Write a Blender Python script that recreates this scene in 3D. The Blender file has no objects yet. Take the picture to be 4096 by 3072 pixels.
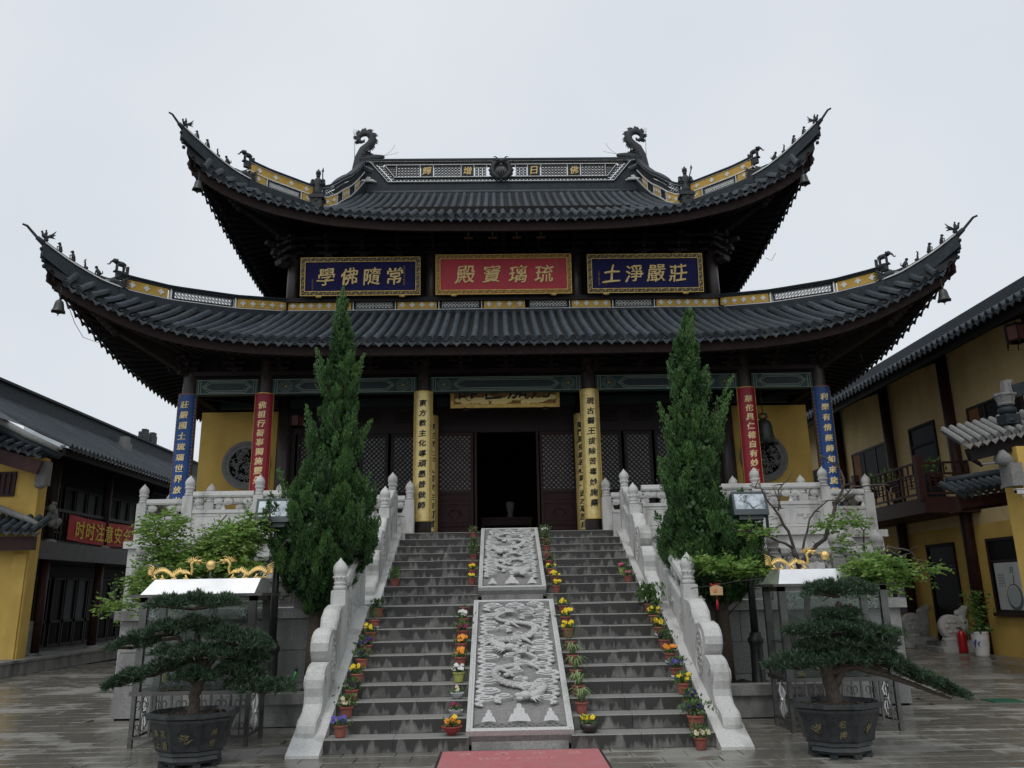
import bpy, math, random
import numpy as np
from mathutils import Matrix, Vector
random.seed(7)
RNG = np.random.default_rng(11)
SC = bpy.context.scene
COL = SC.collection
PI = math.pi

# ------------------------------------------------------------------ camera
def make_camera():
    cd = bpy.data.cameras.new('camera'); co = bpy.data.objects.new('camera', cd); COL.objects.link(co)
    yaw, pit, rol = 0.0186, 0.2555, -0.0172
    F = Vector((math.sin(yaw)*math.cos(pit), math.cos(yaw)*math.cos(pit), math.sin(pit)))
    R0 = Vector((math.cos(yaw), -math.sin(yaw), 0)); U0 = R0.cross(F)
    R = R0*math.cos(rol) + U0*math.sin(rol); U = -R0*math.sin(rol) + U0*math.cos(rol)
    M = Matrix((R, U, -F)).transposed().to_4x4(); M.translation = (-0.2124, -10.0535, 1.793)
    co.matrix_world = M
    cd.sensor_fit = 'HORIZONTAL'; cd.sensor_width = 36.0; cd.lens = 3182.42*36/4096
    cd.clip_start = 0.1; cd.clip_end = 3000
    SC.camera = co
make_camera()

# ------------------------------------------------------------------ overcast sky, soft sun, exposure
SUN_EL, SUN_AZ = math.radians(58), math.radians(205)      # azimuth measured clockwise from +Y
def make_light():
    w = bpy.data.worlds.new('World'); SC.world = w; w.use_nodes = True
    nt = w.node_tree; nt.nodes.clear()
    out = nt.nodes.new('ShaderNodeOutputWorld'); bg = nt.nodes.new('ShaderNodeBackground')
    sky = nt.nodes.new('ShaderNodeTexSky'); sky.sky_type = 'NISHITA'; sky.sun_disc = False
    sky.sun_elevation = SUN_EL; sky.sun_rotation = SUN_AZ
    sky.air_density = 1.0; sky.dust_density = 5.0; sky.ozone_density = 1.0
    hs = nt.nodes.new('ShaderNodeHueSaturation'); hs.inputs['Saturation'].default_value = 0.30
    nz = nt.nodes.new('ShaderNodeTexNoise'); nz.inputs['Scale'].default_value = 2.2
    nz.inputs['Detail'].default_value = 4; nz.inputs['Roughness'].default_value = 0.45
    rp = nt.nodes.new('ShaderNodeValToRGB')
    rp.color_ramp.elements[0].position = 0.25; rp.color_ramp.elements[0].color = (6.0, 6.45, 7.0, 1)
    rp.color_ramp.elements[1].position = 0.78; rp.color_ramp.elements[1].color = (7.2, 7.55, 8.0, 1)
    mx = nt.nodes.new('ShaderNodeMix'); mx.data_type = 'RGBA'; mx.inputs[0].default_value = 0.88
    L = nt.links.new
    L(sky.outputs[0], hs.inputs['Color']); L(hs.outputs[0], mx.inputs[6])
    L(nz.outputs[0], rp.inputs[0]); L(rp.outputs[0], mx.inputs[7])
    L(mx.outputs[2], bg.inputs[0]); bg.inputs[1].default_value = 0.109
    L(bg.outputs[0], out.inputs[0])
    sd = bpy.data.lights.new('sun', 'SUN'); so = bpy.data.objects.new('sun', sd); COL.objects.link(so)
    sd.energy = 0.9; sd.angle = math.radians(25); sd.color = (1.0, 0.97, 0.93)
    d = Vector((math.sin(SUN_AZ)*math.cos(SUN_EL), math.cos(SUN_AZ)*math.cos(SUN_EL), math.sin(SUN_EL)))
    so.rotation_euler = d.to_track_quat('Z', 'Y').to_euler()
    so.location = d*60
    vs = SC.view_settings
    vs.view_transform = 'Standard'; vs.look = 'None'; vs.gamma = 1.0; vs.use_curve_mapping = False
    vs.exposure = 0.10
make_light()

# ------------------------------------------------------------------ materials
MATS = {}
def mat(name, c, c2=None, scale=6.0, rough=0.7, rvar=0.0, metal=0.0, bump=0.0, bscale=None, lo=0.35, hi=0.65,
        spec=None, stretch=(1, 1, 1), detail=5.0, c3=None, s3=0.6, lo3=0.5, hi3=0.7, trans=0.0, coat=0.0, s3z=1.0, tone=None, orand=0.0):
    """Principled surface whose colour wanders between c and c2 with world-space noise; c3 adds broad patches."""
    m = bpy.data.materials.new(name); m.use_nodes = True; nt = m.node_tree; N = nt.nodes; L = nt.links.new
    p = N['Principled BSDF']; MATS[name] = m
    p.inputs['Roughness'].default_value = rough; p.inputs['Metallic'].default_value = metal
    if spec is not None: p.inputs['Specular IOR Level'].default_value = spec
    if coat: p.inputs['Coat Weight'].default_value = coat; p.inputs['Coat Roughness'].default_value = 0.15
    p.inputs['Base Color'].default_value = (*c, 1)
    if c2 is None and not bump and c3 is None: return m
    g = N.new('ShaderNodeNewGeometry'); mp = N.new('ShaderNodeMapping'); mp.inputs['Scale'].default_value = stretch
    L(g.outputs['Position'], mp.inputs[0])
    n1 = N.new('ShaderNodeTexNoise'); n1.inputs['Scale'].default_value = scale; n1.inputs['Detail'].default_value = detail
    n1.inputs['Roughness'].default_value = 0.6
    L(mp.outputs[0], n1.inputs[0])
    colour = None
    if c2 is not None:
        r = N.new('ShaderNodeValToRGB'); e = r.color_ramp.elements
        e[0].position = lo; e[0].color = (*c, 1); e[1].position = hi; e[1].color = (*c2, 1)
        L(n1.outputs[0], r.inputs[0]); colour = r.outputs[0]
    if c3 is not None:
        n3 = N.new('ShaderNodeTexNoise'); n3.inputs['Scale'].default_value = s3; n3.inputs['Detail'].default_value = 6
        mp3 = N.new('ShaderNodeMapping'); mp3.inputs['Scale'].default_value = (1, 1, s3z); L(mp.outputs[0], mp3.inputs[0]); L(mp3.outputs[0], n3.inputs[0])
        r3 = N.new('ShaderNodeMapRange'); r3.inputs[1].default_value = lo3; r3.inputs[2].default_value = hi3; r3.clamp = True
        L(n3.outputs[0], r3.inputs[0])
        mx = N.new('ShaderNodeMix'); mx.data_type = 'RGBA'; mx.inputs[7].default_value = (*c3, 1)
        if colour is None: mx.inputs[6].default_value = (*c, 1)
        else: L(colour, mx.inputs[6])
        L(r3.outputs[0], mx.inputs[0]); colour = mx.outputs[2]
    if tone is not None:                                       # each spray or leaf has its own tone; cypress interior shade painted in
        ta = N.new('ShaderNodeAttribute'); ta.attribute_name = 'tone'; mt = N.new('ShaderNodeMix'); mt.data_type = 'RGBA'; mt.inputs[7].default_value = (*tone, 1)
        L(ta.outputs['Fac'], mt.inputs[0]); L(colour, mt.inputs[6]); colour = mt.outputs[2]
    if orand:                                                  # every separate piece fired or weathered a little differently
        oi = N.new('ShaderNodeObjectInfo'); mr_ = N.new('ShaderNodeMapRange'); mr_.inputs[3].default_value = 1-orand; mr_.inputs[4].default_value = 1+orand; L(oi.outputs['Random'], mr_.inputs[0])
        vm = N.new('ShaderNodeVectorMath'); vm.operation = 'SCALE'; L(colour, vm.inputs[0]); L(mr_.outputs[0], vm.inputs['Scale']); colour = vm.outputs[0]
    if colour is not None: L(colour, p.inputs['Base Color'])
    if rvar:
        rr = N.new('ShaderNodeMapRange'); rr.inputs[3].default_value = max(0.03, rough-rvar); rr.inputs[4].default_value = min(1, rough+rvar)
        rr.inputs[1].default_value = 0.3; rr.inputs[2].default_value = 0.7
        L(n1.outputs[0], rr.inputs[0]); L(rr.outputs[0], p.inputs['Roughness'])
    if bump:
        nb = n1
        if bscale:
            nb = N.new('ShaderNodeTexNoise'); nb.inputs['Scale'].default_value = bscale; nb.inputs['Detail'].default_value = 4
            L(g.outputs['Position'], nb.inputs[0])
        b = N.new('ShaderNodeBump'); b.inputs['Strength'].default_value = bump; b.inputs['Distance'].default_value = 0.02
        L(nb.outputs[0], b.inputs['Height']); L(b.outputs[0], p.inputs['Normal'])
    if trans:
        tb = N.new('ShaderNodeBsdfTranslucent'); ms = N.new('ShaderNodeMixShader'); ms.inputs[0].default_value = trans
        if colour is not None: L(colour, tb.inputs[0])
        else: tb.inputs[0].default_value = (*c, 1)
        o = N['Material Output']; L(p.outputs[0], ms.inputs[1]); L(tb.outputs[0], ms.inputs[2]); L(ms.outputs[0], o.inputs[0])
    return m

mat('granite', (0.44, 0.44, 0.425), (0.60, 0.60, 0.58), 55, 0.75, bump=0.15, bscale=120, c3=(0.19, 0.19, 0.17), s3=3.2, lo3=0.50, hi3=0.78, s3z=.35, orand=.08)
mat('granite_old', (0.24, 0.24, 0.23), (0.36, 0.36, 0.345), 40, 0.8, bump=0.2, bscale=90, c3=(0.09, 0.09, 0.085), s3=2.6, lo3=0.45, hi3=0.72, s3z=.4, orand=.1)
mat('wall_stone', (0.23, 0.23, 0.225), (0.33, 0.33, 0.32), 30, 0.8, bump=0.2, bscale=80, c3=(0.12, 0.12, 0.11), s3=2.0, lo3=0.45, hi3=0.8, s3z=.4, orand=.14)
mat('slab_stone', (0.40, 0.40, 0.39), (0.54, 0.54, 0.53), 45, 0.75, bump=0.15, bscale=100, c3=(0.30, 0.295, 0.28), s3=1.6, lo3=0.55, hi3=0.8)
mat('slab_ground', (0.16, 0.158, 0.15), (0.25, 0.246, 0.235), 35, 0.8, bump=0.2, bscale=90)
mat('roof_tile', (0.018, 0.027, 0.036), (0.042, 0.054, 0.066), 9, 0.62, 0.14, spec=0.4, orand=.28, bump=0.3, bscale=40, c3=(0.062, 0.070, 0.070), s3=1.6, lo3=0.50, hi3=0.78)
mat('roof_bed', (0.009, 0.011, 0.013), (0.017, 0.020, 0.022), 12, 0.8, spec=0.3, bump=0.2, bscale=40)
mat('ridge_dark', (0.011, 0.017, 0.023), (0.023, 0.032, 0.040), 7, 0.65, spec=0.35, bump=0.2, bscale=30)
mat('ornament', (0.020, 0.024, 0.028), (0.050, 0.055, 0.058), 14, 0.65, spec=0.35, bump=0.3, bscale=60)
mat('white_trim', (0.55, 0.55, 0.53), (0.70, 0.70, 0.68), 8, 0.7)
mat('ridge_yellow', (0.44, 0.27, 0.045), (0.55, 0.35, 0.075), 5, 0.75, bump=0.1, bscale=60)
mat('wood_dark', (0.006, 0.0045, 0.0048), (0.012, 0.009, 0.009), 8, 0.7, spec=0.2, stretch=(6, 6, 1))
mat('wood_brown', (0.014, 0.009, 0.0085), (0.026, 0.017, 0.0155), 10, 0.6, spec=0.3, stretch=(8, 8, 1))
mat('wood_red', (0.026, 0.008, 0.008), (0.042, 0.014, 0.012), 7, 0.55, spec=0.3)
mat('column_paint', (0.032, 0.022, 0.021), (0.060, 0.046, 0.043), 5, 0.38, 0.1, stretch=(4, 4, 1))
mat('column_base_red', (0.05, 0.016, 0.016), (0.07, 0.025, 0.024), 5, 0.4)
mat('fascia', (0.014, 0.0065, 0.0065), (0.021, 0.010, 0.0095), 3, 0.7, spec=0.2)
mat('green_beam', (0.008, 0.036, 0.031), (0.02, 0.060, 0.052), 9, 0.6)
mat('green_dark', (0.010, 0.022, 0.024), (0.02, 0.035, 0.04), 9, 0.6)
mat('beam_line', (0.20, 0.26, 0.22), (0.32, 0.36, 0.31), 20, 0.6)
mat('beam_flower', (0.35, 0.26, 0.06), None, rough=0.5)
mat('yellow_wall', (0.60, 0.40, 0.095), (0.68, 0.465, 0.12), 2.5, 0.85, bump=0.08, bscale=90, c3=(0.46, 0.30, 0.075), s3=1.3, lo3=0.48, hi3=0.8, s3z=.3)
mat('buff_wall', (0.64, 0.50, 0.25), (0.72, 0.57, 0.30), 2.2, 0.85, bump=0.08, bscale=90, c3=(0.50, 0.38, 0.18), s3=1.2, lo3=0.48, hi3=0.8, s3z=.3)
mat('red_board', (0.28, 0.006, 0.022), (0.36, 0.010, 0.030), 3, 0.45)
mat('plaque_red', (0.40, 0.012, 0.028), (0.47, 0.018, 0.036), 3, 0.5)
mat('blue_board', (0.006, 0.055, 0.22), (0.010, 0.075, 0.28), 3, 0.45)
mat('plaque_blue', (0.006, 0.006, 0.060), (0.008, 0.009, 0.075), 3, 0.6, spec=0.2)
mat('gilt', (0.50, 0.36, 0.13), (0.64, 0.48, 0.21), 20, 0.38, 0.08, metal=0.35, bump=0.1, bscale=60)
mat('gilt_char', (0.86, 0.66, 0.30), (0.95, 0.80, 0.46), 20, 0.4, metal=0.15)
mat('gilt_frame', (0.52, 0.33, 0.07), (0.80, 0.58, 0.20), 30, 0.42, metal=0.6, bump=0.5, bscale=70)
mat('gilt_brown', (0.20, 0.09, 0.03), (0.34, 0.18, 0.05), 25, 0.5, metal=0.3)
mat('gold_leaf', (0.66, 0.51, 0.19), (0.80, 0.65, 0.29), 9, 0.36, 0.1, metal=0.45, bump=0.08, bscale=25)
mat('gold_shiny', (0.70, 0.48, 0.16), (0.86, 0.64, 0.28), 40, 0.34, 0.1, metal=0.9, bump=.4, bscale=160)
mat('ink', (0.012, 0.011, 0.010), None, rough=0.5)
mat('carving_grey', (0.15, 0.15, 0.145), (0.23, 0.23, 0.225), 25, 0.85, bump=0.2, bscale=70)
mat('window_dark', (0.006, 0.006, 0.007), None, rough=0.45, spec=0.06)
mat('paper_pane', (0.20, 0.205, 0.205), (0.30, 0.305, 0.30), 4, 0.5)
mat('steel', (0.13, 0.127, 0.12), (0.19, 0.186, 0.178), 4, 0.32, 0.08, metal=0.9)
mat('steel_bright', (0.80, 0.80, 0.80), (0.90, 0.90, 0.90), 2, 0.30, 0.05, metal=0.85)
mat('lamp_black', (0.012, 0.013, 0.013), (0.022, 0.023, 0.022), 10, 0.4)
mat('lamp_grey', (0.06, 0.075, 0.08), None, rough=0.5)
mat('beam_grey', (0.035, 0.037, 0.038), (0.055, 0.057, 0.058), 5, 0.6)
mat('mirror', (0.30, 0.34, 0.36), (0.62, 0.66, 0.68), 9, 0.12, metal=1.0, lo=.4, hi=.6)
mat('terracotta', (0.23, 0.060, 0.045), (0.31, 0.092, 0.066), 18, 0.7, bump=0.1, bscale=60, orand=.25, c3=(0.16, 0.07, 0.055), s3=9, lo3=.5, hi3=.75)
mat('terracotta_red', (0.26, 0.035, 0.03), (0.34, 0.055, 0.045), 18, 0.5)
mat('pot_black', (0.020, 0.018, 0.016), (0.035, 0.03, 0.027), 9, 0.35)
mat('pot_lime', (0.30, 0.33, 0.075), (0.37, 0.40, 0.11), 9, 0.5)
mat('pot_white', (0.42, 0.43, 0.43), (0.55, 0.56, 0.56), 14, 0.5)
mat('glazed_pot', (0.014, 0.017, 0.019), (0.034, 0.038, 0.039), 9, 0.3, 0.1, bump=0.15, bscale=20, c3=(0.055, 0.05, 0.042), s3=4, lo3=0.6, hi3=0.8)
mat('pot_yellow', (0.20, 0.165, 0.07), (0.09, 0.078, 0.045), 30, 0.6)
mat('soil', (0.030, 0.022, 0.016), (0.06, 0.045, 0.032), 40, 0.95, bump=0.6, bscale=60)
mat('bark', (0.055, 0.040, 0.030), (0.12, 0.095, 0.075), 22, 0.9, bump=0.6, bscale=40, stretch=(3, 3, 1))
mat('twig', (0.050, 0.038, 0.034), (0.10, 0.08, 0.07), 25, 0.85, bump=0.3, bscale=60)
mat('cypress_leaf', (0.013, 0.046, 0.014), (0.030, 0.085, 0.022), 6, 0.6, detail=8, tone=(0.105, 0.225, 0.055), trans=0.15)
mat('pine_leaf', (0.016, 0.042, 0.022), (0.040, 0.080, 0.042), 6, 0.45, detail=8, tone=(0.10, 0.15, 0.085), trans=0.10)
mat('wisteria_leaf', (0.16, 0.28, 0.045), (0.28, 0.41, 0.10), 7, 0.5, detail=8, trans=0.4)
mat('wisteria_dark', (0.07, 0.17, 0.03), (0.14, 0.27, 0.055), 7, 0.5, detail=8, trans=0.35)
mat('pot_leaf', (0.04, 0.10, 0.022), (0.10, 0.18, 0.05), 30, 0.55, trans=0.2)
mat('spider_leaf', (0.10, 0.20, 0.045), (0.32, 0.38, 0.20), 60, 0.5, trans=0.2)
for k, c in dict(yellow=(0.75, 0.55, 0.02), orange=(0.80, 0.30, 0.03), purple=(0.045, 0.015, 0.14), blue=(0.11, 0.08, 0.38), magenta=(0.22, 0.012, 0.06),
                 white=(0.68, 0.68, 0.66), cream=(0.62, 0.55, 0.36), pink=(0.55, 0.10, 0.20), dark=(0.018, 0.010, 0.02), brown=(0.16, 0.06, 0.05)).items():
    mat('petal_'+k, c, tuple(min(1, v*1.25) for v in c), 40, 0.6, trans=0.2)
mat('mat_red', (0.42, 0.125, 0.14), (0.50, 0.17, 0.18), 30, 0.95, bump=0.5, bscale=250, c3=(0.44, 0.18, 0.18), s3=3, lo3=0.45, hi3=0.7)
mat('mat_print', (0.55, 0.30, 0.25), (0.47, 0.20, 0.18), 30, 0.95)
mat('banner_red', (0.33, 0.012, 0.014), (0.42, 0.02, 0.022), 3, 0.7)
mat('banner_yellow', (0.62, 0.46, 0.04), None, rough=0.7)
mat('bronze', (0.035, 0.036, 0.034), (0.06, 0.062, 0.058), 12, 0.45, metal=0.4)
mat('lantern_red', (0.045, 0.008, 0.008), (0.07, 0.012, 0.011), 6, 0.6)
mat('extinguisher', (0.42, 0.010, 0.015), None, rough=0.3)
mat('porcelain', (0.62, 0.63, 0.64), (0.70, 0.71, 0.72), 6, 0.2)
mat('porcelain_blue', (0.05, 0.09, 0.32), None, rough=0.25)
mat('poster', (0.46, 0.50, 0.50), (0.54, 0.57, 0.57), 2, 0.6)
mat('poster_ink', (0.06, 0.075, 0.08), (0.13, 0.15, 0.15), 30, 0.7)
mat('poster_pale', (0.36, 0.42, 0.43), None, rough=0.7)
mat('far_tower', (0.40, 0.44, 0.48), (0.46, 0.50, 0.54), 0.3, 0.9)  # distance haze put into the pale tower colour
mat('green_stick', (0.02, 0.30, 0.06), None, rough=0.4)
mat('wood_tag', (0.50, 0.33, 0.16), (0.58, 0.40, 0.21), 12, 0.7)
mat('tag_print', (0.62, 0.22, 0.10), None, rough=0.7)
mat('red_cord', (0.42, 0.015, 0.03), None, rough=0.7)
mat('wax', (0.55, 0.50, 0.16), None, rough=0.4)
mat('curtain', (0.20, 0.085, 0.03), (0.26, 0.12, 0.05), 4, 0.8)
mat('glass_green', (0.02, 0.10, 0.06), None, rough=0.3)

def glass_mat():
    m = bpy.data.materials.new('glass'); m.use_nodes = True; N = m.node_tree.nodes; L = m.node_tree.links.new
    N.remove(N['Principled BSDF']); t = N.new('ShaderNodeBsdfTransparent'); g = N.new('ShaderNodeBsdfGlossy'); g.inputs['Roughness'].default_value = 0.03
    t.inputs[0].default_value = (0.80, 0.84, 0.82, 1)
    f = N.new('ShaderNodeFresnel'); f.inputs[0].default_value = 1.45; mx = N.new('ShaderNodeMixShader')
    L(f.outputs[0], mx.inputs[0]); L(t.outputs[0], mx.inputs[1]); L(g.outputs[0], mx.inputs[2]); L(mx.outputs[0], N['Material Output'].inputs[0])
    MATS['glass'] = m
glass_mat()

def step_mat():
    """Weathered grey granite step: treads pale and worn, risers streaked by black run-off growth."""
    m = bpy.data.materials.new('step_stone'); m.use_nodes = True; nt = m.node_tree; N = nt.nodes; L = nt.links.new; p = N['Principled BSDF']
    g = N.new('ShaderNodeNewGeometry')
    def noise(sc, st, det=5):
        mp = N.new('ShaderNodeMapping'); mp.inputs['Scale'].default_value = st; L(g.outputs['Position'], mp.inputs[0])
        n = N.new('ShaderNodeTexNoise'); n.inputs['Scale'].default_value = sc; n.inputs['Detail'].default_value = det; L(mp.outputs[0], n.inputs[0]); return n.outputs[0]
    def mr(x, a, b):
        r = N.new('ShaderNodeMapRange'); r.clamp = True; r.inputs[1].default_value = a; r.inputs[2].default_value = b; L(x, r.inputs[0]); return r.outputs[0]
    def math_(op, a, b=None):
        n = N.new('ShaderNodeMath'); n.operation = op; n.use_clamp = True
        for i, v in enumerate((a, b)):
            if v is None: continue
            if isinstance(v, (int, float)): n.inputs[i].default_value = v
            else: L(v, n.inputs[i])
        return n.outputs[0]
    base = N.new('ShaderNodeValToRGB'); e = base.color_ramp.elements
    e[0].position = .35; e[0].color = (.18, .18, .168, 1); e[1].position = .65; e[1].color = (.265, .265, .248, 1); L(noise(60, (1, 1, 1)), base.inputs[0])
    streak = mr(noise(6.5, (1, .15, .15), 8), .34, .54)          # ragged vertical runs
    broad = mr(noise(1.9, (1, 1, 2.0), 5), .28, .55)
    patch = mr(noise(4.5, (1, 1, .6), 8), .30, .56)
    s = N.new('ShaderNodeSeparateXYZ'); L(g.outputs['Normal'], s.inputs[0])
    riser = mr(math_('ABSOLUTE', s.outputs[2]), .6, .3)
    sz = N.new('ShaderNodeSeparateXYZ'); L(g.outputs['Position'], sz.inputs[0])      # run-off starts at each nosing and frays downwards
    fz = math_('FRACT', math_('DIVIDE', math_('SUBTRACT', sz.outputs[2], .004), .16)); fz.node.use_clamp = False
    for nd in (fz.node.inputs[0].links[0].from_node, fz.node.inputs[0].links[0].from_node.inputs[0].links[0].from_node): nd.use_clamp = False
    drip_n = noise(9.0, (1, .15, .10), 8)
    runs = mr(math_('ADD', drip_n, math_('MULTIPLY', fz, .22)), .46, .60)
    dirt = math_('MULTIPLY', math_('MULTIPLY', math_('MAXIMUM', math_('MULTIPLY', runs, .97), math_('MULTIPLY', patch, .70)), math_('ADD', broad, .65)), riser)
    mx = N.new('ShaderNodeMix'); mx.data_type = 'RGBA'; L(dirt, mx.inputs[0]); L(base.outputs[0], mx.inputs[6]); mx.inputs[7].default_value = (.028, .028, .025, 1)
    L(mx.outputs[2], p.inputs['Base Color']); p.inputs['Roughness'].default_value = 0.62
    b = N.new('ShaderNodeBump'); b.inputs['Strength'].default_value = .25; b.inputs['Distance'].default_value = .01; L(noise(50, (1, 1, 1)), b.inputs['Height']); L(b.outputs[0], p.inputs['Normal'])
    MATS['step_stone'] = m
step_mat()

def paving_mat():
    """Wet grey-brown paving: soaked glossy areas and drier pale patches."""
    m = bpy.data.materials.new('paving'); m.use_nodes = True; nt = m.node_tree; N = nt.nodes; L = nt.links.new; p = N['Principled BSDF']
    g = N.new('ShaderNodeNewGeometry')
    def noise(sc, st=(1, 1, 1), det=5):
        mp = N.new('ShaderNodeMapping'); mp.inputs['Scale'].default_value = st; L(g.outputs['Position'], mp.inputs[0])
        n = N.new('ShaderNodeTexNoise'); n.inputs['Scale'].default_value = sc; n.inputs['Detail'].default_value = det; L(mp.outputs[0], n.inputs[0]); return n.outputs[0]
    wet = N.new('ShaderNodeMapRange'); wet.inputs[1].default_value = .54; wet.inputs[2].default_value = .62; wet.clamp = True; at = N.new('ShaderNodeAttribute'); at.attribute_name = 'edge'
    ad = N.new('ShaderNodeMath'); ad.operation = 'MULTIPLY_ADD'; ad.inputs[1].default_value = .075; L(at.outputs['Fac'], ad.inputs[0]); L(noise(.75, (1, 1.3, 1), 8), ad.inputs[2]); L(ad.outputs[0], wet.inputs[0])
    oi = N.new('ShaderNodeTexWhiteNoise'); oi.noise_dimensions = '2D'
    mp = N.new('ShaderNodeMapping'); L(g.outputs['Position'], mp.inputs[0]); sn = N.new('ShaderNodeVectorMath'); sn.operation = 'SNAP'; sn.inputs[1].default_value = (.62, .31, 1)
    L(mp.outputs[0], sn.inputs[0]); L(sn.outputs[0], oi.inputs[0])
    base = N.new('ShaderNodeValToRGB'); e = base.color_ramp.elements
    e[0].position = .3; e[0].color = (.13, .123, .104, 1); e[1].position = .7; e[1].color = (.18, .171, .148, 1); L(noise(9), base.inputs[0])
    mx = N.new('ShaderNodeMix'); mx.data_type = 'RGBA'; L(wet.outputs[0], mx.inputs[0]); L(base.outputs[0], mx.inputs[6]); mx.inputs[7].default_value = (.235, .228, .208, 1)
    m2 = N.new('ShaderNodeMix'); m2.data_type = 'RGBA'; m2.blend_type = 'MULTIPLY'; m2.inputs[0].default_value = .24
    L(mx.outputs[2], m2.inputs[6]); L(oi.outputs['Value'], m2.inputs[7]); L(m2.outputs[2], p.inputs['Base Color'])
    rr = N.new('ShaderNodeMapRange'); rr.inputs[3].default_value = .22; rr.inputs[4].default_value = .65; L(wet.outputs[0], rr.inputs[0]); L(rr.outputs[0], p.inputs['Roughness'])
    b = N.new('ShaderNodeBump'); b.inputs['Strength'].default_value = .15; b.inputs['Distance'].default_value = .01; L(noise(22, (1, 1, 1), 4), b.inputs['Height']); L(b.outputs[0], p.inputs['Normal'])
    MATS['paving'] = m
paving_mat()

# ------------------------------------------------------------------ mesh builder
class MB:
    def __init__(s): s.v = []; s.f = []; s.m = []; s.s = []; s.n = 0
    def add(s, verts, faces, m=0, smooth=False):
        o = s.n; s.v.extend([tuple(v) for v in verts]); s.n += len(verts)
        for f in faces: s.f.append(tuple(i+o for i in f)); s.m.append(m); s.s.append(smooth)
        return s
    def box(s, c, d, m=0, rz=0.0, M=None):
        x, y, z = d[0]/2, d[1]/2, d[2]/2
        vs = [(-x,-y,-z),(x,-y,-z),(x,y,-z),(-x,y,-z),(-x,-y,z),(x,-y,z),(x,y,z),(-x,y,z)]
        if rz:
            ca, sa = math.cos(rz), math.sin(rz); vs = [(a*ca-b*sa, a*sa+b*ca, e) for a, b, e in vs]
        if M is not None: vs = [tuple(M @ Vector(v)) for v in vs]
        vs = [(a+c[0], b+c[1], e+c[2]) for a, b, e in vs]
        return s.add(vs, [(0,3,2,1),(4,5,6,7),(0,1,5,4),(1,2,6,5),(2,3,7,6),(3,0,4,7)], m)
    def b2(s, x0, x1, y0, y1, z0, z1, m=0): return s.box(((x0+x1)/2,(y0+y1)/2,(z0+z1)/2), (abs(x1-x0),abs(y1-y0),abs(z1-z0)), m)
    def hexa(s, vs, m=0): return s.add(vs, [(0,3,2,1),(4,5,6,7),(0,1,5,4),(1,2,6,5),(2,3,7,6),(3,0,4,7)], m)
    def beam(s, a, b, w, h, m=0):
        a, b = Vector(a), Vector(b); d = (b-a).normalized(); up = Vector((0,0,1))
        if abs(d.z) > .95: up = Vector((0,1,0))
        r = d.cross(up).normalized(); u = r.cross(d)
        vs = []
        for p in (a, b):
            for i, j in ((-1,-1),(1,-1),(1,1),(-1,1)): vs.append(p+r*(i*w/2)+u*(j*h/2))
        return s.add(vs, [(0,1,2,3),(4,7,6,5),(0,4,5,1),(1,5,6,2),(2,6,7,3),(3,7,4,0)], m)
    def tube(s, path, rad, n=6, m=0, cap=True, smooth=True, flat=None, up=None):
        P = [Vector(p) for p in path]; k = len(P)
        R = [rad]*k if isinstance(rad, (int, float)) else list(rad)
        vs = []; pu = Vector(up) if up is not None else None
        for i in range(k):
            t = (P[min(i+1,k-1)]-P[max(i-1,0)])
            t = t.normalized() if t.length > 1e-9 else Vector((0,0,1))
            if pu is None: pu = Vector((0,0,1)) if abs(t.z) < .9 else Vector((0,1,0))
            r = t.cross(pu)
            r = r.normalized() if r.length > 1e-6 else Vector((1,0,0))
            u = r.cross(t).normalized()
            if up is None: pu = u
            for j in range(n):
                a = 2*PI*j/n; fl = flat if flat else 1.0
                vs.append(P[i]+r*(math.cos(a)*R[i])+u*(math.sin(a)*R[i]*fl))
        fs = [(i*n+j, i*n+(j+1)%n, (i+1)*n+(j+1)%n, (i+1)*n+j) for i in range(k-1) for j in range(n)]
        if cap: fs += [tuple(range(n-1,-1,-1)), tuple((k-1)*n+j for j in range(n))]
        return s.add(vs, fs, m, smooth)
    def lathe(s, c, prof, n=12, m=0, smooth=True, sx=1.0, sy=1.0, cap=True, tw=0.0):
        vs = []
        for q, (r, z) in enumerate(prof):
            for j in range(n):
                a = 2*PI*j/n + tw*q; vs.append((c[0]+r*sx*math.cos(a), c[1]+r*sy*math.sin(a), c[2]+z))
        k = len(prof)
        fs = [(i*n+j, i*n+(j+1)%n, (i+1)*n+(j+1)%n, (i+1)*n+j) for i in range(k-1) for j in range(n)]
        if cap: fs += [tuple(range(n-1,-1,-1)), tuple((k-1)*n+j for j in range(n))]
        return s.add(vs, fs, m, smooth)
    def ell(s, c, r, m=0, nu=8, nv=6, M=None, smooth=True):
        vs = [(0,0,-1)]
        for i in range(1, nv):
            b = -PI/2+PI*i/nv
            for j in range(nu): vs.append((math.cos(b)*math.cos(2*PI*j/nu), math.cos(b)*math.sin(2*PI*j/nu), math.sin(b)))
        vs.append((0,0,1)); vs = [Vector((a*r[0], b*r[1], e*r[2])) for a, b, e in vs]
        if M is not None: vs = [M @ v for v in vs]
        vs = [v+Vector(c) for v in vs]
        fs = [(0, 1+(j+1)%nu, 1+j) for j in range(nu)]
        for i in range(nv-2):
            for j in range(nu): a = 1+i*nu; fs.append((a+j, a+(j+1)%nu, a+nu+(j+1)%nu, a+nu+j))
        last = len(vs)-1; a = 1+(nv-2)*nu
        fs += [(a+j, a+(j+1)%nu, last) for j in range(nu)]
        return s.add(vs, fs, m, smooth)
    def prism(s, poly, fn, d0, d1, m=0, bev=0.0):
        """Extrude a 2-D outline: fn(u, v, depth) gives the world point."""
        k = len(poly); vs = [fn(u, v, d0) for u, v in poly]+[fn(u, v, d1) for u, v in poly]
        return s.add(vs, [tuple(range(k-1,-1,-1)), tuple(range(k, 2*k))]+[(i, (i+1)%k, k+(i+1)%k, k+i) for i in range(k)], m)
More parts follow.
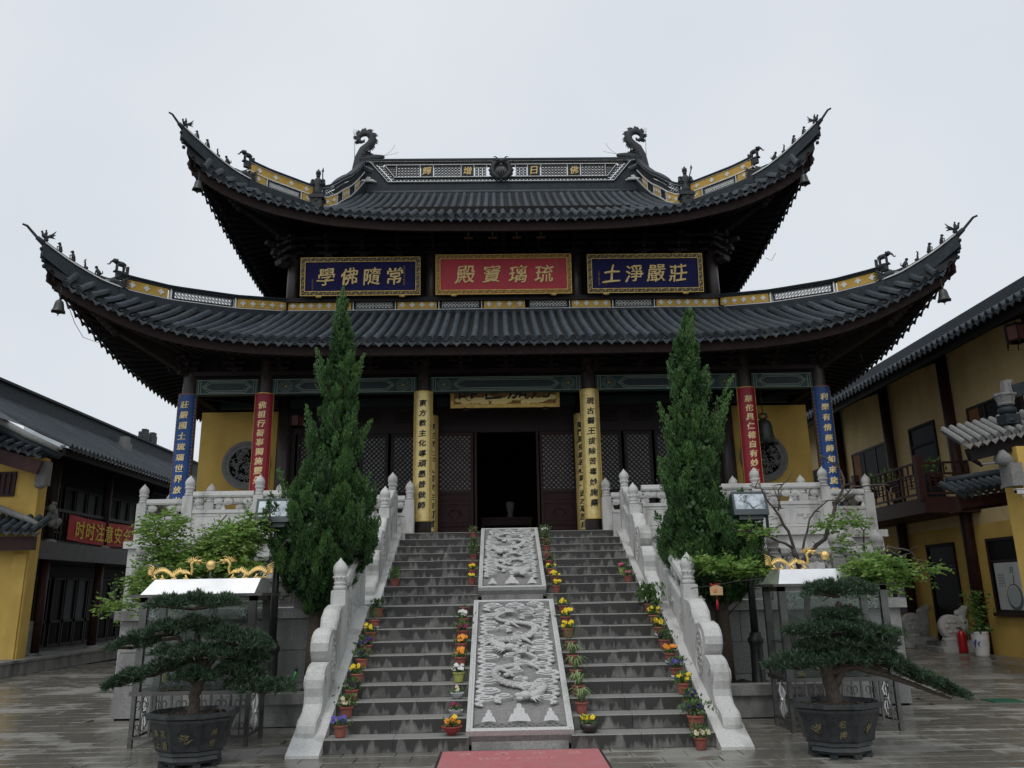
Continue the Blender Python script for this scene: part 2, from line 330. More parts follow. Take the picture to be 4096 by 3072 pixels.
    def mesh(s, name, mats, off=(0,0,0)):
        me = bpy.data.meshes.new(name)
        o = Vector(off)
        me.from_pydata([(a-o.x, b-o.y, c-o.z) for a, b, c in s.v], [], s.f)
        for mm in (mats if isinstance(mats, (list, tuple)) else [mats]): me.materials.append(MATS[mm])
        if s.f:
            me.polygons.foreach_set('material_index', s.m); me.polygons.foreach_set('use_smooth', s.s)
        me.update(); return me

def origin_of(parent):
    v = Vector((0,0,0)); p = parent
    while p is not None: v = v + p.location; p = p.parent
    return v
def put(name, me, parent=None, loc=None, M=None):
    o = bpy.data.objects.new(name, me); COL.objects.link(o)
    if parent is not None: o.parent = parent
    base = origin_of(parent) if parent is not None else Vector((0,0,0))
    if M is not None:
        M = M.copy(); M.translation = M.translation-base; o.matrix_basis = M
    elif loc is not None: o.location = Vector(loc)-base
    return o
def part(name, mb, mats, parent, label=None, kind=None):
    """A mesh in world coordinates hung under its thing (parents are only ever translated)."""
    o = put(name, mb.mesh(name, mats, origin_of(parent)), parent, origin_of(parent))
    if label: o['label'] = label
    if kind: o['kind'] = kind
    return o
def tag(o, label, cat, group=None):
    o['label'] = label; o['category'] = cat
    if group: o['group'] = group
    return o
def thing(name, label, cat, loc=(0,0,0), group=None):
    o = bpy.data.objects.new(name, None); COL.objects.link(o); o.location = loc; o.empty_display_size = .2
    return tag(o, label, cat, group)
def solo(name, mb, mats, label, cat, loc=(0,0,0), group=None):
    o = put(name, mb.mesh(name, mats, loc), None, loc); return tag(o, label, cat, group)
def structure(name, mb, mats, loc=(0,0,0)):
    o = put(name, mb.mesh(name, mats, loc), None, loc); o['kind'] = 'structure'; return o

# fast leaf clouds ------------------------------------------------------
def leaf_mesh(name, C, D, Nn, ln, wd, mats, mi=None, tone=None):
    """N diamond leaves: centre-base C, direction D, side hint Nn, length and width arrays."""
    C = np.asarray(C, float); D = np.asarray(D, float); D /= np.linalg.norm(D, axis=1, keepdims=True)+1e-9
    S = np.cross(D, Nn); S /= np.linalg.norm(S, axis=1, keepdims=True)+1e-9
    ln = np.broadcast_to(np.asarray(ln, float), (len(C),))[:, None]; wd = np.broadcast_to(np.asarray(wd, float), (len(C),))[:, None]
    V = np.empty((len(C), 4, 3)); V[:, 0] = C; V[:, 1] = C+D*ln*.45+S*wd*.5; V[:, 2] = C+D*ln; V[:, 3] = C+D*ln*.45-S*wd*.5
    n = len(C); me = bpy.data.meshes.new(name); me.vertices.add(n*4); me.loops.add(n*4); me.polygons.add(n)
    me.vertices.foreach_set('co', V.reshape(-1)); me.loops.foreach_set('vertex_index', np.arange(n*4, dtype=np.int32))
    me.polygons.foreach_set('loop_start', np.arange(0, n*4, 4, dtype=np.int32))
    for mm in (mats if isinstance(mats, (list, tuple)) else [mats]): me.materials.append(MATS[mm])
    if mi is not None: me.polygons.foreach_set('material_index', np.asarray(mi, dtype=np.int32))
    if tone is not None:
        at = me.attributes.new('tone', 'FLOAT', 'POINT'); at.data.foreach_set('value', np.repeat(np.clip(np.asarray(tone, float), 0, 1), 4).astype(np.float32))
    me.update(calc_edges=True); return me
def rand_dirs(n, zmin=-1.0):
    v = RNG.normal(size=(n, 3)); v /= np.linalg.norm(v, axis=1, keepdims=True)
    if zmin > -1: v[:, 2] = np.abs(v[:, 2])*(1-zmin)+zmin
    return v

# lettering -------------------------------------------------------------
_tx = {}
def glyph(ch, bold=0.012, wob=0.012):
    """Brush-like character outline as (verts, faces), centred, one unit high."""
    key = (ch, bold, wob)
    if key in _tx: return _tx[key]
    cu = bpy.data.curves.new('glyph', 'FONT'); cu.body = ch; cu.size = 1.0; cu.offset = bold; cu.resolution_u = 3; cu.extrude = 0.5
    ob = bpy.data.objects.new('glyph', cu); COL.objects.link(ob)
    dg = bpy.context.evaluated_depsgraph_get(); dg.update()
    me = bpy.data.meshes.new_from_object(ob.evaluated_get(dg))
    vs = [tuple(v.co) for v in me.vertices]; fs = [tuple(p.vertices) for p in me.polygons]
    bpy.data.objects.remove(ob); bpy.data.curves.remove(cu); bpy.data.meshes.remove(me)
    if vs:
        xs = [v[0] for v in vs]; ys = [v[1] for v in vs]; cx, cy = (min(xs)+max(xs))/2, (min(ys)+max(ys))/2
        h = 1.0 if wob == 0 else max(max(ys)-min(ys), (max(xs)-min(xs))*.9, .25)
        ph = sum(map(ord, ch)) % 17
        q = []
        for x, y, z in vs:
            x, y = (x-cx)/h, (y-cy)/h
            x2 = x+wob*math.sin(9*y+ph)+.10*y*(wob > 0)+wob*.6*math.sin(23*x+11*y+ph); y2 = y+wob*math.sin(8*x+1.7*ph)+.07*x*(wob > 0)+wob*.6*math.sin(19*y-13*x)
            q.append((x2, y2, z))
        vs = q
    _tx[key] = (vs, fs); return _tx[key]
def write(mb, ch, fn, size, depth=.01, m=0, bold=.012, wob=.012, sx=1.0, nib=0.0):
    """fn(u, v, d): metres right, up and out of the surface -> world point."""
    vs, fs = glyph(ch, bold, wob)
    if nib:                                                    # broad-nib stroke: the outline dragged along the brush slant
        for k, o in enumerate((-1, 0, 1)): mb.add([fn((x+o*nib)*size*sx, (y-o*nib*.7)*size, (z+.5)*depth*(1+.09*k)) for x, y, z in vs], fs, m)
    elif vs: mb.add([fn(x*size*sx, y*size, (z+.5)*depth) for x, y, z in vs], fs, m)
# ================================================================== ground, paving, terraces, stairs
R_, T_, LAND = 0.16, 0.3464, 1.2777
W_ = 2.294                       # half width of the stairs
SL = 0.615                       # half width of the carved slabs
def step_y(k): return (k-1)*T_ if k <= 10 else 9*T_+LAND+(k-11)*T_
Y_LAND = 9*T_; Y_UP = step_y(11); Y_TOP = step_y(19)
Z_LAND = 10*R_; Z_TOP = 19*R_

g = MB(); g.add([(-900,-300,-.03),(900,-300,-.03),(900,1500,-.03),(-900,1500,-.03)], [(0,1,2,3)])
ground = structure('ground', g, 'paving')
# paving slabs, each with its own edges; the ones that show largest are single pieces
def paving():
    SX, SY, GAP = .62, .31, .010
    cells = []
    for j in range(-10, 60):
        y = j*SY-.02
        off = (.5 if j % 2 else 0)*SX + (.11 if j % 3 == 0 else 0)
        for i in range(-26, 27):
            x = i*SX+off
            if x < -12.2 or x > 12.8 or y < -2.2 or y > 14: continue
            if abs(x) < 2.75 and y > .05: continue
            if abs(x) < 6.5 and y > 2.9: continue
            if abs(x) < 8.9 and y > 8.2: continue
            if abs(x) < 4.5 and 1.95 < y: continue
            vis = -1.5-.10*x < y+.4 and abs(x+.2) < (y+10.05)*.66+.3
            d = math.hypot(x+.2, y+10.05)
            cells.append((not vis, d, x, y))
    cells.sort()
    def slab(mb, x, y, z):
        a, b, t = SX/2-GAP/2, SY/2-GAP/2, .006
        i_ = .055
        vs = [(x-a,y-b,z-.04),(x+a,y-b,z-.04),(x+a,y+b,z-.04),(x-a,y+b,z-.04),(x-a+t,y-b+t,z),(x+a-t,y-b+t,z),(x+a-t,y+b-t,z),(x-a+t,y+b-t,z),
              (x-a,y-b,z-t),(x+a,y-b,z-t),(x+a,y+b,z-t),(x-a,y+b,z-t),(x-a+i_,y-b+i_,z),(x+a-i_,y-b+i_,z),(x+a-i_,y+b-i_,z),(x-a+i_,y+b-i_,z)]
        mb.add(vs, [(12,13,14,15),(4,5,13,12),(5,6,14,13),(6,7,15,14),(7,4,12,15),(8,9,5,4),(9,10,6,5),(10,11,7,6),(11,8,4,7),(0,1,9,8),(1,2,10,9),(2,3,11,10),(3,0,8,11)])
    unit = MB(); slab(unit, 0, 0, 0); um = unit.mesh('paving_slab', 'paving')
    def worn(me): at = me.attributes.new('edge', 'FLOAT', 'POINT'); at.data.foreach_set('value', [0.0 if i % 16 >= 12 else 1.0 for i in range(len(me.vertices))])
    worn(um)
    rest = MB()
    for q, (hid, d, x, y) in enumerate(cells):
        z = RNG.uniform(-.003, .003)
        if q < 290:
            o = put('paving_slab', um, ground, (x, y, z)); o.rotation_euler = (RNG.uniform(-.003,.003), RNG.uniform(-.003,.003), 0)
        else: slab(rest, x, y, z)
    worn(part('paving_beyond', rest, 'paving', ground, kind='stuff').data)
paving()
# green drain cover let into the yard
DX, DY = 7.45, 3.05
dm = MB(); dm.b2(DX,DX+.5,DY,DY+.4,-.01,.012)
for i in range(5): dm.b2(DX+.03,DX+.47,DY+.04+.07*i,DY+.08+.07*i,.012,.018)
solo('drain_cover', dm, 'glass_green', 'small green drain cover set in the paving at far right', 'drain cover', (DX+.25,DY+.2,0))

def stone_wall(name, label, x0, x1, y0, y1, z0, z1, courses, lens, capz, mats=('wall_stone','granite_old'), over=.08, cat='terrace', seed=3, cap=True):
    """Ashlar terrace: dark core, every facing block of the front and the two flanks a piece, a slab cap."""
    t = thing(name, label, cat, ((x0+x1)/2, y0, z0))
    core = MB(); core.b2(x0+.03, x1-.03, y0+.03, y1, z0, z1-.02); part('core', core, mats[0], t)
    rnd = random.Random(seed); hz = (z1-z0)/courses
    for c in range(courses):
        a = z0+c*hz; x = x0
        first = True
        while x < x1-.01:
            L = lens*(rnd.uniform(.85,1.15) if not first else rnd.uniform(.5,1.0)); first = False
            e = min(x+L, x1)
            if x1-e < .3: e = x1
            b = MB(); q = rnd.uniform(0,.006); b.b2(x+.006, e-.006, y0+q, y0+.06, a+.006, a+hz-.006); part('stone_block', b, mats[0], t); x = e
        for sx in (x0, x1):
            y = y0+.065
            while y < y1-.01:
                e = min(y+lens*rnd.uniform(.9,1.1), y1); b = MB(); q = rnd.uniform(0,.006)
                if sx == x0: b.b2(x0+q, x0+.06, y, e-.008, a+.004, a+hz-.004)
                else: b.b2(x1-.06, x1-q, y, e-.008, a+.004, a+hz-.004)
                part('stone_block', b, mats[0], t); y = e
    if cap:
        x = x0-over
        while x < x1+over-.01:
            e = min(x+1.6, x1+over); b = MB(); b.b2(x+.002, e-.002, y0-over, y1, z1, capz); part('cap_slab', b, mats[1], t); x = e
    return t

# low planting beds either side of the stairs
for s, nm in ((-1,'left'),(1,'right')):
    xa, xb = sorted((s*2.72, s*4.75))
    t = thing('planting_bed', f'low stone-kerbed planting bed {nm} of the stairs, below the cypress', 'planter', ((xa+xb)/2, 2.1, 0), 'planting beds')
    b = MB(); b.b2(xa, xb, 2.10, 2.28, 0, .30); part('bed_wall', b, 'granite_old', t)
    x = xa
    while x < xb-.01:
        e = min(x+1.1, xb); b = MB(); b.b2(x+.003, e-.003, 2.05, 2.36, .30, .44); part('kerb_stone', b, 'granite_old', t); x = e
    b = MB()
    nx = 24
    for i in range(nx):
        for j in range(6):
            pass
    vs, fs = [], []
    for i in range(nx+1):
        for j in range(5): vs.append((xa+(xb-xa)*i/nx, 2.3+.86*j/4, .37+.04*math.sin(i*1.7+j)+.02*math.sin(i*.7)))
    fs = [(i*5+j, (i+1)*5+j, (i+1)*5+j+1, i*5+j+1) for i in range(nx) for j in range(4)]
    b.add(vs, fs, 0, True); part('soil', b, 'soil', t)

# middle terrace (left and right of the stairs), upper platform
for s, nm in ((-1,'left'),(1,'right')):
    xa, xb = sorted((s*2.70, s*6.22))
    stone_wall('stone_terrace', f'grey ashlar terrace wall {nm} of the stairs behind the planting bed', xa, xb, 3.16, 7.19, 0, 1.45, 3, 1.15, 1.6, seed=5+s)
stone_wall('stone_platform', 'tall grey stone platform that carries the temple hall', -8.62, 8.62, 8.42, 22, 0, 2.88, 7, 1.3, 3.04, mats=('granite','granite'), seed=9)
for s, nm in ((-1,'left'),(1,'right')):
    xa, xb = sorted((s*2.30, s*7.08))
    stone_wall('forward_platform', f'pale stone front platform {nm} of the upper flight', xa, xb, 7.22, 8.33, 1.6, 2.88, 3, 1.2, 3.04, mats=('granite','granite'), seed=20+s)
b = MB(); b.b2(-2.29, 2.29, 7.6, 8.33, 0, 3.03)
landing_block = b

# ------------------------------------------------------------------ stairs
st = thing('stone_staircase', 'wide weathered grey stone stairs in two flights up to the temple door', 'stairs', (0,0,0))
part('landing_floor', landing_block, 'granite_old', st)
b = MB(); b.b2(-2.69, 2.69, Y_LAND+.36, 7.18, 0, Z_LAND-.006); b.b2(-SL, SL, .3, Y_LAND+.4, 0, .25); part('landing_core', b, 'granite_old', st)
for k in range(1, 20):
    for s in (-1, 1):
        xa, xb = sorted((s*SL*.98, s*W_))
        j = xa+(xb-xa)*random.uniform(.42, .6)
        y0 = step_y(k); y1 = y0+T_+.03 if k not in (10, 19) else (Y_UP+.03 if k == 10 else Y_TOP+.5)
        for a, c in ((xa, j-.002), (j+.002, xb)):
            b = MB(); dz = random.uniform(-.003, .003); z0, z1 = (k-1)*R_+.001, k*R_+dz; e = .008; y0j = y0+random.uniform(-.004,.004)
            vs = [(a,y0j,z0),(c,y0j,z0),(c,y1,z0),(a,y1,z0),(a,y0j,z1-e),(c,y0j,z1-e),(c,y1,z1-e),(a,y1,z1-e),(a,y0j+e,z1),(c,y0j+e,z1),(c,y1,z1),(a,y1,z1)]
            b.add(vs, [(0,3,2,1),(8,9,10,11),(0,1,5,4),(4,5,9,8),(1,2,6,5),(5,6,10,9),(2,3,7,6),(6,7,11,10),(3,0,4,7),(7,4,8,11)])
            part('step', b, 'step_stone', st)
# sloping kerb slabs of both flights
def yz(x0, x1): return lambda u, v, d: (x0+(x1-x0)*d, u, v)
for s in (-1, 1):
    for y0, z0, yb, zb in ((-.22, 0, Y_LAND+.02, Z_LAND+.012), (Y_UP-.24, Z_LAND, Y_TOP+.02, Z_TOP+.012)):
        b = MB(); n = 3
        for i in range(n):
            a, c = i/n, (i+1)/n
            ya, yc, za, zc = y0+(yb-y0)*a, y0+(yb-y0)*c-.004, z0+.03+(zb-z0-.03)*a, z0+.03+(zb-z0-.03)*c
            b.prism([(ya,z0-.002),(yc,z0-.002),(yc,zc),(ya,za)], yz(*sorted((s*(W_+.004), s*2.68))), 0, 1)
        part('side_kerb', b, 'granite', st)

# ------------------------------------------------------------------ balustrades
def bud_profile():
    return [(.085,0),(.098,.02),(.098,.05),(.075,.07),(.092,.085),(.092,.10),(.078,.115),(.086,.135),(.094,.16),(.094,.195),(.088,.205),(.104,.245),(.110,.28),(.104,.32),(.086,.355),(.058,.39),(.032,.415),(.014,.44),(.004,.455)]
def post_mesh(h, mname):
    b = MB(); w = .105; hb = h-.455
    b.b2(-w, w, -w, w, 0, hb-.012); b.b2(-w+.014, w-.014, -w+.014, w-.014, hb-.012, hb)
    for sgn in (-1, 1):                                        # raised panel on the faces
        b.b2(-w+.028, w-.028, sgn*w-.004, sgn*w+.004, .10, hb-.10); b.b2(sgn*w-.004, sgn*w+.004, -w+.028, w-.028, .10, hb-.10)
    p = bud_profile()
    b.lathe((0,0,hb), p[:10], 12); b.lathe((0,0,hb), p[9:], 10, tw=.16)
    for j in range(10):                                        # lotus petals round the collar
        a = 2*PI*j/10; b.ell((.088*math.cos(a), .088*math.sin(a), hb+.178), (.022,.022,.024), nu=5, nv=4)
    return b.mesh('post', mname)
POSTS = {(1.33,'granite'): post_mesh(1.33,'granite'), (1.10,'granite_old'): post_mesh(1.10,'granite_old'), (1.33,'granite_old'): post_mesh(1.33,'granite_old')}
def rail_bay(t, A, B, hz, mname, carve=0, open_=True):
    """One bay between two post feet A and B: base panel with recessed fields, open band on cloud brackets, top rail."""
    A, B = Vector(A), Vector(B); d = B-A; L = math.hypot(d.x, d.y); ux, uy = d.x/L, d.y/L; sl = d.z/L
    def fn(u, v, w): return (A.x+ux*u-uy*w, A.y+uy*u+ux*w, A.z+sl*u+v)
    def bar(b, u0, u1, v0, v1, w0, w1):
        b.hexa([fn(u0,v0,w0),fn(u1,v0,w0),fn(u1,v0,w1),fn(u0,v0,w1),fn(u0,v1,w0),fn(u1,v1,w0),fn(u1,v1,w1),fn(u0,v1,w1)])
    e = .108; k = hz/1.33
    b = MB(); bar(b, e, L-e, .02, .50*k, -.055, .055); bar(b, e, L-e, .50*k, .57*k, -.075, .075); p = part('panel', b, mname, t)
    nf = max(1, round((L-.2)/.75)); wf = (L-2*e)/nf
    for i in range(nf):
        c0, c1 = e+wf*i+.06, e+wf*(i+1)-.06; b = MB()
        for w in (-.055, .055):
            o = .008 if w > 0 else -.008
            for (a0,a1,v0,v1) in ((c0,c1,.09,.105),(c0,c1,.435*k,.45*k),(c0,c0+.015,.105,.435*k),(c1-.015,c1,.105,.435*k)):
                bar(b, a0, a1, v0, v1, min(w,w+o), max(w,w+o))
            rr = random.Random(carve*31+i); cu, cv = (c0+c1)/2, .27*k
            for q in range(9):                                 # shallow carved sprays of leaves
                a = rr.uniform(0, PI*.9)+(.1); ln = rr.uniform(.08,.20); pu, pv = cu+rr.uniform(-.16,.10), cv+rr.uniform(-.10,.03)
                pts = [fn(pu+ln*math.cos(a)*s_, pv+(ln*.6*math.sin(a))*s_-.03*s_*s_, w+o*.9) for s_ in (0,.35,.7,1)]
                b.tube(pts, [.006,.011,.009,.002], 4)
        part('carved_field', b, mname, t)
    if open_:
        spots = [e+.02, L-e-.02]+[L*(i+1)/(nf) for i in range(nf-1)] if nf > 1 else [e+.02, L-e-.02, L/2]
        for u in spots:
            b = MB(); zc = .57*k
            cfn = lambda du, dv, w: fn(u+du, dv, w)
            for (v, r) in ((0,.055),):
                prof = [(zc+.0,.055),(zc+.03,.05),(zc+.08,.030),(zc+.13,.045),(zc+.16,.06)]
                n = 8; vs = []; fs = []
                for v_, r_ in prof:
                    for j in range(n): vs.append(cfn(r_*math.cos(2*PI*j/n), v_*1, r_*.8*math.sin(2*PI*j/n)))
                fs = [(i*n+j, i*n+(j+1)%n, (i+1)*n+(j+1)%n, (i+1)*n+j) for i in range(len(prof)-1) for j in range(n)]
                b.add(vs, fs, 0, True)
            for sgn in (-1, 1):                                # paired cloud heads
                for r_, w_ in ((.105,.045),(.070,.058),(.034,.068)):
                    n = 10; ring = [(r_*1.05*math.cos(2*PI*j/n), r_*.82*math.sin(2*PI*j/n)) for j in range(n)]
                    b.prism([(sgn*.095+x, zc+.190+y) for x, y in ring], lambda a, c, w: cfn(a, c, w), -w_, w_)
            part('cloud_bracket', b, mname, t)
    b = MB(); z0 = .84*k
    prof = [(-.07,z0),(.07,z0),(.085,z0+.04),(.07,z0+.115),(.045,z0+.13),(-.045,z0+.13),(-.07,z0+.115),(-.085,z0+.04)]
    n = len(prof); vs = [fn(e-.005, v, w) for w, v in prof]+[fn(L-e+.005, v, w) for w, v in prof]
    b.add(vs, [tuple(range(n)), tuple(range(2*n-1,n-1,-1))]+[(i,n+i,n+(i+1)%n,(i+1)%n) for i in range(n)]); part('rail', b, mname, t)
def balustrade(label, pts, h, mname, bays=None, name='stone_balustrade', posts=None):
    t = thing(name, label, 'balustrade', pts[0], 'stone balustrades')
    for i, p in enumerate(pts):
        if posts and i not in posts: continue
        put('post', POSTS[(h, mname)], t, p)
    for i in range(len(pts)-1): rail_bay(t, pts[i], pts[i+1], h, mname, carve=i+len(label))
    return t
SCROLL = [(.14,.02),(.08,.12),(.075,.22),(.10,.30),(.17,.37),(.28,.40),(.36,.43),(.43,.50),(.44,.58),(.42,.68),(.43,.78),(.48,.87),(.57,.935),(.68,.965),(.76,.965),(.70,1.02),(.655,1.10),(.66,1.20),(.72,1.29),(.83,1.355),(.95,1.375),(1.06,1.36),(1.17,1.36),(1.20,1.43),(1.28,1.54),(1.40,1.62),(1.55,1.66),(1.74,1.66),(1.74,.92)]
def scroll_stone(t, s, dy, dz):
    xa, xb = sorted((s*2.42, s*2.65)); base = [(1.74,.86),(.14,.12)]
    poly = [(u, v) for u, v in SCROLL[:-1]]+[(1.74,.88)]
    low = [(u+dy, v+dz) for u, v in poly]
    n = len(low); cu = sum(p[0] for p in low)/n; cv = sum(p[1] for p in low)/n; b = MB()
    bev = .022
    inner = []
    for i in range(n):                                          # inset outline for a rounded edge
        p0, p1, p2 = Vector(low[i-1]), Vector(low[i]), Vector(low[(i+1)%n]); tt = (p2-p0); tt = tt.normalized() if tt.length else Vector((1,0))
        nn = Vector((-tt.y, tt.x)); q = p1+nn*bev
        if (Vector((cu,cv))-p1).dot(nn) < 0 and False: q = p1-nn*bev
        inner.append(q)
    area = sum(low[i][0]*low[(i+1)%n][1]-low[(i+1)%n][0]*low[i][1] for i in range(n))
    if area < 0: inner = [Vector(low[i])*2-inner[i] for i in range(n)]
    vs = []
    for x, ring in ((xa, inner), (xa+bev*1.3, low), (xb-bev*1.3, low), (xb, inner)): vs += [(x, q[0], q[1]) for q in ring]
    fs = [tuple(range(n)), tuple(range(4*n-1, 3*n-1, -1))]+[(r*n+i, (r+1)*n+i, (r+1)*n+(i+1)%n, r*n+(i+1)%n) for r in range(3) for i in range(n)]
    b.add(vs, fs); part('scroll_stone', b, 'granite', t)
    for x, o in ((xa, -1), (xb, 1)):                            # oval medallion with carved scrollwork on both faces
        b = MB(); c = (1.02+dy, .98+dz); n = 20; vs = []; fs = []
        for r_, e_ in ((.27,.0),(.265,.012),(.235,.012),(.23,.0)): vs += [(x+o*e_, c[0]+r_*.78*math.cos(2*PI*j/n)-.06*math.sin(2*PI*j/n), c[1]+r_*1.12*math.sin(2*PI*j/n)) for j in range(n)]
        fs = [(r*n+j, r*n+(j+1)%n, (r+1)*n+(j+1)%n, (r+1)*n+j) for r in range(3) for j in range(n)]; b.add(vs, fs)
        rr = random.Random(4)
        for q in range(16):
            a = rr.uniform(0,2*PI); r_ = rr.uniform(.03,.19); u, v = c[0]+r_*.75*math.cos(a), c[1]+r_*math.sin(a)
            pts = [(x+o*.006, u+.035*math.cos(tt_)*(1-tt_/8), v+.035*math.sin(tt_)*(1-tt_/8)) for tt_ in (0,1,2,3,4,5)]; b.tube(pts, [.006,.012,.013,.012,.010,.004], 4)
        part('medallion', b, 'granite', t)
        for (u0, v0, rr_) in ((.50,.72,.10),(.33,.27,.07),(1.32,1.42,.09)):   # incised scroll curls
            b = MB(); pts = [(x+o*.002, u0+dy+rr_*(1-a/9)*math.cos(a), v0+dz+rr_*1.3*(1-a/9)*math.sin(a)) for a in np.linspace(0,5.2,10)]; b.tube(pts, .008, 4); part('curl', b, 'granite', t)
XB = 2.53
for s, nm in ((-1,'left'),(1,'right')):
    zA, zB = (1.85+.22)*.4619+.03, Z_LAND+.005
    t = balustrade(f'carved stone balustrade with scroll end on the {nm} edge of the lower flight', [(s*XB,1.85,zA),(s*XB,3.35,zB)], 1.33, 'granite'); scroll_stone(t, s, 0, 0)
    y1 = 6.22; zA2 = Z_LAND+(y1-Y_UP+.24)*.4675+.03
    t = balustrade(f'carved stone balustrade with scroll end on the {nm} edge of the upper flight', [(s*XB,y1,zA2),(s*XB,7.32,Z_TOP)], 1.33, 'granite'); scroll_stone(t, s, 4.38, 1.62)
    balustrade(f'dark weathered stone balustrade on the {nm} middle terrace behind the cabinet', [(s*3.42,3.34,1.6),(s*4.32,3.34,1.6),(s*5.36,3.34,1.6),(s*6.06,3.34,1.6),(s*6.06,4.4,1.6)], 1.10, 'granite_old')
    balustrade(f'pale front stone balustrade {nm} of the stair head, before the red couplet', [(s*2.80,7.36,Z_TOP),(s*4.05,7.36,Z_TOP),(s*5.42,7.36,Z_TOP),(s*6.93,7.36,Z_TOP)], 1.33, 'granite', posts={2,3})
    balustrade(f'pale rear stone balustrade along the gallery {nm} of the door', [(s*2.30,8.66,Z_TOP),(s*3.9,8.66,Z_TOP),(s*5.32,8.66,Z_TOP),(s*6.93,8.66,Z_TOP),(s*8.48,8.66,Z_TOP),(s*8.48,10.2,Z_TOP)], 1.33, 'granite')

# ------------------------------------------------------------------ carved dragon slabs
def dragon_slab(label, y0, z0, y1, z1, half, seed):
    t = thing('carved_slab', label, 'relief slab', (0, y0, z0), 'carved dragon slabs')
    A, B = Vector((0,y0,z0)), Vector((0,y1,z1)); d = (B-A); L = d.length; d = d/L; nrm = Vector((0,-d.z,d.y))
    def fn(u, v, w): return tuple(A+Vector((u,0,0))+d*v+nrm*w)
    def slabbox(b, u0,u1,v0,v1,w0,w1,m=0):
        b.hexa([fn(u0,v0,w0),fn(u1,v0,w0),fn(u1,v1,w0),fn(u0,v1,w0),fn(u0,v0,w1),fn(u1,v0,w1),fn(u1,v1,w1),fn(u0,v1,w1)], m)
    fr = half*.115
    b = MB(); slabbox(b, -half, half, 0, L, -.16, -.045); part('field', b, 'slab_ground', t)
    b = MB()
    for (u0,u1,v0,v1) in ((-half,-half+fr,0,L),(half-fr,half,0,L),(-half+fr,half-fr,0,fr*.8),(-half+fr,half-fr,L-fr*.8,L)):
        slabbox(b,u0,u1,v0,v1,-.05,.02)
    for (u0,u1,v0,v1) in ((-half+fr*.35,-half+fr*.6,.02,L-.02),(half-fr*.6,half-fr*.35,.02,L-.02)): slabbox(b,u0,u1,v0,v1,.02,.032)
    part('border', b, 'slab_stone', t)
    rr = random.Random(seed); iw = half-fr
    def cloud(u, v, a, flip):
        b = MB()
        for sc, w0, w1, ou in ((1.0,-.046,.006,0),(.66,.0,.026,.12),(.34,.01,.040,.0)):
            n = 14; ring = []
            for j in range(n):
                th = 2*PI*j/n; rad = 1+.10*math.sin(5*th+seed); ring.append((u+flip*ou*a+a*sc*rad*math.cos(th), v+a*.44*sc*rad*math.sin(th)))
            b.prism(ring, fn, w0, w1)
        pts = []; x, y = u-flip*a*.6, v-a*.35
        for q in range(9): pts.append(fn(x+flip*a*.38*math.sin(q*1.15), y-q*a*.085, -.012))
        b.tube(pts, [.022]*7+[.016,.006], 5, flat=.9); part('cloud', b, 'slab_stone', t)
    rows = 14; mid = []
    for i in range(rows):
        v = L*(.20+.76*i/(rows-1))
        cols = (-.74,.76) if i % 2 else (-.78,.70)
        if i >= rows-2: cols = (-.66,.02,.66) if i == rows-1 else (-.35,.35,.8)
        for cc in cols:
            cloud(cc*iw*.92+rr.uniform(-.02,.02), v+rr.uniform(-.03,.03), iw*(.26+rr.uniform(-.05,.05)), 1 if cc < 0 else -1)
        if i < 12: cloud(rr.uniform(-.35,.35)*iw, v+.05, iw*rr.uniform(.15,.22), rr.choice((-1,1)))
    # two coiling dragons: scaly body, crest, mane, legs
    for q, (v0, v1, sg) in enumerate(((.20,.52,1),(.55,.88,-1))):
        b = MB(); n = 70; pts = []; rad = []
        for i in range(n):
            tt = i/(n-1); u = sg*iw*.62*math.sin(tt*2*PI*1.35+.4)*(1-.25*tt); v = L*(v0+(v1-v0)*(tt+.05*math.sin(tt*12)))
            pts.append(fn(u, v, .012+.020*math.sin(tt*15))); rad.append((.055 if tt > .08 else .07)*(1-.66*tt**1.6)*(iw/.54))
        b.tube(pts, rad, 8, flat=.75)
        for i in range(4, n-4, 2):                              # back scales / fin
            p = Vector(pts[i]); tn = (Vector(pts[i+1])-Vector(pts[i-1])).normalized(); sd = nrm.cross(tn).normalized(); r_ = rad[i]
            b.add([p+sd*r_*.8+nrm*.01, p+sd*r_*1.7-tn*r_*.5+nrm*.012, p+sd*r_*.8-tn*r_*.9+nrm*.01, p+sd*r_*.6-tn*r_*.4+nrm*.035], [(0,1,3),(1,2,3),(0,3,2)])
            b.ell(p+nrm*r_*.55, (r_*.7,r_*.5,r_*.35), nu=6, nv=4)
        h = Vector(pts[0]); e = sg
        b.ell(h+Vector((-e*.05,0,0))+nrm*.03, (.085,.06,.055)); b.ell(h+Vector((-e*.13,0,0))+d*.01+nrm*.025, (.06,.035,.035)); b.ell(h+Vector((-e*.12,0,0))-d*.045+nrm*.015, (.055,.025,.025))
        for a in np.linspace(-1.1,1.1,9):                       # mane
            dv = Vector((e*math.cos(a),0,0))+d*math.sin(a); b.tube([h+dv*.05+nrm*.02, h+dv*.13+nrm*.03+d*.02, h+dv*.21+nrm*.01+d*.05], [.018,.014,.003], 4)
        for sg2 in (-1,1): b.tube([h+nrm*.05, h+Vector((e*.05,0,0))+d*(.05*sg2+.05)+nrm*.05, h+Vector((e*.12,0,0))+d*(.07*sg2+.06)+nrm*.03], [.014,.011,.003], 4)
        for i in (14, 24, 40, 52):
            p = Vector(pts[i]); sd = 1 if i % 4 == 0 else -1; k = p+Vector((sd*.10,0,0))-d*.06; f = k+Vector((sd*.06,0,0))-d*.09
            b.tube([p,k,f], [.035,.028,.018], 5)
            for a in (-.5,0,.5): b.tube([f, f+Vector((sd*.04*math.cos(a),0,0))-d*(.05*math.cos(a))+Vector((.05*math.sin(a),0,0))], [.012,.003], 4)
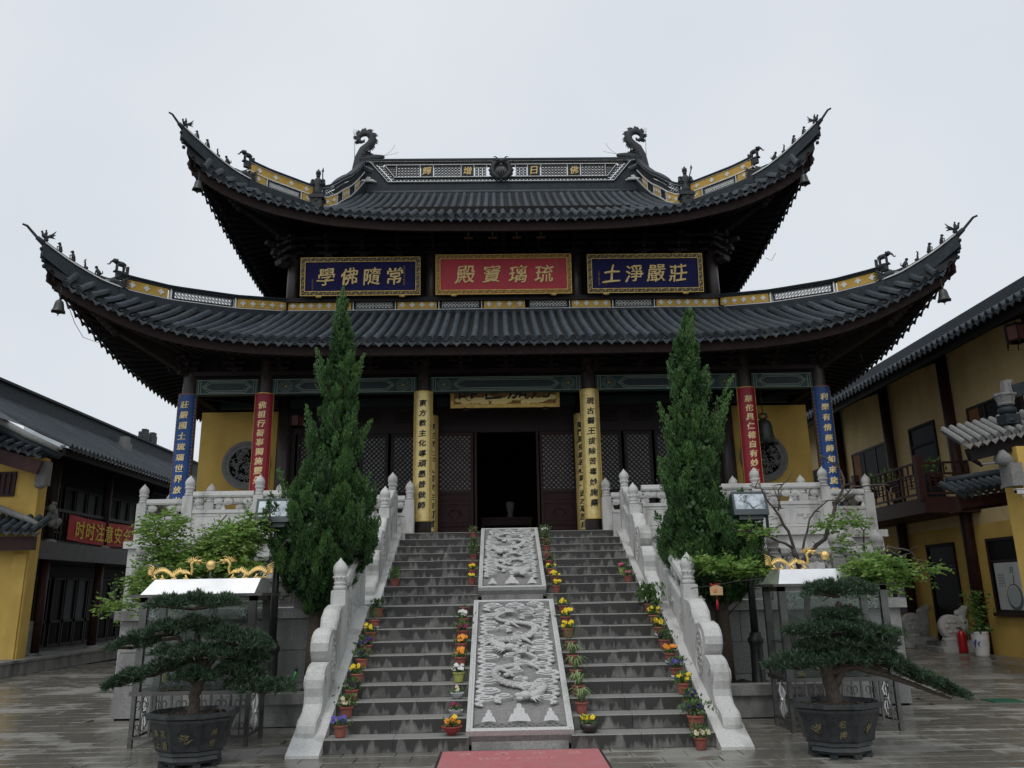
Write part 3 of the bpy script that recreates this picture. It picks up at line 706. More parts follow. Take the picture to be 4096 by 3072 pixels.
        p = Vector(pts[-1]); tn = (p-Vector(pts[-4])).normalized(); sd = nrm.cross(tn)
        for a in np.linspace(-.9,.9,7): b.tube([p, p+(tn*math.cos(a)+sd*math.sin(a))*.12+nrm*.02, p+(tn*math.cos(a*1.2)+sd*math.sin(a*1.2))*.24], [.013,.011,.003], 4)
        part('dragon_relief', b, 'slab_stone', t)
    b = MB()
    for (u, v, r_) in ((.18*iw,.33,.055),(-.25*iw,.36,.05),(.35*iw,.66,.05)): b.ell(fn(u, v*L, .0), (r_,r_,r_*.6))
    part('flaming_pearl', b, 'slab_stone', t)
    for u, a in ((-.66,.8),(0,1.25),(.68,.85)):                  # rock islands rising from waves
        b = MB()
        for sc, h in ((1,.55),(.62,.95),(.30,1.25)):
            w = a*iw*.20*sc; hh = a*.22*h
            b.prism([(u*iw-w, .115*L*.5),(u*iw+w,.115*L*.5),(u*iw+w*.7,.06*L+hh),(u*iw,.06*L+hh+.02),(u*iw-w*.7,.06*L+hh)], fn, -.032, .006+.012*(1-sc))
        part('rock_island', b, 'slab_stone', t)
    b = MB()
    for r in range(4):
        for i in range(12):
            c = -iw+iw*2*(i+.5*(r%2)+.25)/12; 
            if abs(c) > iw-.04: continue
            for q in (.055,.035): b.tube([fn(c+q*math.cos(a), fr*.9+.012+r*.032+q*.7*math.sin(a), -.022) for a in np.linspace(0,PI,6)], .006, 4)
    part('waves', b, 'slab_ground', t)
    b = MB(); b.b2(-half*.9, half*.9, y0+.05, y0+.6, z0-.33 if z0 < 1 else z0-.26, z0-.02)
    part('plinth', b, 'granite_old', t)
dragon_slab('larger carved granite slab with dragons and clouds in the lower flight', .02, .20, 3.18, 1.655, .635, 3)
dragon_slab('smaller carved granite slab with dragons and clouds in the upper flight', 4.44, 1.86, 7.22, 3.10, .60, 8)
# ================================================================== temple hall
hall = thing('temple_hall', 'two-tiered temple hall with dark upswept tiled roofs on the stone platform', 'temple', (0, 9.0, Z_TOP))
YC, YW = 9.0, 10.9                     # gallery column row, wall line
COLX = (2.03, 5.9, 7.76)
def lerp_tab(tab, x): return float(np.interp(x, [a for a, _ in tab], [b for _, b in tab]))
LOW_E = [(0,7.16),(3.2,7.17),(4.5,7.18),(5.67,7.24),(6.42,7.32),(7.17,7.43),(7.8,7.58),(8.43,7.80),(9.0,8.05),(9.6,8.35),(10.0,8.6),(10.25,8.82)]
UP_E = [(0,11.15),(2.1,11.17),(3.0,11.20),(3.7,11.26),(4.4,11.33),(4.9,11.41),(5.42,11.52),(5.94,11.63),(6.46,11.78),(6.9,11.95),(7.32,12.14),(7.7,12.36),(7.95,12.54),(8.2,12.80)]
LOW_H = [(6.0,9.35),(7.08,9.06),(8.26,8.86),(9.06,8.84),(9.38,8.90),(9.65,9.03),(9.92,9.18),(10.13,9.33),(10.31,9.47)]
UP_H = [(5.05,12.86),(5.4,12.80),(5.72,12.78),(6.17,12.77),(6.54,12.76),(6.94,12.80),(7.26,12.88),(7.5,13.0),(7.71,13.13),(7.95,13.3),(8.16,13.45),(8.32,13.58)]
class Roof: pass
LO, UP = Roof(), Roof()
LO.ex, LO.ey, LO.xc, LO.yc, LO.tab, LO.hip, LO.x_in, LO.y_in, LO.z_in, LO.cx, LO.a, LO.b = 9.66, 7.1, 10.25, 6.5, LOW_E, LOW_H, 6.0, 10.75, 9.33, 5.5, .84, .16
UP.ex, UP.ey, UP.xc, UP.yc, UP.tab, UP.hip, UP.x_in, UP.y_in, UP.z_in, UP.cx, UP.a, UP.b = 7.75, 9.0, 8.2, 8.5, UP_E, UP_H, 4.95, 14.7, 15.05, 4.2, .80, .20
YBACK = {id(LO): 19.6, id(UP): 19.0}
def eave(rf, x):
    ax = abs(x); y = rf.ey-(rf.ey-rf.yc)*max(0, (ax-rf.cx)/(rf.xc-rf.cx))**2.2
    return y, lerp_tab(rf.tab, ax)+.13
def hip_y(rf, ax): return rf.yc+(rf.xc-ax)
def row_top(rf, x):
    ax = abs(x)
    if ax <= rf.x_in: return rf.y_in, rf.z_in
    return hip_y(rf, ax), lerp_tab(rf.hip, ax)-(.20 if rf is UP else .17)
def surf(rf, x, t):
    ye, ze = eave(rf, x); yt, zt = row_top(rf, x)
    return (x, ye+(yt-ye)*t, ze+(zt-ze)*(rf.a*t+rf.b*t*t))
# side slopes share the eave table: walk along Y, height by distance from the corner
def side_pt(rf, s, w, t):
    """w = distance along the side measured like |x| on the front (0 = far along the flank, xc = corner)."""
    y = rf.yc+(rf.xc-w)
    ax, z = (rf.xc-(rf.ey-eave(rf, w)[0])*0)-( (rf.xc-rf.ex)-(rf.ey-eave(rf,w)[0])*(rf.xc-rf.ex)/(rf.ey-rf.yc) ), lerp_tab(rf.tab, abs(w) if w > 0 else 0)+.13
    if w > rf.x_in: xt, zt = w, lerp_tab(rf.hip, w)-(.20 if rf is UP else .17)
    else:
        xt = rf.x_in; zt = 9.33 if rf is LO else min(12.86+.0, 13.4)
    x = ax+(xt-ax)*t
    return (s*x, y, z+(zt-z)*(rf.a*t+rf.b*t*t))

RT = {}
for rf, nm in ((LO,'lower_roof'),(UP,'upper_roof')):
    b = MB(); nx, nt = 84, 10; vs = []
    for i in range(nx+1):
        x = -rf.xc+2*rf.xc*i/nx
        for j in range(nt+1): vs.append(surf(rf, x, j/nt))
    fs = [(i*(nt+1)+j, (i+1)*(nt+1)+j, (i+1)*(nt+1)+j+1, i*(nt+1)+j+1) for i in range(nx) for j in range(nt)]
    b.add(vs, fs, 0, True)
    for s in (-1, 1):                                        # flanks
        vs = []; ws = np.linspace(rf.xc, rf.xc-(YBACK[id(rf)]-rf.yc), 40)
        for w in ws:
            for j in range(7): vs.append(side_pt(rf, s, w, j/6))
        fs = [(i*7+j, i*7+j+1, (i+1)*7+j+1, (i+1)*7+j) for i in range(39) for j in range(6)]
        if s < 0: fs = [f[::-1] for f in fs]
        b.add(vs, fs, 0, True)
    if rf is UP:                                             # back slope and gable walls close the volume
        b.add([(-7.7,YBACK[id(rf)]+1.6,11.4),(7.7,YBACK[id(rf)]+1.6,11.4),(4.95,15.2,15.05),(-4.95,15.2,15.05)], [(0,1,2,3)])
        for s in (-1,1): b.add([(s*4.98,11.6,12.8),(s*4.98,YBACK[id(rf)],12.8),(s*4.98,15,15.3)], [(0,1,2)])
    else:
        b.add([(-9.6,YBACK[id(rf)],7.3),(9.6,YBACK[id(rf)],7.3),(6.0,17,9.33),(-6.0,17,9.33)], [(0,1,2,3)])
    RT[nm] = part(nm, b, 'roof_bed', hall)
# barrel tile rows with overlapping joints, round end tiles, pointed drip tiles
PITCH = .25
def barrel(b, pts, r=.078):
    P = [Vector(p) for p in pts]; n = 6; vs = []; k = 0; ring = []
    cum = [0]
    for i in range(1, len(P)): cum.append(cum[-1]+(P[i]-P[i-1]).length)
    L = cum[-1]; nt = max(2, int(L/.30))
    def at(s):
        i = min(len(P)-2, max(0, int(np.searchsorted(cum, s)-1))); f = (s-cum[i])/max(1e-6, cum[i+1]-cum[i]); return P[i].lerp(P[i+1], f), (P[i+1]-P[i]).normalized()
    stations = []
    for q in range(nt): stations += [(q*L/nt, r*1.07), ((q+.96)*L/nt, r*.97)]
    side0 = None
    for s, rr in stations:
        p, tn = at(s); side = tn.cross(Vector((0,0,1))).normalized(); up = side.cross(tn).normalized()
        for j in range(n): a = PI*j/(n-1); vs.append(p+side*math.cos(a)*rr+up*(math.sin(a)*rr*1.32+.012))
    m = len(stations)
    fs = [(i*n+j, (i+1)*n+j, (i+1)*n+j+1, i*n+j+1) for i in range(m-1) for j in range(n-1)]
    b.add(vs, fs, 0, True)
def end_disc(b, p, tn, r=.086, th=.03):
    p = Vector(p); tn = Vector(tn).normalized(); side = tn.cross(Vector((0,0,1))).normalized(); up = side.cross(tn); n = 10
    def rg(rad, d): return [p+side*rad*math.cos(2*PI*j/n)+up*(rad*math.sin(2*PI*j/n)+.012)-tn*d for j in range(n)]
    vs = rg(r, -th)+rg(r, th)+rg(r*.78, th)+rg(r*.72, th-.008)
    b.add(vs, [(q*n+j, q*n+(j+1)%n, (q+1)*n+(j+1)%n, (q+1)*n+j) for q in range(3) for j in range(n)]+[tuple(3*n+j for j in range(n))])
def drip(b, p, sd, out):
    p, sd, out = Vector(p), Vector(sd).normalized(), Vector(out).normalized(); dn = Vector((0,0,-1))
    o = [(-.10,.0),(-.10,-.035),(-.065,-.07),(-.03,-.10),(0,-.135),(.03,-.10),(.065,-.07),(.10,-.035),(.10,0),(.05,-.022),(0,-.03),(-.05,-.022)]
    f = [p+sd*u+Vector((0,0,v))+out*.03 for u, v in o]; k = [q-out*.025 for q in f]; n = len(o)
    b.add(f+k, [tuple(range(n)), tuple(range(2*n-1,n-1,-1))]+[(i,n+i,n+(i+1)%n,(i+1)%n) for i in range(n)])
for rf, par in ((LO, RT['lower_roof']), (UP, RT['upper_roof'])):
    k = int(rf.xc/PITCH)
    for i in range(-k, k+1):
        x = i*PITCH
        if abs(x) > rf.xc-.12: continue
        top = .985
        if rf is UP and abs(x) < 4.95: top = .93
        if rf is LO and abs(x) < 6: top = .93
        jx, jz, j2 = random.uniform(-.010,.010), random.uniform(-.006,.010), random.uniform(-.008,.008)
        pts = [(p[0]+jx+j2*math.sin(3*t+i), p[1]+jz, p[2]+jz*.6+.006*math.sin(5*t+i*1.7)) for t in np.linspace(0, top, 12) for p in (surf(rf, x, t),)]
        if abs(x) > rf.x_in and row_top(rf,x)[0]-eave(rf,x)[0] < .25: continue
        b = MB(); barrel(b, pts); part('tile_row', b, 'roof_tile', par)
        tn = Vector(pts[1])-Vector(pts[0])
        b = MB(); end_disc(b, pts[0], tn); part('tile_end', b, 'roof_tile', par)
        x2 = x+PITCH/2
        if abs(x2) < rf.xc-.05:
            p2 = surf(rf, x2, 0); q1 = Vector(surf(rf, x2-.05, 0)); q2 = Vector(surf(rf, x2+.05, 0)); b = MB(); drip(b, Vector(p2)+Vector((0,0,-.005)), q2-q1, (0,-1,0)); part('drip_tile', b, 'roof_tile', par)
    for s in (-1, 1):
        w = rf.xc-.22
        while rf.yc+(rf.xc-w) < YBACK[id(rf)]-.3:
            pts = [side_pt(rf, s, w, t) for t in np.linspace(0, .97, 7)]
            if (Vector(pts[-1])-Vector(pts[0])).length > .2:
                b = MB(); barrel(b, pts); end_disc(b, pts[0], Vector(pts[1])-Vector(pts[0]))
                p0 = side_pt(rf, s, w-.125, 0); p1 = side_pt(rf, s, w-.175, 0); p2 = side_pt(rf, s, w-.075, 0); drip(b, p0, Vector(p2)-Vector(p1), (s,0,0)); part('side_tile_row', b, 'roof_tile', par)
            w -= PITCH
# eave fascia (dark red board), soffit, rafters
for rf, nm in ((LO,'lower'),(UP,'upper')):
    th, dn = (.26, .0) if rf is LO else (.30, .0)
    b = MB(); xs = np.linspace(-rf.xc+.03, rf.xc-.03, 60); vs = []
    for x in xs:
        y, z = eave(rf, x); z -= .03; y += .10
        vs += [(x,y,z-.02),(x,y,z-th),(x,y+.09,z-th),(x,y+.09,z-.02)]
    fs = [(i*4+j, i*4+(j+1)%4, (i+1)*4+(j+1)%4, (i+1)*4+j) for i in range(59) for j in range(4)]; b.add(vs, fs)
    for s in (-1,1):
        vs = []; ws = np.linspace(rf.xc-.03, rf.xc-(YBACK[id(rf)]-rf.yc), 40)
        for w in ws:
            p = side_pt(rf, s, w, 0); q_ = min(1, max(0, (w-(rf.xc-1.2))/1.2)); x = p[0]-s*(.26-.16*q_); z = p[2]-.03; t2 = .12+(th-.12)*q_; vs += [(x,p[1],z-.02),(x,p[1],z-t2),(x-s*.09,p[1],z-t2),(x-s*.09,p[1],z-.02)]
        b.add(vs, [(i*4+j, i*4+(j+1)%4, (i+1)*4+(j+1)%4, (i+1)*4+j) for i in range(39) for j in range(4)])
    part('eave_board', b, 'fascia', hall)
    b = MB(); yin = YC if rf is LO else YW; zin = 7.62 if rf is LO else 11.95; xin = 7.76 if rf is LO else 5.9
    nsec = 60; vs = []
    def soff(x, t):
        y, z = eave(rf, x); z -= th*.8; y += .15
        ax = abs(x); s_ = 1 if x >= 0 else -1; xe = min(ax, xin)
        return (s_*(ax+(xe-ax)*t), y+(yin-y)*t, z+(zin-z)*t)
    for x in np.linspace(-rf.xc+.1, rf.xc-.1, nsec+1):
        vs += [soff(x,0), soff(x,.5), soff(x,1)]
    b.add(vs, [(i*3+j, i*3+j+1, (i+1)*3+j+1, (i+1)*3+j) for i in range(nsec) for j in range(2)])
    def soff_s(s, w, t):
        p = side_pt(rf, s, w, 0); x, y, z = p[0]-s*.30, p[1], p[2]-.13; ye = max(y, yin) if w > xin else y
        return (x+(s*xin-x)*t, y+(ye-y)*t, z+(zin-z)*t)
    for s in (-1,1):
        vs = []
        for w in np.linspace(rf.xc-.1, rf.xc-(YBACK[id(rf)]-rf.yc), 41): vs += [soff_s(s,w,0), soff_s(s,w,.5), soff_s(s,w,1)]
        b.add(vs, [(i*3+j, (i+1)*3+j, (i+1)*3+j+1, i*3+j+1) for i in range(40) for j in range(2)])
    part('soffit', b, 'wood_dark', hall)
    b = MB()
    for x in np.arange(-rf.xc+.2, rf.xc-.1, .25):
        a, c = Vector(soff(x,0)), Vector(soff(x,1)); b.beam(a+Vector((0,0,-.06)), c+Vector((0,0,-.06)), .09, .10)
    for s in (-1,1):
        w = rf.xc-.2
        while rf.yc+(rf.xc-w) < YBACK[id(rf)]-.3:
            b.beam(Vector(soff_s(s,w,0))+Vector((0,0,-.06)), Vector(soff_s(s,w,1))+Vector((0,0,-.06)), .09, .10); w -= .25
    part('rafters', b, 'wood_dark', hall, kind='stuff')
    for s in (-1,1):                                          # corner beams with carved noses
        c = Vector((s*(rf.xc-.10), rf.yc+.10, eave(rf, rf.xc)[1]-.22)); i_ = Vector((s*xin, yin, zin-.18))
        b = MB(); b.beam(i_, c.lerp(i_, .12), .22, .30); 
        m_ = c.lerp(i_, .42); dd = (c-i_).normalized()
        for q in range(5): b.ell(m_+dd*(.12*q-.1)+Vector((0,0,-.34+.045*q)), (.13,.13,.12), nu=7, nv=5)
        b.beam(i_+Vector((0,0,-.3)), m_+Vector((0,0,-.22)), .2, .26)
        part('corner_beam', b, 'wood_brown', hall)

# ------------------------------------------------------------------ ridge walls (yellow panels, openwork, white trim)
def flower(b, P, U, V, N, r, m):
    """Four-petal plaster flower."""
    for a in range(4):
        d = U if a == 0 else (V if a == 1 else (-U if a == 2 else -V)); e = V if a in (0,2) else U
        c = P+d*r*.58; n = 7
        ring = [c+U*(r*.42*math.cos(2*PI*j/n))+V*(r*.42*math.sin(2*PI*j/n)) for j in range(n)]
        b.add([q+N*.012 for q in ring]+[q-N*.112 for q in ring], [tuple(range(n)), tuple(range(2*n-1,n-1,-1))]+[(j,(j+1)%n,n+(j+1)%n,n+j) for j in range(n)], m)
    k = [P+U*x*r*.3+V*y*r*.3+N*z_ for z_ in (-.113,.013) for x, y in ((-1,-1),(1,-1),(1,1),(-1,1))]; b.hexa(k, m)
class Path:
    def __init__(s, pts):
        s.P = [Vector(p) for p in pts]; s.c = [0.0]
        for i in range(1, len(s.P)): s.c.append(s.c[-1]+(s.P[i]-s.P[i-1]).length)
        s.L = s.c[-1]
    def at(s, u):
        u = min(max(u, 0), s.L); i = min(len(s.P)-2, max(0, int(np.searchsorted(s.c, u)-1))); f = (u-s.c[i])/max(1e-6, s.c[i+1]-s.c[i])
        return s.P[i].lerp(s.P[i+1], f)
    hs = staticmethod(lambda u: 1.0)
    def frame(s, u):
        t = (s.at(u+.12)-s.at(u-.12)); h = Vector((t.x, t.y, 0)).normalized(); n = Vector((h.y, -h.x, 0))   # outward normal (to the viewer's right of travel)
        return t.normalized(), n
def strip(b, path, u0, u1, h0, h1, w0, w1, m=0, step=.18):
    n = max(1, int((u1-u0)/step)); vs = []
    for i in range(n+1):
        u = u0+(u1-u0)*i/n; p = path.at(u); t, nn = path.frame(u); z = Vector((0,0,path.hs(u)))
        vs += [p+nn*w0+z*h0, p+nn*w1+z*h0, p+nn*w1+z*h1, p+nn*w0+z*h1]
    fs = [(i*4+j, (i+1)*4+j, (i+1)*4+(j+1)%4, i*4+(j+1)%4) for i in range(n) for j in range(4)]+[(0,1,2,3),(n*4+3,n*4+2,n*4+1,n*4)]
    b.add(vs, fs, m)
def panel_row(parent, path, u0, u1, h0, h1, kind, flowers=3, rings=None):
    fr = .018
    if kind == 'y':
        b = MB(); strip(b, path, u0+.03, u1-.03, h0, h1, -.05, .05); o = part('yellow_panel', b, 'ridge_yellow', parent)
        for i in range(flowers):
            b = MB(); u = u0+.03+(u1-u0-.06)*(i+.5)/flowers; p = path.at(u); t, n = path.frame(u)
            flower(b, p+Vector((0,0,(h0+h1)/2*path.hs(u)))+n*.05, t, Vector((0,0,1)), n, min(.078,(h1-h0)*.32), 0)
            part('plaster_flower', b, 'white_trim', parent)
    else:
        b = MB(); strip(b, path, u0+.02, u0+.05, h0, h1, -.05, .05, 0); strip(b, path, u1-.05, u1-.02, h0, h1, -.05, .05, 0)
        strip(b, path, u0+.05, u1-.05, h0, h0+.03, -.05, .05, 0); strip(b, path, u0+.05, u1-.05, h1-.03, h1, -.05, .05, 0)
        part('panel_frame', b, 'ridge_dark', parent)
        b = MB(); hh = h1-h0-.06; rows = 2; r = hh/rows/2*1.05; n = max(1, int((u1-u0-.1)/(2*r*.93)))
        for i in range(n):
            for j in range(rows):
                u = u0+.05+(u1-u0-.1)*(i+.5)/n; p = path.at(u)+Vector((0,0,(h0+.03+hh*(j+.5)/rows)*path.hs(u))); t, nn = path.frame(u); k = 10; vs = []
                for rad, w in ((r*1.0,.03),(r*.68,.03),(r*.68,-.03),(r*1.0,-.03)):
                    vs += [p+t*rad*math.cos(2*PI*q/k)+Vector((0,0,1))*rad*math.sin(2*PI*q/k)+nn*w for q in range(k)]
                b.add(vs, [(a*k+q, ((a+1)%4)*k+q, ((a+1)%4)*k+(q+1)%k, a*k+(q+1)%k) for a in range(4) for q in range(k)])
        part('openwork_lattice', b, 'white_trim' if kind == 'l' else 'ornament', parent)
def trims(parent, path, u0, u1, hs):
    b = MB()
    for h in hs:
        for sg in (1,-1): strip(b, path, u0, u1, h-.015, h+.015, sg*.052, sg*.068) if sg > 0 else strip(b, path, u0, u1, h-.015, h+.015, -.068, -.052)
    return part('white_line', b, 'white_trim', parent)
def sideposts(parent, path, us, h0, h1):
    b = MB()
    for u in us: strip(b, path, u-.012, u+.012, h0, h1, -.062, .062, 0, step=1)
    part('white_line', b, 'white_trim', parent)
lowridge = []
# lower band: front straight run at the wall, then down each hip to the dragon head
def low_hip_pts(s): return [(s*x, hip_y(LO, x), lerp_tab(LOW_H, x)-.03) for x in np.linspace(6.0, 9.12, 16)]
path = Path([(x, 10.75, 9.32) for x in np.linspace(-6.0, 6.0, 30)])
def band(parent, path, u0, u1, h, cells, seg='front'):
    b = MB(); strip(b, path, u0, u1, -.35, .03, -.10, .10); strip(b, path, u0, u1, h-.045, h, -.075, .075); strip(b, path, u0, u1, h, h+.035, -.11, .11); strip(b, path, u0, u1, .03, .06, -.06, .06)
    part('ridge_body', b, 'ridge_dark', parent)
    trims(parent, path, u0, u1, [.045, h-.03])
band_root = MB(); band_root.b2(-6.05, 6.05, 10.80, 10.86, 9.0, 9.34); lower_ridge = part('lower_ridge', band_root, 'ridge_dark', hall)
H = .37
band(lower_ridge, path, 0, path.L, H, None)
cells = [(-.60,.60,'y',4),(.66,1.78,'l',0),(1.84,2.98,'y',4),(3.04,4.14,'l',0),(4.20,5.98,'y',7)]
us = []
for x0, x1, k, n in cells:
    panel_row(lower_ridge, path, x0+6.0, x1+6.0, .075, H-.06, k, n); us += [x1+6.03]
    if x0 > 0: panel_row(lower_ridge, path, 6.0-x1, 6.0-x0, .075, H-.06, k, n); us += [6.0-x1-.03] if x1 < 5.9 else []
us += [6.63, 5.37]
sideposts(lower_ridge, path, [u for u in us if .1 < u < path.L-.1], .03, H-.03)
for s in (-1, 1):
    hp = Path(low_hip_pts(s)); band(lower_ridge, hp, 0, hp.L, H, None)
    def ux(x): return hp.L*(x-6.0)/(9.12-6.0)
    for x0, x1, k, n in ((6.02,7.06,'y',5),(7.12,8.24,'l',0),(8.30,9.06,'y',3)): panel_row(lower_ridge, hp, ux(x0), ux(x1), .075, H-.06, k, n)
    sideposts(lower_ridge, hp, [ux(7.09), ux(8.27)], .03, H-.03)
# upper hips + vertical ridges: one flowing wall with two rows of panels
upper_ridge = part('upper_ridge', MB().b2(-4.9, 4.9, 14.86, 15.14, 14.7, 15.28), 'ridge_dark', hall)
def up_path(s):
    pts = [(s*x, hip_y(UP, x), lerp_tab(UP_H, x)-.02) for x in np.linspace(6.98, 5.25, 14)]
    vert = [(5.03, 11.66, 12.98), (4.95, 12.0, 13.28), (4.90, 12.45, 13.62), (4.86, 12.9, 13.93), (4.84, 13.4, 14.32), (4.82, 13.9, 14.72), (4.80, 14.4, 15.15), (4.78, 14.8, 15.50)]
    return [Vector(p) for p in pts]+[Vector((s*a, b_, c)) for a, b_, c in vert]
for s in (-1, 1):
    P = Path(up_path(s)); H2 = .60; P.hs = lambda u: 1.0+.38*min(1, max(0, (u-2.0)/.9))
    b = MB(); strip(b, P, 0, P.L, -.35, .04, -.11, .11); strip(b, P, 0, P.L, H2-.03, H2, -.07, .07); strip(b, P, 0, P.L, H2, H2+.035, -.09, .09); strip(b, P, 0, P.L, .297, .323, -.058, .058); strip(b, P, 0, P.L, .04, .07, -.06, .06)
    part('ridge_body', b, 'ridge_dark', upper_ridge); trims(upper_ridge, P, 0, P.L, [.055, .31, H2-.025])
    # travel distances of the turning point
    tk = (Vector(up_path(s)[0])-Vector(up_path(s)[13])).length
    kt = P.c[14]
    lo = [(0.02,.52,'y',1),(.56,1.60,'l',0),(1.64,2.05,'y',1),(2.35,2.90,'y',2),(2.95,3.40,'d',0),(3.45,4.2,'y',3),(4.25,5.1,'d',0),(5.15,6.0,'y',3)]
    for a, c, k, n in lo:
        if c < P.L: panel_row(upper_ridge, P, a, c, .075, .290, k, n)
    panel_row(upper_ridge, P, .02, 2.05, .33, H2-.045, 'y', 4); panel_row(upper_ridge, P, 2.35, P.L-.35, .33, H2-.045, 'd')
    sideposts(upper_ridge, P, [.54,1.62,2.07,2.33,2.925,3.425,4.225,5.125], .05, .30)
# thin swept tips beyond the dragon heads, spike at the end
def tip_path(rf, s, x0, x1, n=12): return [Vector((s*x, hip_y(rf, x), lerp_tab(rf.hip, x))) for x in np.linspace(x0, x1, n)]
for rf, x0, x1, spike in ((LO, 9.0, 10.30, (10.56, 6.19, 9.80)), (UP, 6.9, 8.32, (8.53, 8.17, 13.88))):
    for s in (-1, 1):
        P = Path(tip_path(rf, s, x0, x1)); b = MB()
        n = 14; vs = []
        for i in range(n+1):
            u = P.L*i/n; p = P.at(u); t, nn = P.frame(u); d0 = -.42+.12*i/n
            vs += [p+nn*-.09+Vector((0,0,d0)), p+nn*.09+Vector((0,0,d0)), p+nn*.07+Vector((0,0,.02)), p+nn*-.07+Vector((0,0,.02))]
        b.add(vs, [(i*4+j, (i+1)*4+j, (i+1)*4+(j+1)%4, i*4+(j+1)%4) for i in range(n) for j in range(4)]+[(n*4+3,n*4+2,n*4+1,n*4)])
        strip(b, P, 0, P.L, .02, .055, -.085, .085); strip(b, P, 0, P.L, .055, .09, -.06, .06)
        e = P.at(P.L); sp = Vector((s*spike[0], spike[1], spike[2])); dd = (sp-e).normalized()
        b.tube([e-dd*.15+Vector((0,0,.03)), e+Vector((0,0,.03)), e.lerp(sp,.35), e.lerp(sp,.37), sp-dd*.02, sp+Vector((s*.06,-.05,.005))], [.07,.062,.05,.032,.027,.022], 6)
        for q in range(4): b.ell(e+Vector((-s*.02*q, .02*q, -.12-.13*q)), (.06-.004*q,.06,.05), nu=6, nv=4)
        part('swept_tip', b, 'ridge_dark', lower_ridge if rf is LO else upper_ridge)
        b = MB(); strip(b, P, 0, P.L-.03, .018, .052, -.099, -.085); strip(b, P, 0, P.L-.03, .018, .052, .085, .099); part('white_line', b, 'white_trim', lower_ridge if rf is LO else upper_ridge)

# ------------------------------------------------------------------ main ridge with openwork, characters, medallion
main_ridge = part('main_ridge', MB().b2(-4.62, 4.62, 14.93, 15.09, 15.28, 15.56), 'ridge_dark', hall)
b = MB(); n = 8
b.tube([(x, 14.9, 15.16) for x in np.linspace(-4.8, 4.8, 12)], .10, 8); part('ridge_roll', b, 'roof_tile', main_ridge)
def rq(b, q, y0, y1, m=0):
    vs = [(x, y0, z) for x, z in q]+[(x, y1, z) for x, z in q]; k = len(q); b.add(vs, [tuple(range(k)), tuple(range(2*k-1,k-1,-1))]+[(i,(i+1)%k,k+(i+1)%k,k+i)[::-1] for i in range(k)], m)
b = MB()
b.b2(-4.62, 4.62, 14.86, 15.14, 16.40, 16.46); b.b2(-4.66, 4.66, 14.90, 15.10, 16.46, 16.50); b.b2(-3.95, 3.95, 14.90, 15.10, 15.56, 15.60)
b.b2(-3.72, 3.72, 14.93, 15.07, 15.76, 15.81); b.b2(-4.05, 4.05, 14.93, 15.07, 16.23, 16.28)
for s in (-1,1):
    rq(b, [(s*3.86,15.60),(s*3.94,15.60),(s*4.60,16.40),(s*4.50,16.40)], 14.91, 15.09); rq(b, [(s*3.66,15.81),(s*3.74,15.81),(s*4.08,16.23),(s*3.99,16.23)], 14.93, 15.07)
    rq(b, [(s*3.95,15.2),(s*4.9,15.2),(s*4.9,16.35),(s*4.61,16.40),(s*3.945,15.60)], 14.95, 15.05)
part('ridge_frame', b, 'ridge_dark', main_ridge)
b = MB()
for z, x in ((15.615,3.93),(15.785,3.72),(16.255,4.03),(16.385,4.55)):
    b.b2(-x, x, 14.895, 14.908, z-.011, z+.011)
for s in (-1,1):
    b.beam((s*3.93,14.895,15.615),(s*4.56,14.895,16.385),.014,.022); b.beam((s*3.71,14.915,15.80),(s*4.04,14.915,16.24),.014,.022)
part('white_line', b, 'white_trim', main_ridge)
b = MB(); r = .062
def ring(b, x, z, r, m=0):
    k = 8; vs = []
    for rad, y in ((r,14.955),(r*.66,14.955),(r*.66,15.045),(r,15.045)): vs += [(x+rad*math.cos(2*PI*q/k), y, z+rad*math.sin(2*PI*q/k)) for q in range(k)]
    b.add(vs, [(a*k+q, ((a+1)%4)*k+q, ((a+1)%4)*k+(q+1)%k, a*k+(q+1)%k) for a in range(4) for q in range(k)], m)
for i in range(66):
    x = -4.2+8.4*i/65; ring(b, x*1.02, 16.34, .05)
    if abs(x) < 3.75: ring(b, x, 15.68, .055)
for s in (-1,1):
    for i in range(7):
        for o in (-.06,.06): ring(b, s*(3.83+.50*i/6+o), 15.73+.58*i/6-o*.6, .058)
    for i in range(4):
        for j in range(i+1): ring(b, s*(3.66+.085*j), 15.88+.09*i, .05)
part('ring_row', b, 'carving_grey', main_ridge)
chars = [(-2.58,'輝'),(-1.17,'增'),(1.15,'日'),(2.55,'佛')]
segs = [(-3.62,-2.84),(-2.34,-1.41),(-.92,-.52),(.52,.90),(1.41,2.30),(2.80,3.62)]
for a, c in segs:
    b = MB(); nx = max(2, int((c-a)/.105))
    for i in range(nx):
        for j in range(4): ring(b, a+(c-a)*(i+.5)/nx, 15.865+.103*j, .060)
    part('openwork_lattice', b, 'carving_grey', main_ridge)
    b = MB(); b.b2(a-.03, a-.012, 14.9, 14.93, 15.81, 16.23); b.b2(c+.012, c+.03, 14.9, 14.93, 15.81, 16.23); part('white_line', b, 'white_trim', main_ridge)
for x, ch in chars:
    b = MB(); b.b2(x-.21, x+.21, 14.93, 15.07, 15.815, 16.225); p = part('character_tile', b, 'ridge_dark', main_ridge)
    b = MB(); write(b, ch, lambda u, v, d: (x+u, 14.93-d, 16.02+v), .29, .02, bold=.002, nib=.014); part('character', b, 'gilt', main_ridge)
b = MB(); b.lathe((0,0,0), [(.40,-.06),(.42,0),(.40,.06)], 20); M = Matrix.Rotation(PI/2, 4, 'X')
b.v = [tuple(M @ Vector(v)+Vector((0,14.93,16.02))) for v in b.v]
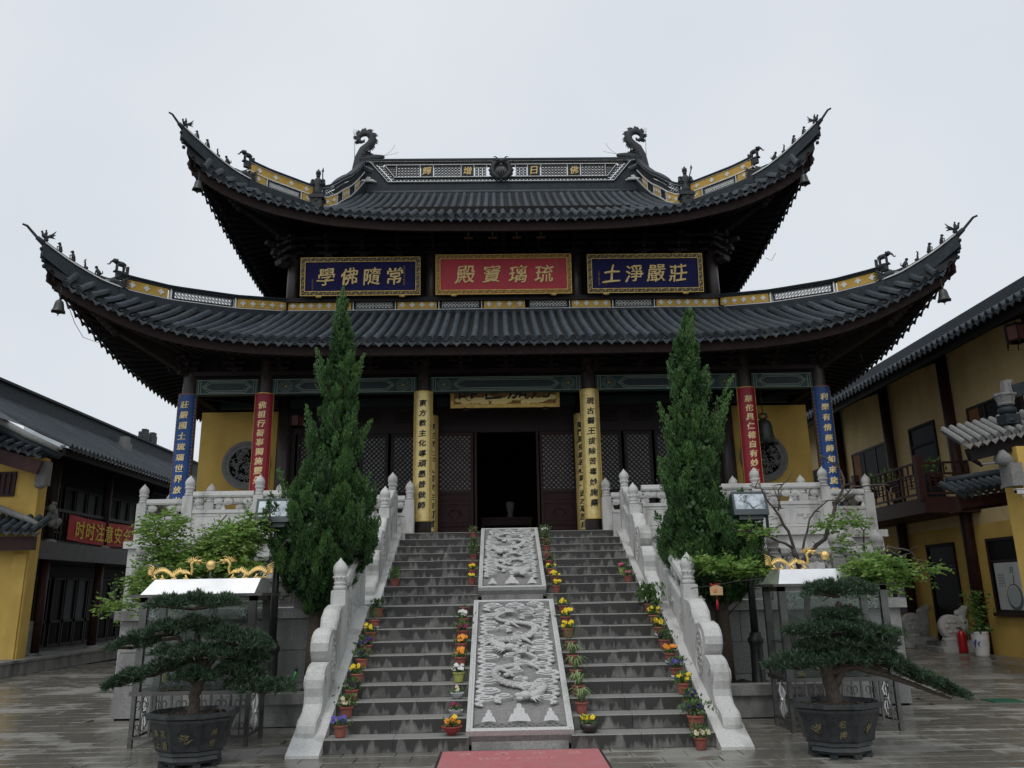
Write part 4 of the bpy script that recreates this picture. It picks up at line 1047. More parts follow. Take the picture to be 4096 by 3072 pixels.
for s in (-1,1):
    b.tube([(s*(.31*math.cos(a)), 14.86, 16.02+.33*math.sin(a)) for a in np.linspace(-1.4,1.75,14)], [.05,.07,.085,.09,.09,.085,.085,.08,.08,.075,.08,.085,.09,.06], 7)
    b.ell((s*.12,14.82,16.36),(.10,.08,.07)); b.tube([(s*.1,14.8,16.4),(s*.2,14.8,16.5),(s*.28,14.82,16.48)],[.03,.02,.006],5)
for i in range(16): a = 2*PI*i/16; b.ell((.40*math.cos(a),14.88,16.02+.40*math.sin(a)),(.05,.05,.05),nu=6,nv=4)
part('dragon_medallion', b, 'ornament', main_ridge)
b = MB()
for a in np.linspace(-.32,.32,6): b.tube([(a*.2,14.82,16.12),(a*.5,14.80,15.98),(a*.7,14.81,15.82)],[.010,.016,.010],4)
b.ell((0,14.81,16.20),(.05,.04,.035)); part('waterfall_relief', b, 'carving_grey', main_ridge)
# ridge-end dragons biting the ridge, tails curled over
def ridge_dragon(s):
    b = MB(); X = lambda x: s*x
    body = [(5.05,15.35),(5.02,15.8),(4.98,16.2),(4.93,16.6),(4.82,16.9),(4.66,17.05),(4.55,17.20),(4.53,17.38),(4.62,17.52),(4.76,17.58),(4.92,17.54),(5.02,17.42),(5.01,17.29),(4.92,17.22),(4.82,17.25),(4.80,17.33)]
    rad = [.20,.22,.22,.20,.175,.16,.15,.14,.135,.125,.115,.10,.085,.07,.05,.015]
    b.tube([(X(a),15,z) for a, z in body], rad, 9, flat=.8, up=(0,1,0))
    for i in range(4, 13):                                      # spines on the outer side of the tail
        p = Vector(body[i]); q = Vector(body[i+1]); d = (q-p).normalized(); nn = Vector((-d.y, d.x))
        for f in (0,.33,.66):
            c = p.lerp(q,f)+nn*rad[i]*.9; tipp = c+nn*.11-d*.05
            b.add([(X(c.x-d.x*.05),14.96,c.y-d.y*.05),(X(c.x+d.x*.05),14.96,c.y+d.y*.05),(X(c.x),15.06,c.y),(X(tipp.x),15,tipp.y)],[(0,1,3),(1,2,3),(2,0,3)])
    for i in range(12): z = 15.7+.09*i; b.ell((X(4.98-.02*i),14.86+.006*i,z),(.17,.10,.05),nu=6,nv=4)
    # head: upper jaw reaching inwards, lower jaw, brow, horn
    b.tube([(X(4.90),15,16.42),(X(4.62),15,16.55),(X(4.40),15,16.60),(X(4.18),15,16.62),(X(4.08),15,16.64)],[.24,.19,.13,.09,.05],8,flat=.8,up=(0,1,0))
    b.tube([(X(4.92),15,16.25),(X(4.72),15,16.12),(X(4.52),15,16.02),(X(4.40),15,16.02)],[.22,.15,.09,.04],8,flat=.9,up=(0,1,0))
    for y in (14.86,15.14): b.ell((X(4.60),y,16.74),(.07,.05,.055),nu=6,nv=5); b.tube([(X(4.70),y,16.74),(X(4.62),y,16.84),(X(4.5),y,16.84)],[.05,.04,.01],5)
    for i in range(5): a = 2.2+.35*i; b.tube([(X(4.85),14.82,16.3),(X(4.85+.28*math.cos(a)*-1),14.80,16.3+.25*math.sin(a+1.6))],[.06,.01],5)
    o = part('ridge_dragon', b, 'ornament', main_ridge)
    b = MB()
    for i in range(8): b.ell((X(4.76-.045*i),14.84,16.40-.012*i-.03*abs(i-3.5)/3),(.012,.015,.03),nu=5,nv=4); b.ell((X(4.74-.04*i),14.86,16.20-.02*i),(.010,.015,.025),nu=5,nv=4)
    b.ell((X(4.6),14.81,16.74),(.03,.02,.025),nu=6,nv=4); part('teeth_and_eye', b, 'white_trim', main_ridge)
    b = MB()
    for (x,z,r_) in ((4.62,15.66,.13),(4.76,15.64,.10),(4.48,15.64,.10),(4.6,15.74,.09),(4.36,15.60,.05)): b.ell((X(x),14.88,z),(r_,.04,r_*.55),nu=9,nv=5)
    part('plaster_cloud', b, 'white_trim', main_ridge)
    b = MB(); b.tube([(X(5.14),15.05,16.6),(X(5.16),15.05,17.6)],.009,4)
    for dx in (-.045,0,.045): b.tube([(X(5.16),15.05,17.55),(X(5.16+dx),15.05,17.60),(X(5.16+dx),15.05,17.75)],.006,4)
    part('trident', b, 'steel', main_ridge)
    b = MB(); b.tube([(X(4.1),14.98,16.66),(X(3.9),14.97,16.8),(X(3.78),14.97,16.95),(X(3.72),14.97,17.1)],.006,4); b.tube([(X(4.1),14.98,16.66),(X(3.8),14.97,16.72),(X(3.6),14.97,16.78)],.006,4); part('whisker', b, 'steel', main_ridge)
for s in (-1,1): ridge_dragon(s)
# dragon heads at the hips, elephants, small beasts, warriors, bells
def hip_dragon(p, s, par):
    p = Vector(p); b = MB(); d = Vector((s*.707,-.707,0)); u = Vector((0,0,1)); w = Vector((.707*s,.707,0))*1
    K = .62
    def q(a, c, e=0): return p+(d*a+u*c+w*e)*K
    b.tube([q(-.45,.05),q(-.2,.12),q(0,.15),q(.15,.10)],[0.062,0.1054,0.1178,0.0806],8)
    b.tube([q(.05,.16),q(.2,.17),q(.36,.22),q(.42,.28)],[0.0806,0.062,0.0434,0.0186],7); b.tube([q(.02,.02),q(.18,-.03),q(.30,-.02)],[0.062,0.0434,0.0186],7)
    for e in (-1,1):
        for a in range(6): t = -.5+.28*a; b.tube([q(-.15,.1,e*.14),q(-.40,.1+.25*math.sin(t),e*.17),q(-.62,.12+.48*math.sin(t),e*.15)],[0.0279,0.0217,0.00372],5)
        b.tube([q(0,.28,e*.08),q(-.15,.4,e*.1),q(-.28,.42,e*.1)],[0.0217,0.0155,0.00372],5)
    part('hip_dragon', b, 'ornament', par)
    b = MB()
    for e in (-1,1):
        for i in range(5): b.ell(q(.10+.05*i,.10,e*.09),(0.01116,0.01116,0.0186),nu=5,nv=4); b.ell(q(.10+.045*i,.035,e*.075),(0.0093,0.0093,0.0155),nu=5,nv=4)
        b.tube([q(.36,.18,e*.05),q(.28,.13,e*.09),q(.12,.14,e*.12)],[0.00744,0.01116,0.00744],5); b.ell(q(.10,.24,e*.12),(0.0186,0.0186,0.0186),nu=6,nv=4)
    part('teeth_and_eye', b, 'white_trim', par)
def elephant(p, s, par):
    p = Vector(p); b = MB(); K = .64; d = Vector((s*.707,-.707,0)); w = Vector((s*.707,.707,0)); u = Vector((0,0,1))
    def q(a, c, e=0): return p+(d*a+u*c+w*e)*K
    b.box(q(-.04,.02), (.42*K,.20*K,.05*K), rz=math.atan2(-.707, s*.707)); b.box(q(-.04,-.12), (.26*K,.16*K,.26*K), rz=math.atan2(-.707, s*.707)); b.box(q(-.30,.12),(.07*K,.16*K,.34*K), rz=math.atan2(-.707,s*.707))
    b.tube([q(-.22,.30),q(-.12,.34),q(.02,.35),q(.10,.37)],[.048,.067,.067,.045],8)
    b.ell(q(.17,.42),(.055,.055,.058)); b.tube([q(.22,.42),q(.30,.34),q(.34,.25),q(.39,.22),q(.43,.25)],[.032,.022,.017,.013,.008],6)
    for e in (-.055,.055):
        b.tube([q(-.17,.30,e),q(-.17,.16,e),q(-.16,.045,e)],[.029,.023,.020],6); b.tube([q(.07,.32,e),q(.08,.16,e),q(.08,.045,e)],[.029,.023,.020],6)
        b.ell(q(.12,.41,e*1.7),(.032,.032,.048),nu=6,nv=5); b.tube([q(.2,.38,e*.6),q(.28,.34,e*.8)],[.012,.005],4)
    b.tube([q(-.22,.34),q(-.26,.24)],[.012,.006],4)
    part('roof_elephant', b, 'ornament', par)
def beast(p, s, par, kind, sc=1.0):
    p = Vector(p); b = MB(); d = Vector((s*.707,-.707,0)); u = Vector((0,0,1)); w = Vector((s*.707,.707,0))
    def q(a, c, e=0): return p+(d*a+u*c+w*e)*sc
    b.ell(q(-.03,.05),(.07*sc,.07*sc,.05*sc),nu=7,nv=5)
    if kind == 0:   # seated monkey-like
        b.tube([q(-.03,.06),q(-.02,.16),q(.0,.24)],[.06*sc,.05*sc,.035*sc],7); b.ell(q(.01,.28),(.045*sc,)*3,nu=7,nv=5); b.tube([q(0,.2),q(.07,.16),q(.05,.05)],[.02*sc,.018*sc,.015*sc],5); b.ell(q(.05,.27),(.025*sc,)*3,nu=5,nv=4)
    elif kind == 1: # leaner standing
        b.tube([q(0,.05),q(0,.16),q(.01,.24)],[.035*sc,.03*sc,.022*sc],6); b.ell(q(.02,.27),(.03*sc,)*3,nu=6,nv=4); b.tube([q(0,.2),q(.06,.21)],[.014*sc,.01*sc],4); b.tube([q(0,.29),q(-.01,.34)],[.016*sc,.004],4)
    elif kind == 2: # sitting lion
        b.tube([q(-.06,.06),q(-.02,.14),q(.03,.22)],[.075*sc,.06*sc,.045*sc],7); b.ell(q(.05,.27),(.05*sc,)*3,nu=7,nv=5); b.tube([q(.04,.2),q(.06,.1),q(.06,.03)],[.025*sc,.02*sc,.02*sc],5); b.tube([q(-.08,.08),q(-.14,.14),q(-.12,.22)],[.02*sc,.018*sc,.006],5)
    else:           # phoenix rider
        b.tube([q(-.10,.16),q(-.03,.12),q(.05,.16),q(.09,.24)],[.03*sc,.075*sc,.06*sc,.03*sc],7); b.ell(q(.10,.27),(.035*sc,)*3,nu=6,nv=4)
        for a in (-.3,.1,.5): b.tube([q(-.05,.15),q(-.18,.2+.12*a),q(-.26,.24+.3*a)],[.03*sc,.03*sc,.006],5)
        b.ell(q(-.01,.24),(.045*sc,.045*sc,.07*sc),nu=6,nv=5); b.ell(q(0,.33),(.03*sc,)*3,nu=6,nv=4)
    part('roof_beast', b, 'ornament', par)
for rf, par, xd, xe, xs in ((LO, lower_ridge, 9.22, 9.12, (9.46,9.66,9.86,10.06,10.28)), (UP, upper_ridge, 7.08, 7.02, (7.42,7.62,7.83,8.04,8.27))):
    for s in (-1,1):
        hip_dragon((s*xd, hip_y(rf,xd), lerp_tab(rf.hip,xd)+.02), s, par)
        elephant((s*(xe+.02), hip_y(rf,xe+.02), lerp_tab(rf.hip,xe)+(.40 if rf is LO else .52)), s, par)
        for i, x in enumerate(xs): beast((s*x, hip_y(rf,x), lerp_tab(rf.hip,x)+.09), s, par, (2,1,0,0,3)[i], (.78,.78,.80,.74,.78)[i])
def warrior(s):
    x, y, z = s*5.42, 11.16, 12.80; b = MB()
    b.b2(x-.16,x+.16,y-.16,y+.16,z-.35,z+.16); b.b2(x-.22,x+.22,y-.2,y+.2,z+.16,z+.24); b.ell((x,y,z+.1),(.2,.2,.12)); b.b2(x-.18,x+.18,y-.17,y+.17,z+.24,z+.29)
    b.tube([(x,y,z+.28),(x,y,z+.42),(x,y,z+.60),(x,y,z+.74),(x,y,z+.82),(x,y,z+.88)],[.17,.14,.12,.135,.10,.05],10)
    for e in (-1,1):
        b.tube([(x+e*.06,y-.03,z+.28),(x+e*.07,y-.02,z+.5)],[.06,.075],7); b.ell((x+e*.15,y,z+.78),(.07,.07,.06))
        b.tube([(x+e*.15,y,z+.78),(x+e*.20,y-.06,z+.64),(x+e*.10,y-.14,z+.62)],[.05,.045,.03],7)
    b.ell((x,y,z+.95),(.065,.07,.085)); b.tube([(x,y,z+1.0),(x,y,z+1.06),(x,y,z+1.12),(x,y,z+1.17)],[.08,.07,.035,.008],8)
    for e in (-1,1): b.tube([(x+e*.05,y,z+1.02),(x+e*.075,y,z+1.12)],[.02,.004],5)
    b.tube([(x+.08*s*-1+.1,y-.16,z+.52),(x+.16,y-.15,z+.98)],[.02,.018],5); b.tube([(x+.16,y-.15,z+.95),(x+.165,y-.15,z+1.03),(x+.17,y-.15,z+1.14)],[.01,.035,.004],5)
    part('roof_warrior', b, 'ornament', upper_ridge)
for s in (-1,1): warrior(s)
def bell_mesh(r, h):
    b = MB(); b.lathe((0,0,-h), [(r*1.08,0),(r*.98,h*.10),(r*.82,h*.35),(r*.72,h*.65),(r*.60,h*.85),(r*.35,h*.97),(.01,h)], 12, cap=False)
    for j in range(6): a = 2*PI*j/6; b.ell((r*.95*math.cos(a), r*.95*math.sin(a), -h), (r*.3,r*.3,h*.07), nu=6, nv=4)
    b.tube([(0,0,0),(0,0,h*.3)],r*.12,5); b.tube([(0,0,-h*.6),(0,0,-h*1.35)],r*.08,4)
    return b.mesh('wind_bell', 'bronze')
BM = bell_mesh(.13,.28)
for (x,y,z,zz,lb) in ((-9.86,6.62,8.20,8.5,'small bronze wind bell under the left corner of the lower roof'),(9.84,6.62,8.24,8.5,'small bronze wind bell under the right corner of the lower roof'),
                   (-7.87,8.62,12.22,12.45,'small bronze wind bell under the left corner of the upper roof'),(7.87,8.62,12.26,12.5,'small bronze wind bell under the right corner of the upper roof')):
    o = put('wind_bell', BM, None, (x,y,z)); tag(o, lb, 'bell', 'wind bells at the roof corners')
    b = MB(); b.tube([(x,y,z),(x,y,zz)],.008,4); part('hanger', b, 'bronze', o)

# ------------------------------------------------------------------ columns, beams, brackets
for s in (-1,1):
    for x in COLX:
        b = MB(); b.lathe((s*x,YC,Z_TOP), [(.21,.10),(.205,1.5),(.19,3.4),(.165,4.3),(.14,4.6)], 16); part('column', b, 'column_paint', hall)
        b = MB(); b.lathe((s*x,YC,Z_TOP), [(.27,0),(.29,.05),(.27,.10),(.215,.12)], 16); part('column_base', b, 'granite_old', hall)
    for x in (2.03,5.9):
        b = MB(); b.lathe((s*x,YW-.05,Z_TOP), [(.21,0),(.20,2),(.19,4.4)], 12); part('column', b, 'column_paint', hall)
        b = MB(); b.lathe((s*x,YW,9.2), [(.185,0),(.18,1.2),(.165,2.2)], 12); part('upper_column', b, 'column_paint', hall)
def painted_beam(x0, x1, y, z0, z1):
    b = MB(); b.b2(x0, x1, y-.10, y+.10, z0, z1); o = part('painted_beam', b, 'green_beam', hall); f = y-.103; L = x1-x0; h = z1-z0; cz = (z0+z1)/2
    b = MB(); e = .22 if L < 2.2 else .62
    b2_ = MB()
    def seg(a, c, w=.012): b.beam((a[0], f, a[1]), (c[0], f, c[1]), .008, w)
    for q in (.03,): 
        b.b2(x0+.01, x1-.01, f-.004, f, z0+.012, z0+.024); b.b2(x0+.01, x1-.01, f-.004, f, z1-.024, z1-.012)
    for k, off in ((0,0),(1,.04)):
        a = e+off*1.2
        poly = [(x0+a+.10, z1-.05-off), (x1-a-.10, z1-.05-off), (x1-a-.04, cz+.08-off*.6), (x1-a+.06, cz), (x1-a-.04, cz-.08+off*.6), (x1-a-.10, z0+.05+off), (x0+a+.10, z0+.05+off), (x0+a+.04, cz-.08+off*.6), (x0+a-.06, cz), (x0+a+.04, cz+.08-off*.6)]
        for i in range(len(poly)): seg(poly[i], poly[(i+1)%len(poly)])
    for xx in (x0+.06, x0+.12, x1-.06, x1-.12): b.b2(xx-.006, xx+.006, f-.004, f, z0+.03, z1-.03)
    part('beam_line', b, 'beam_line', o)
    b = MB(); b.prism([(x0+e+.16, z1-.1),(x1-e-.16,z1-.1),(x1-e-.02,cz),(x1-e-.16,z0+.1),(x0+e+.16,z0+.1),(x0+e+.02,cz)], lambda u,v,d: (u, f-d, v), .0, .003); part('beam_field', b, 'green_dark', o)
    if L > 2.5:
        for xx in (x0+.33, x1-.33):
            b = MB()
            for rr_ in (.15,.11): b.tube([(xx+rr_*1.1*math.cos(a), f-.002, cz+rr_*math.sin(a)) for a in np.linspace(0,2*PI,15)], .005, 4)
            for a in range(8): b.tube([(xx+.05*math.cos(a*PI/4), f-.002, cz+.05*math.sin(a*PI/4)), (xx+.10*math.cos(a*PI/4+.3), f-.002, cz+.10*math.sin(a*PI/4+.3))], .006, 4)
            part('beam_scroll', b, 'beam_line', o)
            b = MB(); b.lathe((0,0,0),[(.035,0),(.03,.008)],10); M = Matrix.Rotation(PI/2,4,'X'); b.v = [tuple(M@Vector(v)+Vector((xx,f,cz))) for v in b.v]; part('beam_flower', b, 'beam_flower', o)
bx = [-7.76,-5.9,-2.03,2.03,5.9,7.76]
for i in range(5):
    painted_beam(bx[i]+.17, bx[i+1]-.17, YC, 6.57, 6.95)
    b = MB(); b.b2(bx[i]+.15, bx[i+1]-.15, YC-.07, YC+.07, 6.97, 7.02); b.b2(bx[i]-.1, bx[i+1]+.1, YC-.05, YC+.05, 7.16, 7.6); part('bracket_board', b, 'wood_dark', hall)
    b = MB(); b.b2(bx[i]+.17, bx[i+1]-.17, YW-.25, YW-.10, 6.62, 6.85); part('inner_beam', b, 'green_dark', hall)
b = MB(); b.b2(-7.85, 7.85, YC-.16, YC+.16, 7.03, 7.14); part('plate_beam', b, 'wood_brown', hall)
for s in (-1,1):
    b = MB(); b.b2(s*7.76-.09, s*7.76+.09, YC, 19.3, 6.6, 7.6); part('side_beam', b, 'wood_dark', hall)
    b = MB(); b.b2(s*7.76-.09, s*7.76+.09, YW+.32, 19.3, Z_TOP, 6.6); part('side_wall', b, 'yellow_wall', hall)
    b = MB(); b.beam((s*7.70,YC+.1,6.62),(s*6.3,YW-.1,6.78),.10,.16); part('tie_beam', b, 'wood_dark', hall)
def bracket(x, y, z, sc, rz=0):
    b = MB()
    for i, (w, d, h) in enumerate(((.22,.22,.10),(.55,.10,.08),(.12,.55,.08),(.75,.10,.08),(.12,.85,.08),(.95,.10,.08))):
        M = Matrix.Rotation(rz,4,'Z'); b.box((x,y-(0.05*i if rz == 0 else 0),z+.09*i*sc), (w*sc,d*sc,h*sc), M=M)
    for i in range(3): b.ell((x,y-.28*sc-.10*i,z+.12+.17*i*sc),(.05*sc,.09*sc,.05*sc),nu=6,nv=4)
    part('bracket_set', b, 'wood_brown', hall)
for x in np.linspace(-7.76,7.76,15): bracket(x, YC-.1, 7.14, .72)
for x in np.linspace(-5.9,5.9,13): bracket(x, YW-.1, 11.0, 1.0)
for s in (-1,1):
    bracket(s*6.15, YW-.25, 10.75, 1.3, PI/4*s); bracket(s*7.9, YC-.2, 7.1, .9, PI/4*s)

# ------------------------------------------------------------------ walls of the two storeys
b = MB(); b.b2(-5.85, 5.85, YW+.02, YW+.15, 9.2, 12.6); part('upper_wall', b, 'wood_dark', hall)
for s in (-1,1):
    b = MB(); b.b2(s*5.85-.08, s*5.85+.08, YW+.1, 19, 9.2, 12.6); part('upper_side_wall', b, 'wood_dark', hall)
b = MB(); b.b2(-6.1, 6.1, YW-.28, YW+.1, 9.60, 9.68); b.b2(-6.1,6.1,YW-.02,YW+.1,9.3,9.6); part('upper_sill', b, 'wood_brown', hall)
b = MB()
for x in (-.95,-.3,.35,1.0): b.b2(x-.12, x+.12, 9.55, 9.65, 10.98, 11.0); b.tube([(x,9.6,11.0),(x,9.6,11.5)],.015,4)
part('strip_lamp', b, 'steel', hall)
for s in (-1,1):
    w0, w1 = sorted((s*5.96, s*8.14))
    b = MB(); b.b2(w0, w1, YW, YW+.3, Z_TOP, 6.58); wl = part('yellow_wall', b, 'yellow_wall', hall)
    cx, cz = s*6.86, 5.14; b = MB(); k = 32; vs = []
    for r_, y in ((.64,YW-.002),(.64,YW-.05),(.56,YW-.055),(.55,YW-.04),(.46,YW-.04),(.45,YW-.002)): vs += [(cx+r_*math.cos(2*PI*j/k), y, cz+r_*math.sin(2*PI*j/k)) for j in range(k)]
    b.add(vs, [(a*k+j, (a+1)*k+j, (a+1)*k+(j+1)%k, a*k+(j+1)%k) for a in range(5) for j in range(k)]); 
    for j in range(28): a = 2*PI*j/28; b.box((cx+.505*math.cos(a), YW-.042, cz+.505*math.sin(a)), (.05,.012,.05), M=Matrix.Rotation(-a,4,'Y'))
    rw = part('round_window', b, 'carving_grey', hall)
    b = MB(); b.lathe((0,0,0),[(.46,0),(.46,.004)],24); M = Matrix.Rotation(PI/2,4,'X'); b.v = [tuple(M@Vector(v)+Vector((cx,YW-.003,cz))) for v in b.v]; part('window_dark_field', b, 'window_dark', rw)
    b = MB(); rr = random.Random(5)
    for q in range(120):                                        # pierced scrolling carving
        a, r_ = rr.uniform(0,2*PI), .42*math.sqrt(rr.random()); x, z = cx+r_*math.cos(a), cz+r_*math.sin(a); ph = rr.uniform(0,6)
        b.tube([(x+.055*math.cos(ph+t)*(1-t/7), YW-.022, z+.055*math.sin(ph+t)*(1-t/7)) for t in np.linspace(0,4.5,7)], [.010,.016,.018,.016,.014,.012,.008], 4)
    part('pierced_carving', b, 'carving_grey', rw)
    b = MB(); b.b2(s*5.66-.06, s*5.66+.06, YW-.05, YW+.1, Z_TOP, 6.6) ; part('door_post', b, 'wood_brown', hall)
# screen of lattice leaves either side of the doorway
def lattice_leaf(x0, x1, y, par=hall, mname='wood_brown', lat=(4.38,5.84), dark=False):
    b = MB(); fw = .07; z0, z1 = Z_TOP+.14, 5.92
    b.b2(x0+.006, x0+fw, y-.04, y+.04, z0, z1); b.b2(x1-fw, x1-.006, y-.04, y+.04, z0, z1)
    for z in (z0, lat[0]-.08, lat[0]-.36, z0+.28): b.b2(x0+fw, x1-fw, y-.035, y+.035, z, z+.07)
    b.b2(x0+fw, x1-fw, y-.035, y+.035, z1-.08, z1)
    leaf = part('lattice_leaf', b, mname, par)
    b = MB(); b.b2(x0+fw, x1-fw, y-.012, y+.01, z0+.07, lat[0]-.08)
    cx = (x0+x1)/2; 
    for (a, c) in ((z0+.09,z0+.26),(z0+.38,lat[0]-.40),(lat[0]-.27,lat[0]-.10)):
        for (u0,u1,v0,v1) in ((x0+fw+.04,x1-fw-.04,a,a+.012),(x0+fw+.04,x1-fw-.04,c-.012,c),(x0+fw+.04,x0+fw+.052,a,c),(x1-fw-.052,x1-fw-.04,a,c)): b.b2(u0,u1,y-.024,y-.012,v0,v1)
    for sg in (-1,1): b.tube([(cx+sg*.18*math.cos(t)*(1-.1*t), y-.016, (z0+lat[0])/2-.02+.12*math.sin(t)) for t in np.linspace(-.4,4.2,12)], .012, 5)
    part('carved_panel', b, 'wood_red', leaf)
    b = MB(); x_a, x_b, za, zb = x0+fw, x1-fw, lat[0], lat[1]; pitch = .125
    w, h = x_b-x_a, zb-za
    for sg in (1,-1):
        k = -h
        while k < w:
            u0, v0 = k, 0.0; u1, v1 = k+h, h
            if u0 < 0: v0 -= u0; u0 = 0
            if u1 > w: v1 -= (u1-w); u1 = w
            if v1 > v0+.01:
                if sg > 0: b.beam((x_a+u0,y-.012,za+v0),(x_a+u1,y-.012,za+v1),.028,.026)
                else: b.beam((x_b-u0,y+.004,za+v0),(x_b-u1,y+.004,za+v1),.028,.026)
            k += pitch
    part('lattice', b, mname, leaf)
    b = MB(); b.b2(x_a, x_b, y+.02, y+.03, za, zb); part('pane', b, 'paper_pane', leaf)
for s in (-1,1):
    xs = np.linspace(2.28, 5.58, 5)
    for i in range(4):
        a, c = sorted((s*xs[i], s*xs[i+1])); lattice_leaf(a+.03, c-.03, YW)
    a, c = sorted((s*.88, s*1.84)); lattice_leaf(a, c, YW-.04, mname='wood_red')
b = MB(); b.b2(-5.7, 5.7, YW-.06, YW+.06, 5.93, 6.14); b.b2(-5.7, 5.7, YW-.03, YW+.03, 6.14, 7.2); b.b2(-5.7,-.86,YW-.08,YW+.08,Z_TOP,Z_TOP+.13); b.b2(.86,5.7,YW-.08,YW+.08,Z_TOP,Z_TOP+.13)
part('transom', b, 'wood_brown', hall)
for s in (-1,1):
    b = MB(); b.b2(s*.82-.03, s*.82+.03, YW-.05, YW+.05, Z_TOP, 5.93); part('door_jamb', b, 'wood_red', hall)
    for x in np.linspace(2.4,5.3,4):
        b = MB(); 
        for i in range(8): b.beam((s*x+.08*i*s,YW-.036,6.2),(s*x+.08*i*s+.0*s,YW-.036,6.5),.012,.012)
        for i in range(4): b.beam((s*x,YW-.036,6.22+.09*i),(s*(x+.6),YW-.036,6.22+.09*i),.012,.012)
        part('transom_grille', b, 'wood_dark', hall)
b = MB(); b.b2(-7.7, 7.7, 10.95, 19.4, Z_TOP-.02, Z_TOP+.005); part('hall_floor', b, 'wall_stone', hall)
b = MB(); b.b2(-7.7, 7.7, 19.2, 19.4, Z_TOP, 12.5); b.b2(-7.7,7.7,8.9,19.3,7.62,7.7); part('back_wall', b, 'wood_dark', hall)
# dim interior
t = thing('altar_table', 'dark carved altar table seen dimly through the open doorway', 'table', (0,13.2,Z_TOP))
b = MB(); b.b2(-.75,.75,13.0,13.5,3.80,3.87); part('table_top', b, 'wood_red', t)
for x in (-.68,.68):
    for y in (13.05,13.45): b = MB(); b.b2(x-.04,x+.04,y-.04,y+.04,Z_TOP,3.80); part('leg', b, 'wood_red', t)
b = MB(); b.b2(-.64,.64,13.03,13.05,3.64,3.80); part('apron', b, 'wood_red', t)
b = MB(); b.lathe((.1,13.2,3.87),[(.09,0),(.11,.03),(.07,.1),(.12,.28),(.13,.42),(.08,.46)],12); solo('incense_urn', b, 'carving_grey', 'grey urn on the altar table inside the dark doorway', 'urn', (.1,13.2,3.87))

for k_, pts in enumerate(([(-9.75,6.75,8.15),(-9.62,6.9,7.75),(-9.45,7.0,7.45),(-9.15,7.1,7.35),(-8.95,7.2,7.55)], [(-7.9,7.9,7.0),(-7.85,7.95,6.85),(-7.7,8.0,6.9)], [(8.3,7.7,7.1),(8.35,7.72,6.88),(8.15,7.8,6.85)], [(7.4,9.9,10.6),(7.3,10.0,10.42),(7.15,10.0,10.5)])):
    b = MB(); b.tube(pts, .007, 4); part('loose_wire', b, 'lamp_black', hall)
# ================================================================== plaques and couplet boards
def plaque(label, x0, x1, z0, z1, y, face, frame, chars, small=()):
    t = thing('hanging_plaque', label, 'plaque', ((x0+x1)/2, y, z0), 'plaques under the upper eave')
    tilt = .10
    def fn(u, v, d): return (u, y-.06-v*tilt-d, z0+v)         # leans forward at the top
    L, h = x1-x0, z1-z0; fw = .13
    def bx(b, u0,u1,v0,v1,d0,d1,m=0): b.hexa([fn(u0,v0,d0),fn(u1,v0,d0),fn(u1,v0,d1),fn(u0,v0,d1),fn(u0,v1,d0),fn(u1,v1,d0),fn(u1,v1,d1),fn(u0,v1,d1)], m)
    b = MB(); bx(b, x0+fw*.5, x1-fw*.5, fw*.5, h-fw*.5, 0, .03); part('panel', b, face, t)
    b = MB()
    for (u0,u1,v0,v1) in ((x0,x1,0,fw),(x0,x1,h-fw,h),(x0,x0+fw,fw,h-fw),(x1-fw,x1,fw,h-fw)): bx(b,u0,u1,v0,v1,-.02,.05)
    part('frame', b, 'gilt_brown' if frame == 'rich' else 'pot_black', t)
    b = MB(); e = .016
    for (u0,u1,v0,v1) in ((x0,x1,0,e),(x0,x1,h-e,h),(x0,x0+e,e,h-e),(x1-e,x1,e,h-e),(x0+fw-e,x1-fw+e,fw-e,fw),(x0+fw-e,x1-fw+e,h-fw,h-fw+e),(x0+fw-e,x0+fw,fw,h-fw),(x1-fw,x1-fw+e,fw,h-fw)): bx(b,u0,u1,v0,v1,.05,.062)
    rr = random.Random(len(label))
    def curl(u, v, r, ph): b.tube([fn(u+r*math.cos(ph+a)*(1-a/9), v+r*math.sin(ph+a)*(1-a/9), .055) for a in np.linspace(0,5.0,8)], [.006,.012,.014,.014,.013,.012,.010,.006], 4)
    n = int(L/.11)
    for i in range(n):
        for v in (fw/2, h-fw/2): curl(x0+L*(i+.5)/n, v+rr.uniform(-.01,.01), .042, (i%2)*PI+rr.uniform(-.5,.5))
    n = int(h/.11)
    for i in range(1, n-1):
        for u in (x0+fw/2, x1-fw/2): curl(u, h*(i+.5)/n, .042, (i%2)*PI)
    part('carved_border', b, 'gilt_frame', t)
    k = len(chars); iw = L-2*fw
    for i, ch in enumerate(chars):
        cu = x0+fw+iw*(.19+.62*i/(k-1)) if frame != 'rich' else x0+fw+iw*(.20+.62*i/(k-1))
        b = MB(); write(b, ch, lambda u, v, d: fn(cu+u, h/2+v, .03+d), h*.43, .025, bold=.001, wob=.026, nib=.011); part('character', b, 'gilt', t)
    for (u, v, s_, n_, mname) in small:
        b = MB()
        for i in range(n_): write(b, '琉嚴土佛學年書'[i % 7], lambda a, c, d: fn(u+a, v-i*s_*1.15+c, .03+d), s_, .004, bold=0)
        part('inscription', b, mname, t)
    b = MB()
    for u in (x0+.5, x1-.5): b.ell(fn(u, -.01, .03), (.10,.04,.045), nu=8, nv=5)
    part('bracket_foot', b, 'gilt_frame', t)
plaque('dark blue gilt-framed plaque with four gold characters, left of the red one', -5.58, -2.30, 9.70, 10.78, 10.55, 'plaque_blue', 'thin', '學佛隨常', ((-2.75,.82,.055,9,'gilt_brown'),(-5.25,.45,.05,6,'gilt_brown')))
